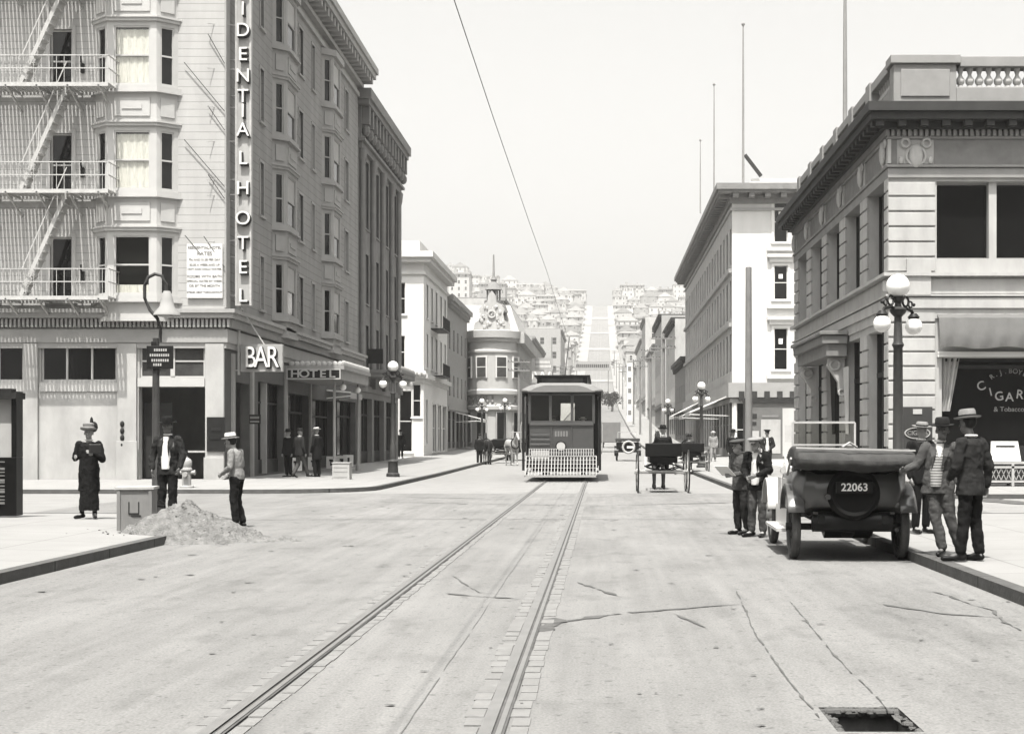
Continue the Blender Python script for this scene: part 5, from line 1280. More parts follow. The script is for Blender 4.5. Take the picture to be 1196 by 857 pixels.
# posters by the hotel doors, notices
flat_sign('pillar_poster', 'dark framed poster panel fixed on the white corner pier', 241.5, 262.5, 487, 527, 46.15, M_sign_d, bars=((.25, .8, .6, .1), (.2, .7, .35, .08)), tm=M_dark)
flat_sign('door_plaque', 'small dark plaque with two lines beside the corner door', 291, 304, 484, 495, 48.4, M_sign_d, bars=((.1, .9, .55, .25), (.1, .9, .15, .2)), tm=M_limed)
def corner_board():
    y = 41.28; t = flat_sign('corner_notice_board', 'dark notice board with oval cigar sign on the banded corner pier', 1054, 1089, 475, 528, y, M_dkcorn)
    W = XX(1089, y) - XX(1054, y); H = ZZ(475, y) - ZZ(528, y)
    b = MB(); b.box(W * .35, W * .65, -.02, -.002, H * .84, H * .95); b.build('label', M_blind, t); b = MB(); b.torus((W * .5, -.01, H * .42), .28, .02, 'y', 24, 5); b.v = [(W * .5 + (p[0] - W * .5) * 1.25, p[1], H * .42 + (p[2] - H * .42) * .55) for p in b.v]; b.build('oval_frame', M_tanflat, t)
    text_obj('CIGARS', .17, .006, M_limed, 'lettering', t, (W / 2, -.01, H * .42), sx=1.0); text_obj('FINE', .13, .006, M_tanflat, 'lettering', t, (W / 2, -.01, H * .68)) if False else None
corner_board()
# cigar window lettering on the glass
def cigar_text():
    y = 41.4 + .40; t = thing('window_lettering', 'painted arched lettering CIGARS on the dark shop window', 'window sign', (XX(1183, y), y, ZZ(455, y))); X = lambda px: XX(px, y) - XX(1183, y); Z = lambda py: ZZ(py, y) - ZZ(455, y)
    for ch, px, py, rot, sz in (('C', 1146, 451, -18, .36), ('I', 1157, 458, -14, .32), ('G', 1167, 463, -8, .36), ('A', 1179, 464, 0, .36), ('R', 1191, 461, 8, .36), ('S', 1202, 454, 16, .36)):
        o = text_obj(ch, sz, .004, M_tanflat, 'letter', t, (X(px), -.004, Z(py)), weight=.004); o.rotation_euler = (0, R_(-rot if False else rot * -1) * -1, 0)
    for i, ch in enumerate('R.J.BOYES'):
        a = -34 + i * 8.5; o = text_obj(ch, .19, .004, M_limed, 'letter', t, (X(1180) + .95 * math.sin(R_(a)), -.004, Z(472) + .95 * math.cos(R_(a))), weight=.003); o.rotation_euler = (0, R_(a), 0)
    text_obj('& Tobaccos', .2, .004, M_limed, 'lettering', t, (X(1180), -.004, Z(478)))
cigar_text()

# ------------------------------------------------------------------ awnings over the pavement, small stands
def awning(x0, x1, y0, y1, zt, zb, label, m, side='R'):
    t = thing('striped_awning' , label, 'awning', ((x1 if side == 'R' else x0), y0, zb)); xo = (x1 if side == 'R' else x0); b = MB(); a, c = (x1, x0) if side == 'R' else (x0, x1)
    b.add([(a - xo, 0, zt - zb), (a - xo, y1 - y0, zt - zb), (c - xo, y1 - y0, .25), (c - xo, 0, .25), (c - xo, y1 - y0, 0), (c - xo, 0, 0)], [(0, 1, 2, 3), (3, 2, 4, 5)]); n = 9
    mdf = b.build('canopy', m, t); s_ = mdf.modifiers.new('thick', 'SOLIDIFY'); s_.thickness = .03
    q = MB(); q.bar((a - xo, 0.02, .0), (c - xo, .02, .1), .05); q.bar((a - xo, .02, zt - zb), (c - xo, .02, .25), .07); q.bar((a - xo, y1 - y0, .0), (c - xo, y1 - y0, .1), .05); q.build('frame', M_white, t)
awning(5.6, 8.15, 93, 98, 4.3, 3.0, 'white edged slanted awning nearest on the right shopfronts', M_blind)
awning(5.6, 8.15, 101, 106, 4.2, 2.9, 'pale slanted awning second along the right shopfronts', M_blind)
awning(5.9, 8.15, 120, 128, 4.6, 3.2, 'small far awning before the dark shop building on the right', M_white)
awning(-11.95, -9.9, 119, 125, 3.7, 2.9, 'white awning low over the left pavement before the domed building', M_white, 'L')
awning(-11.95, -10.9, 63.2, 66.2, 3.65, 3.3, 'little scalloped awning over a shop window under the marquee', M_tanflat, 'L')
def hydrant():
    x, y = XX(218, 42.), 42.; t = thing('fire_hydrant', 'stout pale fire hydrant on the pavement by the hotel doorway', 'fire hydrant', (x, y, walkz(-9, y) - .05)); b = MB()
    b.zrings([(.2, 0), (.2, .06), (.13, .08), (.12, .5), (.16, .52), (.16, .56), (.13, .6), (.15, .68), (.15, .78), (.11, .84), (.04, .88), (.04, .92)], n=18); b.build('barrel', M_tanflat, t, smooth=True)
    for s in (-1, 1): q = MB(); q.tube([(s * .1, 0, .45), (s * .21, 0, .45)], .06, 10); q.tube([(s * .21, 0, .45), (s * .25, 0, .45)], .075, 8); q.build('outlet', M_tanflat, t, smooth=True)
    q = MB(); q.tube([(0, -.1, .4), (0, -.22, .4)], .075, 10); q.build('outlet', M_tanflat, t, smooth=True)
hydrant()
def crate():
    y = 22.4; x0, x1 = XX(137, y), XX(168, y); z = walkz(x0, y); H = .68; t = thing('wooden_crate', 'upright plank crate standing near the gooseneck lamp', 'crate', ((x0 + x1) / 2 + .06, y, z), R_(9)); w = .26; d = .34
    b = MB(); b.box(-w, w, 0, 2 * d * .8, 0, H - .04); b.build('box', M_wood, t, bevel=.008); b = MB(); b.box(-w - .03, w + .03, -.03, 2 * d * .8 + .03, H - .04, H); b.build('lid', M_lwood, t)
    b = MB(); b.box(-.09, .07, -.012, -.002, .26, .28); b.box(-.09, -.075, -.012, -.002, .28, .45); b.box(.055, .07, -.012, -.002, .28, .45); b.box(-.05, .1, -.011, -.002, .23, .245); b.build('stencil_mark', M_dark, t)
    b = MB(); 
    for s in (-w, w - .05): b.box(s, s + .05, -.02, -.001, 0, H - .05)
    b.build('batten', M_wood, t)
crate()
def lantern():
    y = 23.6; x = XX(187, y); t = thing('watchman_lantern', 'small dark lantern jug behind the crate near the dirt pile', 'lantern', (x, y, walkz(x, y))); b = MB()
    b.zrings([(.13, 0), (.14, .03), (.12, .2), (.06, .27), (.055, .34), (.07, .36)], n=16); b.build('body', M_dark, t, smooth=True); b = MB(); b.tube([(-.1, 0, .22), (-.08, 0, .38), (0, 0, .44), (.08, 0, .38), (.1, 0, .22)], .008, 6); b.build('handle', M_irond, t)
lantern()
def crate2():
    y = 49.5; x0, x1 = XX(388, y), XX(408, y); z = walkz(-9, y) ; t = thing('pale_box', 'pale wooden box standing alone on the pavement outside the hotel', 'box', ((x0 + x1) / 2, y, z - .06)); w = (x1 - x0) / 2; b = MB(); b.box(-w, w, 0, .5, 0, .6); b.build('box', M_lwood, t, bevel=.01)
    b = MB(); b.box(-w - .02, w + .02, -.02, .52, .6, .63); b.build('lid', M_lwood, t); b = MB(); 
    for z_ in (.12, .3, .45): b.box(-w + .05, w - .08, -.008, -.001, z_, z_ + .03)
    b.build('stencil_mark', M_tanflat, t)
crate2()
for i, (px, y, z) in enumerate(((393, 60, 0), (405, 61.5, 0), (412, 64, 0), (372, 57.5, 0), (352, 55.5, 0))):
    p = (XX(px, y) - .2, y, walkz(-10, y) + .12); t = thing('window_card', 'small white card with a dark figure among the row below the hotel shop windows', 'card', p, 0, 'white cards below the hotel shop windows'); b = MB(); b.box(-.22, .22, 0, .04, 0, .5); b.build('card', M_paper, t); b = MB(); b.box(-.06, .06, -.01, -.001, .12, .38); b.box(-.1, .0, -.012, -.001, .3, .38); b.build('figure_mark', M_dark, t)
def kiosk():
    y = 25.4; x1 = XX(19, y); z = walkz(x1, y); H = ZZ(457, y) - z; t = thing('street_kiosk', 'dark street kiosk with pale upper panel at the left edge', 'kiosk', (x1, y, z)); b = MB()
    b.box(-1.2, 0, 0, .3, 0, 1.02); b.box(-1.2, -1.12, 0, .3, 1.02, H); b.box(-.09, 0, 0, .3, 1.02, H); b.box(-1.12, -.09,   .22, .3, 1.02, H); b.build('cabinet', M_black, t, bevel=.01)
    b = MB(); b.box(-1.25, .02, -.05, .35, H - .13, H - .02); b.box(-1.1, -.1, .03, .25, H - .02, H + .05) ; b.build('roof', M_dark, t)
    b = MB(); b.box(-1.12, -.09, .12, .16, 1.02, H - .13); b.build('poster_panel', M_blind, t); b = MB()
    for k in range(14): b.box(-1.05 + rnd.uniform(0, .8), -.2, -.012, -.002, .15 + k * .06, .17 + k * .06) if k % 4 else b.box(-.5, -.2, -.01, -.002, .2 + k * .05, .24 + k * .05)
    b.build('pasted_paper', M_ornate, t)
kiosk()
def shoeshine():
    y = 40.55; x0 = XX(1152, y); t = thing('shoeshine_stand', 'low bench stand with lattice front and white show card by the cigar window', 'bench', (x0, y, walkz(8.2, y))); W = 2.2; b = MB()
    b.box(0, W, 0, .55, .62, .68); b.box(0, W, .02, .5, .1, .16)
    for k in range(4): b.box(k * (W - .07) / 3, k * (W - .07) / 3 + .07, .0, .07, 0, .62); b.box(k * (W - .07) / 3, k * (W - .07) / 3 + .07, .45, .52, 0, .62)
    b.box(0, W, .0, .05, .5, .56); b.build('bench', M_lwood, t); b = MB(); s = .14; x = 0
    while x < W - s: b.bar((x, .03, .17), (x + s, .03, .5), .02); b.bar((x + s, .03, .17), (x, .03, .5), .02); x += s
    b.build('lattice', M_tanflat, t); b = MB(); b.add([(.15, .1, .7), (1.0, .1, .7), (.95, .25, 1.25), (.2, .25, 1.25), (.15, .13, .7), (1.0, .13, .7), (.95, .28, 1.25), (.2, .28, 1.25)], [(0, 1, 2, 3), (4, 7, 6, 5), (0, 3, 7, 4), (1, 5, 6, 2), (3, 2, 6, 7), (0, 4, 5, 1)]); c = b.build('show_card', M_paper, t)
    b = MB(); b.xprism([(.199, 1.1), (.21, 1.14), (.19, 1.14), (.18, 1.1)], .32, .85); b.build('lettering', M_dark, c)
shoeshine()
# dirt pile
def pile():
    cx, cy = -6.2, 22.2; t = MB(); n = 120; L = 1.95; vs = []
    from mathutils import noise
    def h(x, y):
        e = math.hypot((x + .1) / 1.15, y / .9); a = math.hypot((x - 1.0) / .95, (y + .1) / .65); d = math.hypot((x + .65) / .85, (y + .2) / .65)
        f = .60 * max(0, 1 - e) ** .95 + .11 * max(0, 1 - a) + .14 * max(0, 1 - d)
        f2 = noise.fractal(Vector((x * 4, y * 4, 1)), .8, 2.2, 6); f3 = noise.noise(Vector((x * 14, y * 14, 3)))
        g = min(1, f * 9); return f + g * (.07 * f2 + .03 * f3 + .012 * noise.noise(Vector((x * 33, y * 33, 7)))) - .035
    N = 170
    for j in range(N):
        for i in range(N):
            x = -L + 2 * L * 1.1 * i / (N - 1); y = -1.3 + 2.6 * j / (N - 1); vs.append((x, y, h(x, y)))
    t.add(vs, [(j * N + i, j * N + i + 1, (j + 1) * N + i + 1, (j + 1) * N + i) for j in range(N - 1) for i in range(N - 1)])
    root = thing('dirt_pile', 'heap of pale loose dirt spilling from the pavement corner into the road', 'dirt pile', (cx, cy, road(-6.3, cy) - .0)); t.build('heap', M_dirt, root, smooth=True)
    c = MB()
    for k in range(420):
        a = rnd.uniform(0, 6.28); r = abs(rnd.gauss(0, .62)); x, y = r * 1.3 * math.cos(a), r * .8 * math.sin(a)
        if x < -1.0 and False: continue
        s = rnd.uniform(.005, .020); z = max(h(x, y), -.03 + .035 if x > -.25 else .15) if abs(x) < 1.8 else .01
        z = max(z, 0.0); c.ball((x, y, z), s, s * rnd.uniform(.7, 1.2), s * .8, 6, 4)
    o = c.build('clods', M_dirt, root); o['kind'] = 'stuff'
pile()
# ------------------------------------------------------------------ streetcar
def streetcar():
    y0 = 52.3; cx = -1.45; t = thing('streetcar', 'closed dark streetcar with wire fender and round headlight on the rails', 'streetcar', (cx, y0, road(cx, y0))); g = 0; W = 2.86; h = W / 2; L = 9.2
    Z = lambda py: ZZ(py, y0)
    zr = Z(455); zs = Z(495); zf = .62
    # platform and dash
    b = MB(); b.box(-h + .12, h - .12, .15, L - .1, zf - .12, zf); b.box(-h + .25, h - .25, 1.5, L - 1.5, .3, zf - .12); b.build('underframe', M_tramd, t)
    b = MB(); b.box(-h + .28, h - .28, 0, .06, zf, zs - .05); 
    for x in (-.36, .36): b.box(x - .025, x + .025, -.03, 0, zf, zs - .05)
    for k in range(4): b.box(-h + .32, -.42, -.02, -.001, 1.62 - k * .17, 1.7 - k * .17)
    b.box(-h + .28, h - .28, -.05, .08, zs - .06, zs + .02); b.build('dash', M_tram, t, bevel=.008)
    b = MB(); b.box(-h + .34, -.44, -.035, -.022, .82, 1.12); b.build('dash_card', M_blind, t)
    b = MB()
    for k in range(5): b.box(-.24 + k * .1, -.18 + k * .1, -.01, -.001, 1.62, 1.82)
    b.build('car_number', M_traml, t)
    # front windows
    xs = [-h + .28, -.4, .38, h - .28]
    b = MB()
    for x in xs: b.box(x - .05, x + .05, -.01, .08, zs + .02, zr - .08)
    b.box(-h + .3, h - .3, -.01, .08, zr - .2, zr - .08); b.box(-h + .3, h - .3, .0, .07, zs + .02, zs + .1); fr = b.build('front_window_frame', M_tram, t, bevel=.006)
    for a, c in zip(xs, xs[1:]): q = MB(); q.box(a + .05, c - .05, .03, .04, zs + .1, zr - .2); q.build('pane', clear_glass(), fr)
    # corner posts, side body with windows
    for s in (-1, 1):
        b = MB(); b.box(s * h - .06 * (s > 0) - 0 * s, s * h + .06 * (s < 0), 0.1, .18, .35, zr - .05) if False else b.bar((s * (h - .05), .14, .4), (s * (h - .05), .14, zr - .06), .09); b.box(s * (h - .12) - .02, s * (h - .12) + .02, .1, 1.4, zr - .25, zr - .05); b.build('vestibule_post', M_tramd, t)
        b = MB(); x0, x1 = (h - .12, h - .06) if s > 0 else (-h + .06, -h + .12); b.box(x0, x1, 1.5, L - 1.5, .55, 1.7)
        for k in range(9): yy = 1.5 + k * (L - 3.0) / 8; b.box(x0, x1, yy - .06, yy + .06, 1.7, 2.8)
        b.box(x0, x1, 1.5, L - 1.5, 2.8, zr - .05); b.build('side_panel', M_tram, t)
        b = MB(); xm = (x0 + x1) / 2; b.box(xm - .01, xm + .01, 1.5, L - 1.5, 1.7, 2.8); b.build('side_pane', M_glass2, t)
        b = MB(); b.box(s * (h - .35) - .22, s * (h - .35) + .25, .5, 1.3, .32, .37); b.bar((s * (h - .2), .5, .37), (s * (h - .2), .5, .6), .04); b.build('step', M_tramd, t)
        b = MB(); b.tube([(s * (h + .0), .2, 1.0), (s * (h + .04), .2, 1.2), (s * (h + .04), .2, 2.0), (s * h, .2, 2.15)], .016, 6); b.build('grab_rail', M_iron, t)
    b = MB(); b.box(-h + .15, h - .15, 1.46, 1.52, zf, 1.75); b.box(-h + .15, -.45, 1.46, 1.52, 1.75, zr - .1); b.box(.45, h - .15, 1.46, 1.52, 1.75, zr - .1); b.box(-h + .15, h - .15, 1.46, 1.52, 2.85, zr - .1); b.box(-h + .12, h - .12, L - .15, L - .08, zf, 2.3); b.box(-h + .12, -.3, L - .15, L - .08, 2.3, zr - .1); b.box(.3, h - .12, L - .15, L - .08, 2.3, zr - .1); b.split('bulkhead', M_tramd, t)
    # roof: hood, deck, clerestory
    b = MB(); hw = h + .06; pr = [(-hw, zr - .06), (-hw, zr), (-hw + .3, zr + .16), (-h * .55, zr + .26), (h * .55, zr + .26), (hw - .3, zr + .16), (hw, zr), (hw, zr - .06)]; n = len(pr); rows = [(-.22, .75, -.03), (0., .95, 0), (.5, 1, 0), (L - .5, 1, 0), (L + .2, .95, -.02)]
    vs = [(x * sc_, yy, zr - .06 + (z - zr + .06) * sc_ + dz) for yy, sc_, dz in rows for x, z in pr]
    b.add(vs, [(j * n + i, j * n + (i + 1) % n, (j + 1) * n + (i + 1) % n, (j + 1) * n + i) for j in range(len(rows) - 1) for i in range(n)] + [tuple(range(n)), tuple(range((len(rows) - 1) * n, len(rows) * n))]); b.build('roof', M_traml, t, smooth=False)
    b = MB(); b.box(-h + .02, h - .02, -.15, L, zr - .12, zr - .061); b.build('letterboard', M_tramd, t)
    b = MB(); b.box(-.92, .92, .9, L - 1.2, zr + .24, zr + .5); b.box(-1.02, 1.02, .75, L - 1.0, zr + .5, zr + .56); cl = b.build('clerestory', M_tramd, t)
    b = MB(); b.box(-.75, .75, .88, .9, zr + .3, zr + .46); b.build('clerestory_glass', M_glass2, cl)
    b = MB(); b.zrings([(.14, zr + .56), (.12, zr + .66), (.05, zr + .7)], (0, L / 2, 0), 12); b.bar((0, L / 2, zr + .66), (0.02, L + 2.5, 6.0 - 0), .035); b.build('trolley_pole', M_irond, t)
    # headlight
    b = MB(); b.tube([(-.02, -.14, Z(521)), (-.02, 0, Z(521))], .19, 20); b.torus((-.02, -.15, Z(521)), .17, .025, 'y', 24, 6); hl = b.build('headlight', M_tramd, t, smooth=True); b = MB(); b.tube([(-.02, -.165, Z(521)), (-.02, -.15, Z(521))], .155, 20); b.build('lens', M_iron, hl)
    # fender basket: slanted net and folded upper net
    b = MB(); w2 = h - .18; A = lambda u, v: (-w2 + 2 * w2 * u - .0, -.25 - .75 * v, .92 - .68 * v)
    for k in range(23): b.bar(A(k / 22, 0), A(k / 22, 1), .028)
    for k in range(6): b.bar(A(0, k / 5), A(1, k / 5), .026)
    b.bar(A(0, 1.02), A(1, 1.02), .08); b.bar(A(0, 0), A(1, 0), .05); fb = b.build('fender_net', M_tanflat, t)
    b = MB(); B = lambda u, v: (-w2 + .1 + (2 * w2 - .2) * u, -.2 - .1 * (1 - v), .92 + .26 * v)
    for k in range(27): b.bar(B(k / 26, 0), B(k / 26, 1), .022)
    for k in range(3): b.bar(B(0, k / 2), B(1, k / 2), .024)
    b.build('fender_apron', M_tanflat, fb); b = MB(); b.bar((-w2, -.25, .9), (-w2, .2, .6), .05); b.bar((w2, -.25, .9), (w2, .2, .6), .05); b.bar((-w2, -.98, .22), (-w2, .3, .35), .05); b.bar((w2, -.98, .22), (w2, .3, .35), .05); b.build('fender_arm', M_irond, fb)
    # wheels
    for yy in (2.7, 4.0, L - 4.0, L - 2.7):
        for s in (-1, 1): b = MB(); b.tube([(s * .735 - .045, yy, .4), (s * .735 + .045, yy, .4)], .38, 24); b.tube([(s * .735 - s * .045 - .02, yy, .4), (s * .735 - s * .045 + .02, yy, .4)], .40, 24); b.build('wheel', M_irond, t)
    b = MB(); b.box(-.2, .2, 2.2, 2.35, 2.9, 3.0); b.build('ceiling_lamp', M_iron, t)
streetcar()

# ------------------------------------------------------------------ wheels
def wheel(parent, c, R, wd, n, tyre_m, rim_m, spoke_r=.016, tr=None, name='wheel'):
    """spoked wheel turning about x; wheel > tyre, hub"""
    b = MB(); c = Vector(c); tr = tr or wd / 2
    b.torus(c, R - tr * 1.9, tr * .6, 'x', 36, 6)
    for k in range(n):
        a = 2 * math.pi * k / n; b.bar(c + Vector((0, .04 * math.cos(a), .04 * math.sin(a))), c + Vector((0, (R - tr * 1.9) * math.cos(a), (R - tr * 1.9) * math.sin(a))), spoke_r * 2)
    w_ = b.build(name, rim_m, parent); b = MB(); b.torus(c, R - tr, tr, 'x', 40, 8); b.build('tyre', tyre_m, w_, smooth=True); b = MB(); b.tube([c + Vector((-wd * .9, 0, 0)), c + Vector((wd * .9, 0, 0))], R * .12, 14); b.build('hub', rim_m, w_); return w_
# ------------------------------------------------------------------ touring car seen from behind
def touring_car():
    y0 = 18.9; cx = 3.18; t = thing('touring_car', 'open touring car with folded canvas top parked at the right kerb', 'car', (cx, y0, -.02), R_(-1.5))
    WB = 2.85; tw = .69; R = .43
    for sx in (-1, 1):
        for yy in (0, WB): wheel(t, (sx * tw, yy, R), R, .11, 12, M_tyre, M_lwood if yy else M_dark, .015, .058)
    # chassis
    b = MB()
    for sx in (-1, 1): b.box(sx * .4 - .04, sx * .4 + .04, -.6, WB + .6, .5, .6)
    b.build('chassis', M_black, t); b = MB(); b.tube([(-tw, 0, R), (tw, 0, R)], .045, 10); b.ball((0, 0, R), .15, .17, .15); b.bar((0, .1, R), (-.05, 1.3, .5), .06); b.bar((0, 0, R - .13), (-tw + .1, .02, R), .025); b.bar((0, 0, R - .13), (tw - .1, .02, R), .025); b.build('rear_axle', M_irond, t, smooth=True)
    b = MB(); b.tube([(-tw, WB, R), (tw, WB, R)], .03, 8); b.build('front_axle', M_irond, t)
    for sx in (-1, 1):
        b = MB(); b.xprism([(-.62, .62), (-.3, .56), (0, .53), (.3, .56), (.62, .62), (.62, .65), (.3, .6), (0, .575), (-.3, .6), (-.62, .65)], sx * .48 - .03, sx * .48 + .03); b.build('leaf_spring', M_irond, t)
    # body tub: lofted cross-sections along y
    b = MB(); rows = []
    def ring(y, hw, z0, z1, bow=.0, rear=0.): 
        return [(-hw * .9, y, z0), (-hw, y - bow * .3, z0 + .12), (-hw - .01, y - bow * .2, (z0 + z1) / 2), (-hw + .03, y, z1), (hw - .03, y, z1), (hw + .01, y - bow * .2, (z0 + z1) / 2), (hw, y - bow * .3, z0 + .12), (hw * .9, y, z0)]
    rr = [ring(-.50, .47, .78, 1.12), ring(-.46, .60, .70, 1.16), ring(-.30, .70, .62, 1.16), ring(.1, .73, .6, 1.13), ring(.6, .73, .6, 1.08), ring(1.2, .72, .6, 1.08), ring(1.6, .70, .6, 1.08), ring(1.75, .60, .62, 1.10), ring(1.95, .42, .66, 1.06), ring(2.9, .34, .68, 1.0)]
    n = 8; b.add([p for r_ in rr for p in r_], [(j * n + i, j * n + i + 1, (j + 1) * n + i + 1, (j + 1) * n + i) for j in range(len(rr) - 1) for i in range(n - 1) if not (i == 3 and 0 <= j < 7)] + [(j * n + 7, j * n, (j + 1) * n, (j + 1) * n + 7) for j in range(len(rr) - 1)] + [tuple(range(8)), tuple(range((len(rr) - 1) * n, len(rr) * n))])
    bd = b.build('body', M_carb, t, smooth=True, bevel=.01); m_ = bd.modifiers.new('thick', 'SOLIDIFY'); m_.thickness = .025
    b = MB(); b.box(-.715, -.70, .15, .72, .62, 1.06) if False else b.box(-.752, -.742, .25, .8, .66, 1.04); b.box(-.752, -.742, 1.0, 1.5, .66, 1.04); b.build('door', M_car_lit, t, bevel=.004)
    # seats
    for yy in (.0, 1.05):
        b = MB(); b.box(-.6, .6, yy - .12, yy + .5, .72, .92); b.box(-.62, .62, yy - .3, yy - .08, .8, 1.2); b.build('seat', M_leather, t, bevel=.04)
    # fenders and running boards
    for sx in (-1, 1):
        mt = M_car_lit if sx < 0 else M_carb
        for yc, st in ((0, 'rear'), (WB, 'front')):
            b = MB(); n = 14; vs = []
            for k in range(n + 1):
                a = R_(22 + 135 * k / n) if st == 'rear' else R_(12 + 150 * k / n); rr_ = R + .13
                for dx, dz in ((-.11, -.03), (-.095, 0), (.095, 0), (.11, -.03)): vs.append((sx * (tw + .02) + dx, yc - rr_ * math.cos(a) , R + (rr_ + dz) * math.sin(a)))
            b.add(vs, [(k * 4 + i, k * 4 + i + 1, k * 4 + i + 5, k * 4 + i + 4) for k in range(n) for i in range(3)]); o = b.build('fender', mt if st == 'front' else M_carb, t, smooth=True); s_ = o.modifiers.new('thick', 'SOLIDIFY'); s_.thickness = .015
        b = MB(); b.box(sx * (tw + .03) - .14, sx * (tw + .03) + .14, .52, WB - .62, .33, .37); b.build('running_board', M_tyred if sx > 0 else M_car_lit, t)
        b = MB(); b.box(sx * .69 - .012, sx * .69 + .012, .5, WB - .5, .37, .64); b.build('splash_apron', mt, t)
    # folded canvas top: thick soft roll overhanging the back
    b = MB(); n = 26; rows = []
    for k in range(n + 1):
        u = k / n; x = -.76 + 1.54 * u; sag = .03 * math.sin(u * 3.14) + .012 * math.sin(u * 13) ; e = 1 - .25 * abs(2 * u - 1) ** 6; tl = .03 * (u - .5)
        rows.append([(x, -.82 - .05 * math.sin(u * 3.14), 1.19 - sag - tl), (x * .99, -.86 - .04 * math.sin(u * 3.14), 1.30 - tl), (x * .985, -.78, 1.42 - tl + .01 * math.sin(u * 9)), (x * .98, -.3, 1.46 - tl - .015 * math.sin(u * 3.14)), (x * .98, .35, 1.43 - tl), (x * .98, .5, 1.36), (x * .98, .4, 1.25), (x * .99, -.1, 1.22), (x, -.45, 1.17 - sag - tl)])
    m = 9; b.add([p for r_ in rows for p in r_], [(j * m + i, j * m + (i + 1) % m, (j + 1) * m + (i + 1) % m, (j + 1) * m + i) for j in range(n) for i in range(m)] + [tuple(range(m)), tuple(range(n * m, n * m + m))])
    tp = b.build('folded_top', M_canvas, t, smooth=True); q_ = tp.modifiers.new('sub', 'SUBSURF'); q_.levels = q_.render_levels = 2; tx = bpy.data.textures.new('canvas_creases', 'CLOUDS'); tx.noise_scale = .16; q_ = tp.modifiers.new('creases', 'DISPLACE'); q_.texture = tx; q_.strength = .05; q_.texture_coords = 'LOCAL'
    b = MB(); b.bar((-.74, -.78, 1.455), (.74, -.78, 1.42), .02); b.tube([(-.1, -.3, 1.46), (0, -.25, 1.52), (.1, -.2, 1.46)], .014, 6)
    for sx in (-1, 1): b.bar((sx * .76, .1, 1.1), (sx * .77, -.45, 1.32), .025); b.bar((sx * .76, .1, 1.1), (sx * .77, .3, 1.35), .025)
    b.build('top_bow', M_lwood, tp)
    # windshield
    b = MB(); ys = 1.88
    for sx in (-1, 1): b.bar((sx * .44 - .06, ys, 1.05), (sx * .44 - .06, ys, 1.80), .028)
    b.bar((-.50, ys, 1.80), (.38, ys, 1.80), .03); b.bar((-.50, ys, 1.48), (.38, ys, 1.48), .025); b.bar((-.5, ys, 1.08), (.38, ys, 1.08), .03); wf = b.build('windshield_frame', M_iron, t); b = MB(); b.box(-.49, .37, ys - .004, ys + .004, 1.1, 1.79); b.build('glass', clear_glass(), wf)
    b = MB(); b.torus((-.25, 1.45, 1.2), .2, .014, 'y', 28, 6); b.v = [(p[0], p[1] + (p[2] - 1.2) * .5, p[2]) for p in b.v]; b.bar((-.25, 1.47, 1.2), (-.25, 1.9, .9), .03); b.build('steering_wheel', M_dark, t)
    # spare tyre, plate, tank, lamp
    b = MB(); b.torus((.0, -.60, .88), .28, .055, 'y', 36, 8); sp = b.build('spare_tyre', M_void, t, smooth=True); b = MB(); b.zrings([(.25, 0), (.25, .03)], (0, 0, 0), 28); b.v = [(p[0], -.60 - p[2] + .0, .88 + p[1]) for p in b.v]; b.build('tyre_cover', M_void, sp)
    b = MB(); b.box(-.23, .23, -.685, -.675, .885, 1.03); pl = b.build('number_plate', M_black, t); text_obj('22063', .135, .003, M_paper, 'lettering', pl, (0, -.688, .957), sx=1.0, weight=.002)
    b = MB(); b.tube([(-.5, -.45, .52), (.5, -.45, .52)], .13, 18); b.build('fuel_tank', M_black, t, smooth=True)
    b = MB(); b.tube([(-.34, -.68, .84), (-.34, -.76, .84)], .035, 12); b.build('tail_lamp', M_dark, t)
    b = MB(); b.tube([(.55, -.55, .42), (.5, 0.3, .40), (.4, 1.5, .42)], .028, 8); b.build('exhaust_pipe', M_irond, t)
    b = MB(); b.xprism([(-.5, .62), (.0, .28), (.25, .35), (.5, .62)], -.3, .3); b.build('undertray', M_black, t)
    # bonnet, radiator, headlights
    b = MB(); b.box(-.33, .33, 2.9, 2.98, .62, 1.03); b.build('radiator', M_black, t, bevel=.02)
    for sx in (-1, 1):
        b = MB(); b.tube([(sx * .42, 2.85, .95), (sx * .42, 3.05, .95)], .1, 14, .12); b.bar((sx * .42, 2.92, .9), (sx * .42, 2.92, .6), .03); b.build('headlight', M_iron, t, smooth=True)
        b = MB(); b.tube([(sx * .62, 1.78, 1.12), (sx * .62, 1.92, 1.12)], .065, 10); b.zrings([(.03, 1.18), (.02, 1.23)], (sx * .62, 1.85, 0), 8); b.build('cowl_lamp', M_iron, t)
touring_car()
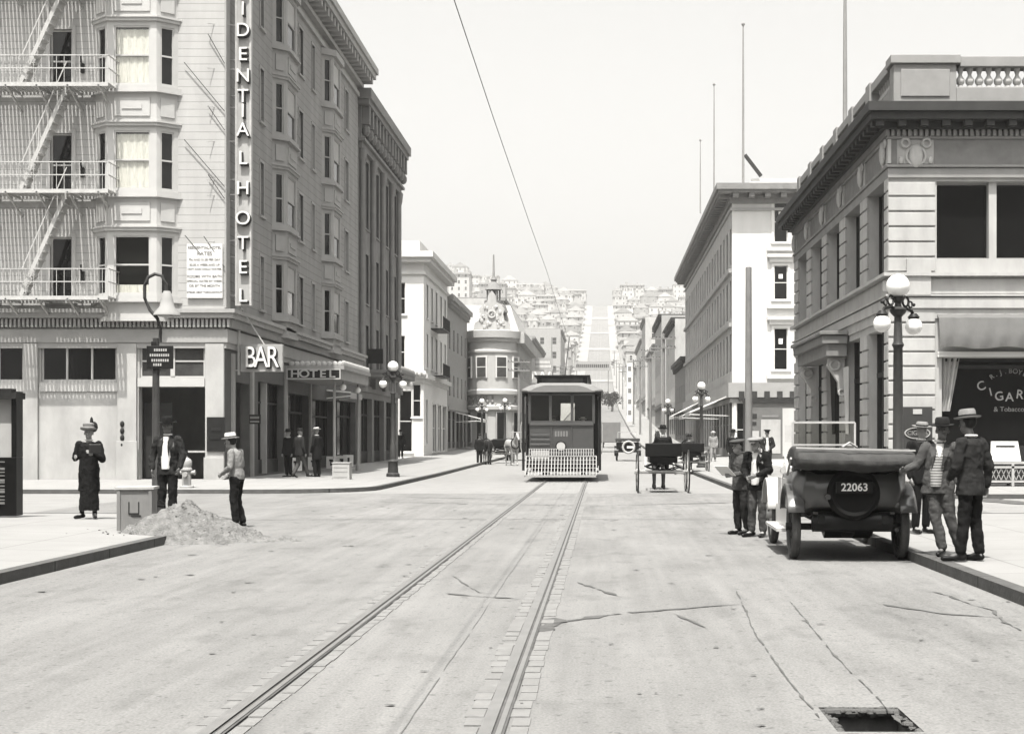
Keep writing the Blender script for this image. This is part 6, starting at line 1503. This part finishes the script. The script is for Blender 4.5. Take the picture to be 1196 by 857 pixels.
def far_car(x, y, label, spare=True):
    t = thing('touring_car', label, 'car', (x, y, road(x, y)), 0, None)
    for sx in (-1, 1):
        for yy in (0, 2.6): wheel(t, (sx * .68, yy, .42), .42, .1, 10, M_tyred, M_lwood, .02)
    b = MB(); b.box(-.72, .72, -.45, 1.7, .55, 1.2); b.box(-.36, .36, 1.7, 2.9, .6, 1.1); b.build('body', M_black, t, bevel=.06); b = MB(); b.box(-.78, .78, -.55, .2, 1.25, 1.45); b.build('folded_top', M_canvas, t, bevel=.05)
    for sx in (-1, 1):
        b = MB(); vs = []; 
        for k in range(11):
            a = R_(-10 + 190 * k / 10)
            for dx in (-.13, .13): vs.append((sx * .72 + dx, -.55 * math.cos(a), .42 + .55 * math.sin(a)))
        b.add(vs, [(2 * k, 2 * k + 1, 2 * k + 3, 2 * k + 2) for k in range(10)]); b.build('fender', M_black, t)
    if spare: b = MB(); b.torus((.05, -.55, .88), .36, .07, 'y', 28, 8); sp = b.build('spare_tyre', M_blind, t, smooth=True); b = MB(); b.box(-.05, .4, -.6, -.58, .82, .95); b.build('number_plate', M_paper, t)
    b = MB(); b.bar((-.6, 1.7, 1.2), (-.6, 1.7, 1.85), .04); b.bar((.6, 1.7, 1.2), (.6, 1.7, 1.85), .04); b.bar((-.6, 1.7, 1.85), (.6, 1.7, 1.85), .04); b.build('windshield_frame', M_iron, t)
    for sx in (-1, 1): b = MB(); b.ball((sx * .32, .6, 1.68), .12, .12, .15); b.cap((sx * .32, .6, 1.25), (sx * .32, .6, 1.4), .22, .18); b.build('occupant', M_suit2, t, smooth=True) if False else None
    return t
far_car(XX(733, 93), 93., 'dark touring car with pale spare tyre ring driving away in the distance')
far_car(XX(713, 140), 140., 'farthest dark car just right of the streetcar', False)
def box_wagon():
    x, y = XX(713, 118), 121.; t = thing('delivery_wagon', 'dark covered wagon far off beside the streetcar', 'wagon', (x, y, road(x, y))); b = MB(); b.box(-.85, .85, 0, 2.6, .8, 2.5); b.build('body', M_ornate, t, bevel=.05)
    for sx in (-1, 1):
        for yy, r in ((.5, .55), (2.1, .45)): wheel(t, (sx * .9, yy, r), r, .08, 10, M_irond, M_dark, .02)
box_wagon()

# ------------------------------------------------------------------ figures: one continuous remeshed skin each, clothing as children
def remesh(b, name, m, parent, vox, smooth=2, disp=0.):
    o = b.build(name, m, parent, smooth=False); r = o.modifiers.new('remesh', 'REMESH'); r.mode = 'VOXEL'; r.voxel_size = vox; r.use_smooth_shade = True
    if smooth: s = o.modifiers.new('smooth', 'SMOOTH'); s.factor = .5; s.iterations = smooth
    if disp:
        tx = bpy.data.textures.get('cloth_folds') or bpy.data.textures.new('cloth_folds', 'CLOUDS'); tx.noise_scale = .09; tx.noise_depth = 2
        d = o.modifiers.new('folds', 'DISPLACE'); d.texture = tx; d.strength = disp; d.mid_level = .5; d.texture_coords = 'LOCAL'
    return o
def V(*a): return Vector(a)
def person(label, x, y, face, H=1.72, near=False, z=None, pose=None, coat=M_suit, coat_len=.78, trous=M_suit, hat='fedora', hatm=M_felt, shirt=M_shirt, open_coat=False, vest=None, skirt=False, coatless=False, skin=M_skin, held=None, lean=0, cat='person', group=None, seated=False):
    """face: heading in degrees, 0 = walking away from the camera, 180 = facing it"""
    if z is None: z = walkz(x, y) if (x < KL or x > KR) else road(x, y)
    t = thing('person', label, cat, (x, y, z), R_(face), group); s = H / 1.75; vox = .0105 if near else .022
    J = dict(pel=V(0, 0, .95), wai=V(0, .0, 1.10), che=V(0, 0, 1.28), neb=V(0, -.01, 1.45), hea=V(0, .02, 1.61), sR=V(.175, -.01, 1.40), sL=V(-.175, -.01, 1.40), eR=V(.235, -.03, 1.12), eL=V(-.235, -.03, 1.12), wR=V(.235, .06, .88), wL=V(-.235, .06, .88),
             hR=V(.085, 0, .92), hL=V(-.085, 0, .92), kR=V(.095, .02, .5), kL=V(-.095, .02, .5), aR=V(.095, -.02, .09), aL=V(-.095, -.02, .09), tR=V(.12, .14, .035), tL=V(-.12, .14, .035))
    for k, v in (pose or {}).items(): J[k] = V(*v)
    if lean:
        for k in ('wai', 'che', 'neb', 'hea', 'sR', 'sL'):
            J[k] = J[k] + V(0, lean * (J[k].z - .95) , -abs(lean) * .25 * (J[k].z - .95))
    J = {k: v * s for k, v in J.items()}
    X, Y = V(1, 0, 0), V(0, 1, 0)
    def torso(b, e=0., zlow=None):
        rs = []
        pts = [(J['pel'] + V(0, 0, -.06 * s), .155, .11), (J['pel'] + V(0, 0, .03 * s), .165, .115), (J['wai'], .14, .10), (J['che'], .172, .115), ((J['sR'] + J['sL']) / 2 + V(0, 0, -.03 * s), .165, .10), ((J['sR'] + J['sL']) / 2 + V(0, 0, .035 * s), .10, .07)]
        ax = (J['sR'] - J['sL']).normalized()
        for c, rx, ry in pts: rs.append((c, (rx + e) * s, (ry + e) * s, ax, V(-ax.y, ax.x, 0).normalized()))
        b.loft(rs, 18)
    def limbs(b, e, arms=True, legs=True, cuff=0):
        for q in 'RL':
            if arms:
                b.cap(J['s' + q], J['e' + q], (.052 + e) * s, (.04 + e) * s, 12); b.cap(J['e' + q], J['e' + q] + (J['w' + q] - J['e' + q]) * (1 - cuff), (.04 + e) * s, (.028 + e * .8) * s, 12)
            if legs:
                b.cap(J['h' + q], J['k' + q], (.078 + e) * s, (.052 + e) * s, 12); b.cap(J['k' + q], J['a' + q] + V(0, 0, .0), (.052 + e) * s, (.036 + e * 1.2) * s, 12)
    # --- body: a single mesh
    b = MB(); torso(b); limbs(b, 0); b.cap(J['neb'] - V(0, 0, .03 * s), J['hea'] - V(0, .01, .06) * s, .055 * s, .05 * s, 12)
    hd = J['hea']; fd = (V(0, 1, 0)); 
    tilt = (pose or {}).get('_tilt', 0)
    b.ball(hd + V(0, -.005, .03) * s, .076 * s, .095 * s, .10 * s, 18, 12); b.ball(hd + V(0, .03, -.055) * s, .055 * s, .062 * s, .06 * s, 14, 9)
    b.cap(hd + V(0, .085, .02) * s, hd + V(0, .112, -.018) * s, .008 * s, .014 * s, 8)
    b.cap(hd + V(-.022, .083, -.057) * s, hd + V(.022, .083, -.057) * s, .009 * s, .009 * s, 8)
    for q in (-1, 1): b.ball(hd + V(q * .078, -.005, .0) * s, .012 * s, .022 * s, .032 * s, 8, 6); b.cap(hd + V(q * .015, .083, .04) * s, hd + V(q * .05, .072, .04) * s, .009 * s, .008 * s, 6)
    for q in 'RL':
        w_, e_ = J['w' + q], J['e' + q]; d = (w_ - e_).normalized(); sg = 1 if q == 'R' else -1
        inn = V(-sg, 0, 0); sd = d.cross(inn).normalized(); 
        if sd.length < .1: sd = Y
        palm = w_ + d * .045 * s; b.loft([(w_, .024 * s, .02 * s, sd, inn), (w_ + d * .03 * s, .036 * s, .019 * s, sd, inn), (w_ + d * .085 * s, .041 * s, .016 * s, sd, inn), (w_ + d * .095 * s, .036 * s, .012 * s, sd, inn)], 10)
        fr = .0088 if near else .013
        for k in range(4):
            u = (k - 1.5) * .0205 * s; f0 = w_ + d * .085 * s + sd * u; Lf = (.04, .046, .042, .034)[k] * s; f1 = f0 + d * Lf * .75 + inn * Lf * .35; f2 = f1 + d * Lf * .35 + inn * Lf * .55
            b.cap(f0, f1, fr * s, fr * .92 * s, 7); b.cap(f1, f2, fr * .92 * s, fr * .8 * s, 7)
        ts = 1 if sd.dot(Y) > 0 else -1
        f0 = w_ + d * .03 * s + sd * ts * .03 * s; f1 = f0 + (sd * ts * .6 + d * .8).normalized() * .035 * s + inn * .01 * s; b.cap(f0, f1, .011 * s, .01 * s, 7); b.cap(f1, f1 + (d * .9 + inn * .4).normalized() * .028 * s, .01 * s, .0085 * s, 7)
        b.cap(J['a' + q], J['t' + q], .034 * s, .028 * s, 8)
    remesh(b, 'body', skin, t, .0075 if near else .02, 1)
    # --- shoes
    for q in 'RL':
        b = MB(); a_, t_ = J['a' + q], J['t' + q]; f = (t_ - a_); f.z = 0; f.normalize(); b.cap(a_ - f * .035 * s + V(0, 0, -.035 * s), a_ + f * .05 * s + V(0, 0, -.04 * s), .042 * s, .042 * s, 10); b.cap(a_ + f * .05 * s + V(0, 0, -.045 * s), t_ + f * .04 * s + V(0, 0, .0), .042 * s, .034 * s, 10); b.cap(a_ + V(0, 0, -.02 * s), a_ + V(0, 0, .05 * s), .046 * s, .046 * s, 10)
        zf = min(a_.z, t_.z) - .035 * s
        remesh(b, 'shoe', M_leather, t, vox, 1)
    # --- trousers or skirt
    b = MB()
    if skirt:
        zl = .16 * s; p = J['pel']; b.loft([(V(0, -.01, zl), .185 * s, .17 * s, X, Y), (V(0, 0, .4 * s), .175 * s, .155 * s, X, Y), (V(0, 0, .7 * s), .17 * s, .145 * s, X, Y), (p, .165 * s, .13 * s, X, Y), (J['wai'], .135 * s, .10 * s, X, Y)], 20); remesh(b, 'skirt', trous, t, vox, 2, .03)
    else:
        for q in 'RL': b.cap(J['h' + q], J['k' + q], .098 * s, .078 * s, 14); b.cap(J['k' + q], J['a' + q] + V(0, 0, .045 * s), .078 * s, .066 * s, 14)
        ax = X; b.loft([(J['pel'] + V(0, 0, -.09 * s), .15 * s, .115 * s, X, Y), (J['pel'] + V(0, 0, .03 * s), .172 * s, .123 * s, X, Y), (J['wai'], .155 * s, .112 * s, X, Y)], 18); remesh(b, 'trousers', trous, t, vox, 2, .035 if near else 0)
    # --- shirt / vest core, coat, sleeves
    if coatless:
        b = MB(); torso(b, .014); limbs(b, .014, True, False, .03); remesh(b, 'shirt', shirt, t, vox, 2, .03 if near else 0)
    else:
        zl = coat_len * s; b = MB(); ax = (J['sR'] - J['sL']).normalized(); ay = V(-ax.y, ax.x, 0).normalized(); sh = (J['sR'] + J['sL']) / 2; pe = J['pel']
        yo = 0 if not open_coat else -.022 * s
        rs = [(V(pe.x, pe.y, zl), .20 * s, .15 * s, X, Y), (pe, .19 * s, .14 * s, X, Y), (J['wai'], .168 * s, .125 * s, X, Y), (J['che'], .192 * s, .132 * s, ax, ay), (sh + V(0, 0, -.02 * s), .185 * s, .118 * s, ax, ay), (sh + V(0, 0, .045 * s), .105 * s, .078 * s, ax, ay)]
        rs = [(c + V(0, yo, 0), a_, b_, m1, m2) for c, a_, b_, m1, m2 in rs]
        b.loft(rs, 22); limbs(b, .024, True, False, .06); remesh(b, 'coat', coat, t, vox, 2, .035 if near else 0)
        if open_coat or vest:
            b = MB(); cc = J['che'] + ay * (.10 * s); cw = J['wai'] + V(0, .085 * s, 0); cn = sh + ay * .075 * s
            b.loft([(pe + V(0, .08, -.06) * s, .075 * s, .075 * s, ax, ay), (cw, .085 * s, .055 * s, ax, ay), (cc - ay * .02 * s, .075 * s, .055 * s, ax, ay), (cn - ay * .01 * s, .035 * s, .035 * s, ax, ay)], 16)
            remesh(b, 'vest' if vest else 'shirt_front', vest or shirt, t, vox, 1)
            b = MB(); b.loft([(cc + V(0, .022 * s, .0), .012 * s, .02 * s, ax, ay), (cn + V(0, .02 * s, -.01 * s), .05 * s, .022 * s, ax, ay), (cn + V(0, .0, .05 * s), .05 * s, .04 * s, ax, ay)], 14); b.build('shirt', shirt, t, smooth=True)
            for q in (-1, 1):
                b = MB(); b.add([tuple(cn + ax * q * .055 * s + V(0, .0, .03 * s)), tuple(cn + ax * q * .12 * s + V(0, .012 * s, -.04 * s)), tuple(cc + ax * q * .10 * s + V(0, .04 * s, .0)), tuple(J['wai'] + V(q * .06 * s, .135 * s, .02 * s)), tuple(cc + ax * q * .05 * s + V(0, .052 * s, .02 * s)), tuple(cn + ax * q * .045 * s + V(0, .035 * s, -.03 * s))], [(0, 1, 2, 3, 4, 5)]); o = b.build('lapel', coat, t); sd_ = o.modifiers.new('thick', 'SOLIDIFY'); sd_.thickness = .012
        b = MB(); nk = J['neb']; b.torus(nk + V(0, .005, .035) * s, .062 * s, .016 * s, 'z', 18, 6); b.build('collar', shirt, t, smooth=True)
    # --- hair, eyes, hat
    if near:
        b = MB(); b.ball(hd + V(0, -.028, .035) * s, .083 * s, .088 * s, .092 * s, 16, 10); b.build('hair', M_hair, t, smooth=True)
        for q in (-1, 1): b = MB(); b.ball(hd + V(q * .031, .082, .022) * s, .012 * s, .008 * s, .007 * s, 8, 6); b.build('eye', M_hair, t, smooth=True)
    hz = hd + V(0, 0, .075) * s
    def hatb(prof, tiltx=0, off=(0, 0, 0)):
        b = MB(); b.zrings(prof, n=24, sy=1.15); M = Matrix.Translation(hz + V(*off) * s) @ Matrix.Rotation(R_(tiltx), 4, 'X'); b.v = [tuple(M @ Vector(p)) for p in b.v]; return b
    if hat in ('fedora', 'boater', 'bowler'):
        br = {'fedora': .145, 'boater': .15, 'bowler': .118}[hat] * s; top = {'fedora': .105, 'boater': .075, 'bowler': .10}[hat] * s
        prof = [(br, .012 * s), (br * 1.02, .018 * s), (.095 * s, .0), (.095 * s, -.012 * s), (.088 * s, -.012 * s), (.092 * s, .02 * s), (.09 * s, top * .8), (.07 * s, top), (.02 * s, top * (.9 if hat == 'fedora' else 1.02))]
        prof = [(.085 * s, -.01 * s), (br, .0), (br * 1.02, .012 * s), (.094 * s, .012 * s), (.092 * s, top * .75), (.078 * s, top), (.02 * s, top * (.86 if hat == 'fedora' else 1.04))]
        hb = hatb(prof, -6).build('hat', hatm, t, smooth=True); q = hatb([(.0955 * s, .013 * s), (.0955 * s, .035 * s), (.09 * s, .036 * s)], -6); q.build('hat_band', M_felt, hb)
    elif hat == 'cap':
        b = hatb([(.09 * s, -.01 * s), (.10 * s, .01 * s), (.135 * s, .03 * s), (.13 * s, .048 * s), (.06 * s, .062 * s)], -8); hb = b.build('cap', hatm, t, smooth=True)
        b = MB(); M = Matrix.Translation(hz) @ Matrix.Rotation(R_(-14), 4, 'X'); b.M = M; b.zrings([(.075 * s, .0), (.075 * s, .012 * s)], (0, .085 * s, 0), 16); b.build('peak', hatm, hb)
    elif hat == 'plumed':
        b = hatb([(.1 * s, -.02 * s), (.15 * s, .0), (.155 * s, .02 * s), (.105 * s, .03 * s), (.11 * s, .10 * s), (.07 * s, .13 * s), (.02 * s, .13 * s)], 4); hb = b.build('hat', hatm, t, smooth=True)
        b = MB(); b.ball(hz + V(-.09, -.03, .05) * s, .07 * s, .06 * s, .1 * s); b.ball(hz + V(-.05, 0, .15) * s, .03 * s, .05 * s, .09 * s); b.build('plume', M_felt, hb, smooth=True); b = MB(); b.torus(hz + V(.02, 0, .04) * s, .115 * s, .02 * s, 'z', 20, 6); b.build('ribbon', M_tweedl, hb, smooth=True)
    if held == 'paper':
        b = MB(); c = (J['wR'] + J['wL']) / 2 + V(0, .12, .05) * s; b.M = Matrix.Translation(c) @ Matrix.Rotation(R_(-50), 4, 'X'); b.box(-.16, .16, -.004, .0, -.1, .14); tag(b.build('newspaper', M_paper, t), None, None)
    return t
STR = {}
def vest_m():
    m = mat('striped_vest', .10, .9, .2, 20, lines=(.034, .5, 3.0)); return m
# left foreground
person('woman in long dark coat and plumed hat holding a book to her chest', XX(104, 25.2), 25.2, 188, 1.60, True, skirt=True, coat=M_suit, coat_len=.52, hat='plumed', hatm=M_feltl,
       pose=dict(eL=(-.25, .03, 1.12), wL=(-.12, .22, 1.22), eR=(.25, -.02, 1.14), wR=(.22, .16, 1.16), aR=(.13, .0, .09), aL=(-.10, -.02, .09), tR=(.2, .11, .035), tL=(-.14, .13, .035)))
o = thing('book', 'dark closed book or purse held against the chest of the woman in the plumed hat', 'book', (XX(104, 25.2) + .2, 25.2 - .28, walkz(-9, 25.2) + 1.13), R_(14)); b = MB(); b.box(-.1, .1, 0, .03, 0, .15); b.build('cover', M_suit2, o, bevel=.004); b = MB(); b.box(-.095, .095, .004, .026, .15, .152); b.build('pages', M_paper, o)
person('man in dark suit and dark fedora with white shirt front beside the lamp post', XX(196, 25.0), 25.0, 175, 1.76, True, coat=M_suit2, coat_len=.80, trous=M_suit, open_coat=True, hat='fedora', hatm=M_suit, skin=M_skin_d,
       pose=dict(eL=(-.27, .0, 1.13), wL=(-.24, .08, .92), eR=(.28, -.02, 1.14), wR=(.25, .06, .90), aL=(-.08, 0, .09), aR=(.11, .03, .09), tR=(.17, .17, .035)))
person('man in pale shirt and straw hat looking down beyond the dirt pile', XX(277, 25.4), 25.4, 78, 1.66, True, coatless=True, shirt=M_tweedl, hat='fedora', hatm=M_straw, lean=.10,
       pose=dict(hea=(.0, .07, 1.59), eL=(-.24, .02, 1.12), wL=(-.16, .22, 1.0), eR=(.24, .03, 1.12), wR=(.16, .24, .98), kR=(.09, .05, .5), aR=(.1, -.06, .09)))
# boys reading beside the car
person('youth in tweed jacket and flat cap reading with his companion in the road', XX(866, 23.6), 23.6, 128, 1.58, True, coat=M_tweed, coat_len=.80, trous=M_suit2, hat='cap', hatm=M_tweed, shirt=M_tweedl, lean=.06, held='paper',
       pose=dict(hea=(.0, .06, 1.58), eL=(-.22, .06, 1.12), wL=(-.08, .26, 1.08), eR=(.22, .06, 1.12), wR=(.1, .26, 1.08), aL=(-.1, -.05, .09), kL=(-.1, .03, .5)))
person('youth in dark jacket and light trousers bending over the paper beside his companion', XX(885, 23.0), 23.0, 148, 1.62, True, coat=M_suit, coat_len=.80, trous=M_tweed, hat='cap', hatm=M_tweedl, open_coat=True, lean=.07,
       pose=dict(hea=(-.01, .07, 1.575), eL=(-.24, .04, 1.14), wL=(-.1, .24, 1.06), eR=(.24, .04, 1.14), wR=(.1, .22, 1.02), aR=(.11, .0, .09), tR=(.17, .15, .035)))
# two men talking at the car
person('man in grey jacket and striped vest leaning on the back of the touring car', XX(1098, 17.9) , 17.9, 163, 1.66, True, coat=M_tweed, coat_len=.80, trous=M_tweed, vest=vest_m(), open_coat=True, hat='fedora', hatm=M_felt, skin=M_skin_d,
       pose=dict(pel=(.05, 0, .95), wai=(.04, 0, 1.1), hea=(-.03, .04, 1.61), eR=(.30, .05, 1.16), wR=(.42, .14, 1.12), eL=(-.27, -.03, 1.14), wL=(-.24, .05, .93), kR=(.06, .03, .5), aR=(-.03, .06, .09), tR=(.0, .2, .035), kL=(-.12, .0, .5), aL=(-.24, -.03, .09), tL=(-.30, .12, .035)))
person('man in dark suit and checked hat with his back half turned, standing nearest the kerb', XX(1134, 17.0), 17.0, 38, 1.73, True, coat=M_suit2, coat_len=.78, trous=M_suit, hat='fedora', hatm=M_tweedl, skin=M_skin_d,
       pose=dict(hea=(-.0, .05, 1.62), eL=(-.24, .02, 1.12), wL=(-.14, .2, .98), eR=(.26, -.06, 1.13), wR=(.27, -.02, .88), aL=(-.13, .05, .09), tL=(-.22, .18, .035), aR=(.1, -.04, .09)))
person('man with pale hat mostly hidden behind the touring car', XX(1076, 21.8), 21.8, 200, 1.66, False, coat=M_suit, hat='boater', hatm=M_tweedl)
# farther pedestrians
person('man in long dark coat and pale hat standing outside the hotel shop', XX(370, 51.5), 51.5, 60, 1.76, coat=M_suit, coat_len=.62, hat='boater', hatm=M_straw, z=walkz(-10, 51.5) - .02)
person('man in dark jacket striding past the hotel entrance', XX(350, 50.0), 50.0, 320, 1.68, coat=M_suit2, trous=M_tweed, hat='bowler', z=walkz(-10, 50), pose=dict(kR=(.09, .15, .53), aR=(.09, .28, .12), tR=(.1, .43, .1), aL=(-.09, -.2, .12), tL=(-.1, -.07, .035)))
person('man in dark clothes close behind the striding man at the hotel', XX(337, 50.8), 50.8, 150, 1.66, coat=M_suit, hat='fedora', z=walkz(-10, 50))
person('man in buttoned jacket and dark cap facing the camera near the bank corner', XX(896, 54.5), 54.5, 180, 1.72, coat=M_suit2, trous=M_suit, open_coat=True, hat='cap', hatm=M_suit, pose=dict(eL=(-.26, .02, 1.14), eR=(.26, .02, 1.14), wL=(-.1, .12, 1.0), wR=(.12, .12, .98)))
person('man in dark clothes half hidden behind the two youths', XX(856, 57), 57, 200, 1.74, coat=M_suit, hat='fedora')
person('man in pale clothes walking on the right pavement under the awnings', XX(833, 82), 82, 170, 1.70, coat=M_lime if False else M_tweedl, trous=M_tweedl, hat='boater', hatm=M_straw, pose=dict(kR=(.09, .12, .52), aR=(.1, .2, .1), tR=(.1, .35, .06), aL=(-.1, -.12, .1)))
person('small figure by the dark doorway of the white corner building', XX(468, 88), 88, 200, 1.7, coat=M_suit, hat='fedora')
person('dark figure standing at the kerb beside the left carriage', XX(560, 82), 82, 190, 1.72, coat=M_suit, hat='bowler', z=road(-6.8, 82))
# streetcar crew
person('motorman in cap standing behind the front window of the streetcar', -1.75, 52.9, 180, 1.74, coat=M_suit2, hat='cap', z=.62)
person('passenger in pale shirt riding on the streetcar platform', -.7, 53.1, 190, 1.70, coat=M_tweedl, hat='boater', hatm=M_straw, z=.62)

# ------------------------------------------------------------------ horses and horse-drawn vehicles
def horse(label, x, y, face, m=M_horse, z=None, group=None):
    t = thing('horse', label, 'horse', (x, y, road(x, y) if z is None else z), R_(face), group); b = MB(); X = V(1, 0, 0); Zv = V(0, 0, 1)
    b.loft([(V(0, -.82, 1.2), .10, .14, X, Zv), (V(0, -.72, 1.18), .23, .27, X, Zv), (V(0, -.4, 1.14), .27, .30, X, Zv), (V(0, 0, 1.10), .27, .30, X, Zv), (V(0, .4, 1.10), .25, .32, X, Zv), (V(0, .62, 1.15), .18, .27, X, Zv), (V(0, .76, 1.18), .1, .18, X, Zv)], 16)
    b.cap((0, .6, 1.25), (0, .98, 1.62), .2, .12, 12, .7); b.cap((0, 1.0, 1.66), (0, 1.32, 1.42), .115, .065, 12, .8)
    for s in (-1, 1):
        b.cap((s * .05, .97, 1.76), (s * .06, .98, 1.86), .03, .012, 6)
        b.cap((s * .15, .5, 1.05), (s * .14, .5, .62), .105, .06, 10); b.cap((s * .14, .5, .62), (s * .14, .49, .16), .055, .038, 8); b.cap((s * .14, .49, .15), (s * .14, .53, .05), .042, .055, 8)
        b.cap((s * .15, -.58, 1.05), (s * .15, -.48, .78), .15, .10, 10); b.cap((s * .15, -.48, .78), (s * .14, -.68, .5), .085, .055, 8); b.cap((s * .14, -.68, .5), (s * .14, -.66, .16), .05, .038, 8); b.cap((s * .14, -.66, .15), (s * .14, -.62, .05), .042, .055, 8)
    remesh(b, 'body', m, t, .03, 2); b = MB(); b.cap((0, -.82, 1.3), (0, -.92, .75), .05, .07, 8); b.build('tail', M_hair, t, smooth=True); b = MB(); b.cap((0, .62, 1.5), (0, .93, 1.78), .035, .03, 8, .5); b.build('mane', M_hair, t, smooth=True)
    b = MB(); b.torus((0, .62, 1.2), .27, .035, 'y', 20, 6); b.v = [(p[0] * .85, p[1] + (p[2] - 1.2) * -.25, p[2]) for p in b.v]; b.bar((.27, .55, 1.05), (.33, -.9, .95), .03); b.bar((-.27, .55, 1.05), (-.33, -.9, .95), .03); b.build('harness', M_leather, t); return t
def buggy(x, y, label, R=.62, driver=True, hood=False, m=M_black):
    t = thing('horse_buggy', label, 'buggy', (x, y, road(x, y)))
    for s in (-1, 1):
        for yy, r in ((0, R), (1.35, R * .88)): wheel(t, (s * .72, yy, r), r, .045, 12, M_irond, M_lwood, .012, .022)
    b = MB(); b.tube([(-.82, 0, R), (.82, 0, R)], .03, 8); b.tube([(-.8, 1.35, R * .88), (.8, 1.35, R * .88)], .03, 8); b.bar((0, 0, R), (0, 1.35, R * .9), .05); b.build('axle', M_lwood, t)
    b = MB()
    for yy in (0, 1.35): b.tube([(-.5, yy, R + .12), (-.25, yy, R + .04), (0, yy, R + .02), (.25, yy, R + .04), (.5, yy, R + .12)], .022, 6); b.tube([(-.5, yy, R + .12), (-.25, yy, R + .2), (0, yy, R + .22), (.25, yy, R + .2), (.5, yy, R + .12)], .022, 6)
    b.build('spring', M_irond, t); b = MB(); b.box(-.4, .4, -.25, 1.55, R + .24, R + .42); b.box(-.42, .42, .35, .8, R + .42, R + .55); b.build('box', m, t, bevel=.02)
    b = MB(); b.box(-.5, .5, -.32, .0, R + .42, R + .52); b.box(-.52, .52, -.38, -.28, R + .42, R + .80); b.build('seat', m, t, bevel=.02); b = MB(); b.bar((-.45, 1.5, R), (-.4, 3.7, R + .35), .04); b.bar((.45, 1.5, R), (.4, 3.7, R + .35), .04); b.build('shaft', M_lwood, t)
    if hood: b = MB(); b.box(-.6, .6, -.45, .9, R + 1.0, R + 1.75); b.build('hood', M_leather, t, bevel=.12)
    return t
sit = dict(pel=(0, 0, .55), wai=(0, 0, .70), che=(0, .02, .88), neb=(0, .02, 1.05), hea=(0, .04, 1.21), sR=(.175, .01, 1.0), sL=(-.175, .01, 1.0), eR=(.24, .08, .76), eL=(-.24, .08, .76), wR=(.12, .32, .76), wL=(-.12, .32, .76), hR=(.1, 0, .52), hL=(-.1, 0, .52), kR=(.13, .45, .56), kL=(-.13, .45, .56), aR=(.13, .5, .12), aL=(-.13, .5, .12), tR=(.14, .65, .07), tL=(-.14, .65, .07))
bx, by = XX(774.5, 41.6), 41.6
buggy(bx, by, 'light open buggy with tall spoked wheels driving away in the middle of the street')
horse('dark horse pulling the nearest open buggy', bx, by + 3.35, 0)
person('driver in dark coat seated high on the nearest open buggy', bx, by + .05, 0, 1.75, pose=sit, coat=M_suit, coat_len=.45, z=road(bx, by) + .55, hat='fedora', hatm=M_suit)
b2x, b2y = XX(808, 63), 63.
buggy(b2x, b2y, 'second dark buggy farther off at the right kerb', .55); horse('dark horse standing before the second buggy', b2x, b2y + 3.3, 0)
person('driver seated on the second buggy at the right kerb', b2x - .1, b2y + .05, 0, 1.7, pose=sit, coat=M_suit2, coat_len=.45, z=road(b2x, b2y) + .4, hat='fedora')
b3x, b3y = -6.0, 86.
buggy(b3x, b3y, 'buggy standing at the left kerb among the horses', .6); horse('grey horse in front of the left kerb buggy', XX(598, 80), 80, 200, M_horsel)
horse('dark horse standing with its back to the camera at the left kerb', XX(569, 83), 83, 10)
far_car(XX(603, 92), 94., 'dark touring car parked behind the streetcar on the left', False)
buggy(XX(585, 96), 96, 'dark wagon partly hidden between the left kerb horses', .6)

# ------------------------------------------------------------------ air
def haze():
    b = MB(); b.box(-6100, 6100, -450, 9100, -3, 175); m = bpy.data.materials.new('haze_air'); m.use_nodes = True; t = m.node_tree; t.nodes.clear(); v = t.nodes.new('ShaderNodeVolumePrincipled'); o = t.nodes.new('ShaderNodeOutputMaterial')
    v.inputs['Color'].default_value = (1, .99, .965, 1); v.inputs['Density'].default_value = .00025; v.inputs['Anisotropy'].default_value = .1; t.links.new(v.outputs[0], o.inputs['Volume'])
    h = b.build('haze', m); h['kind'] = 'stuff'; h['label'] = 'pale sunlit haze lying over the street and hill'
haze()
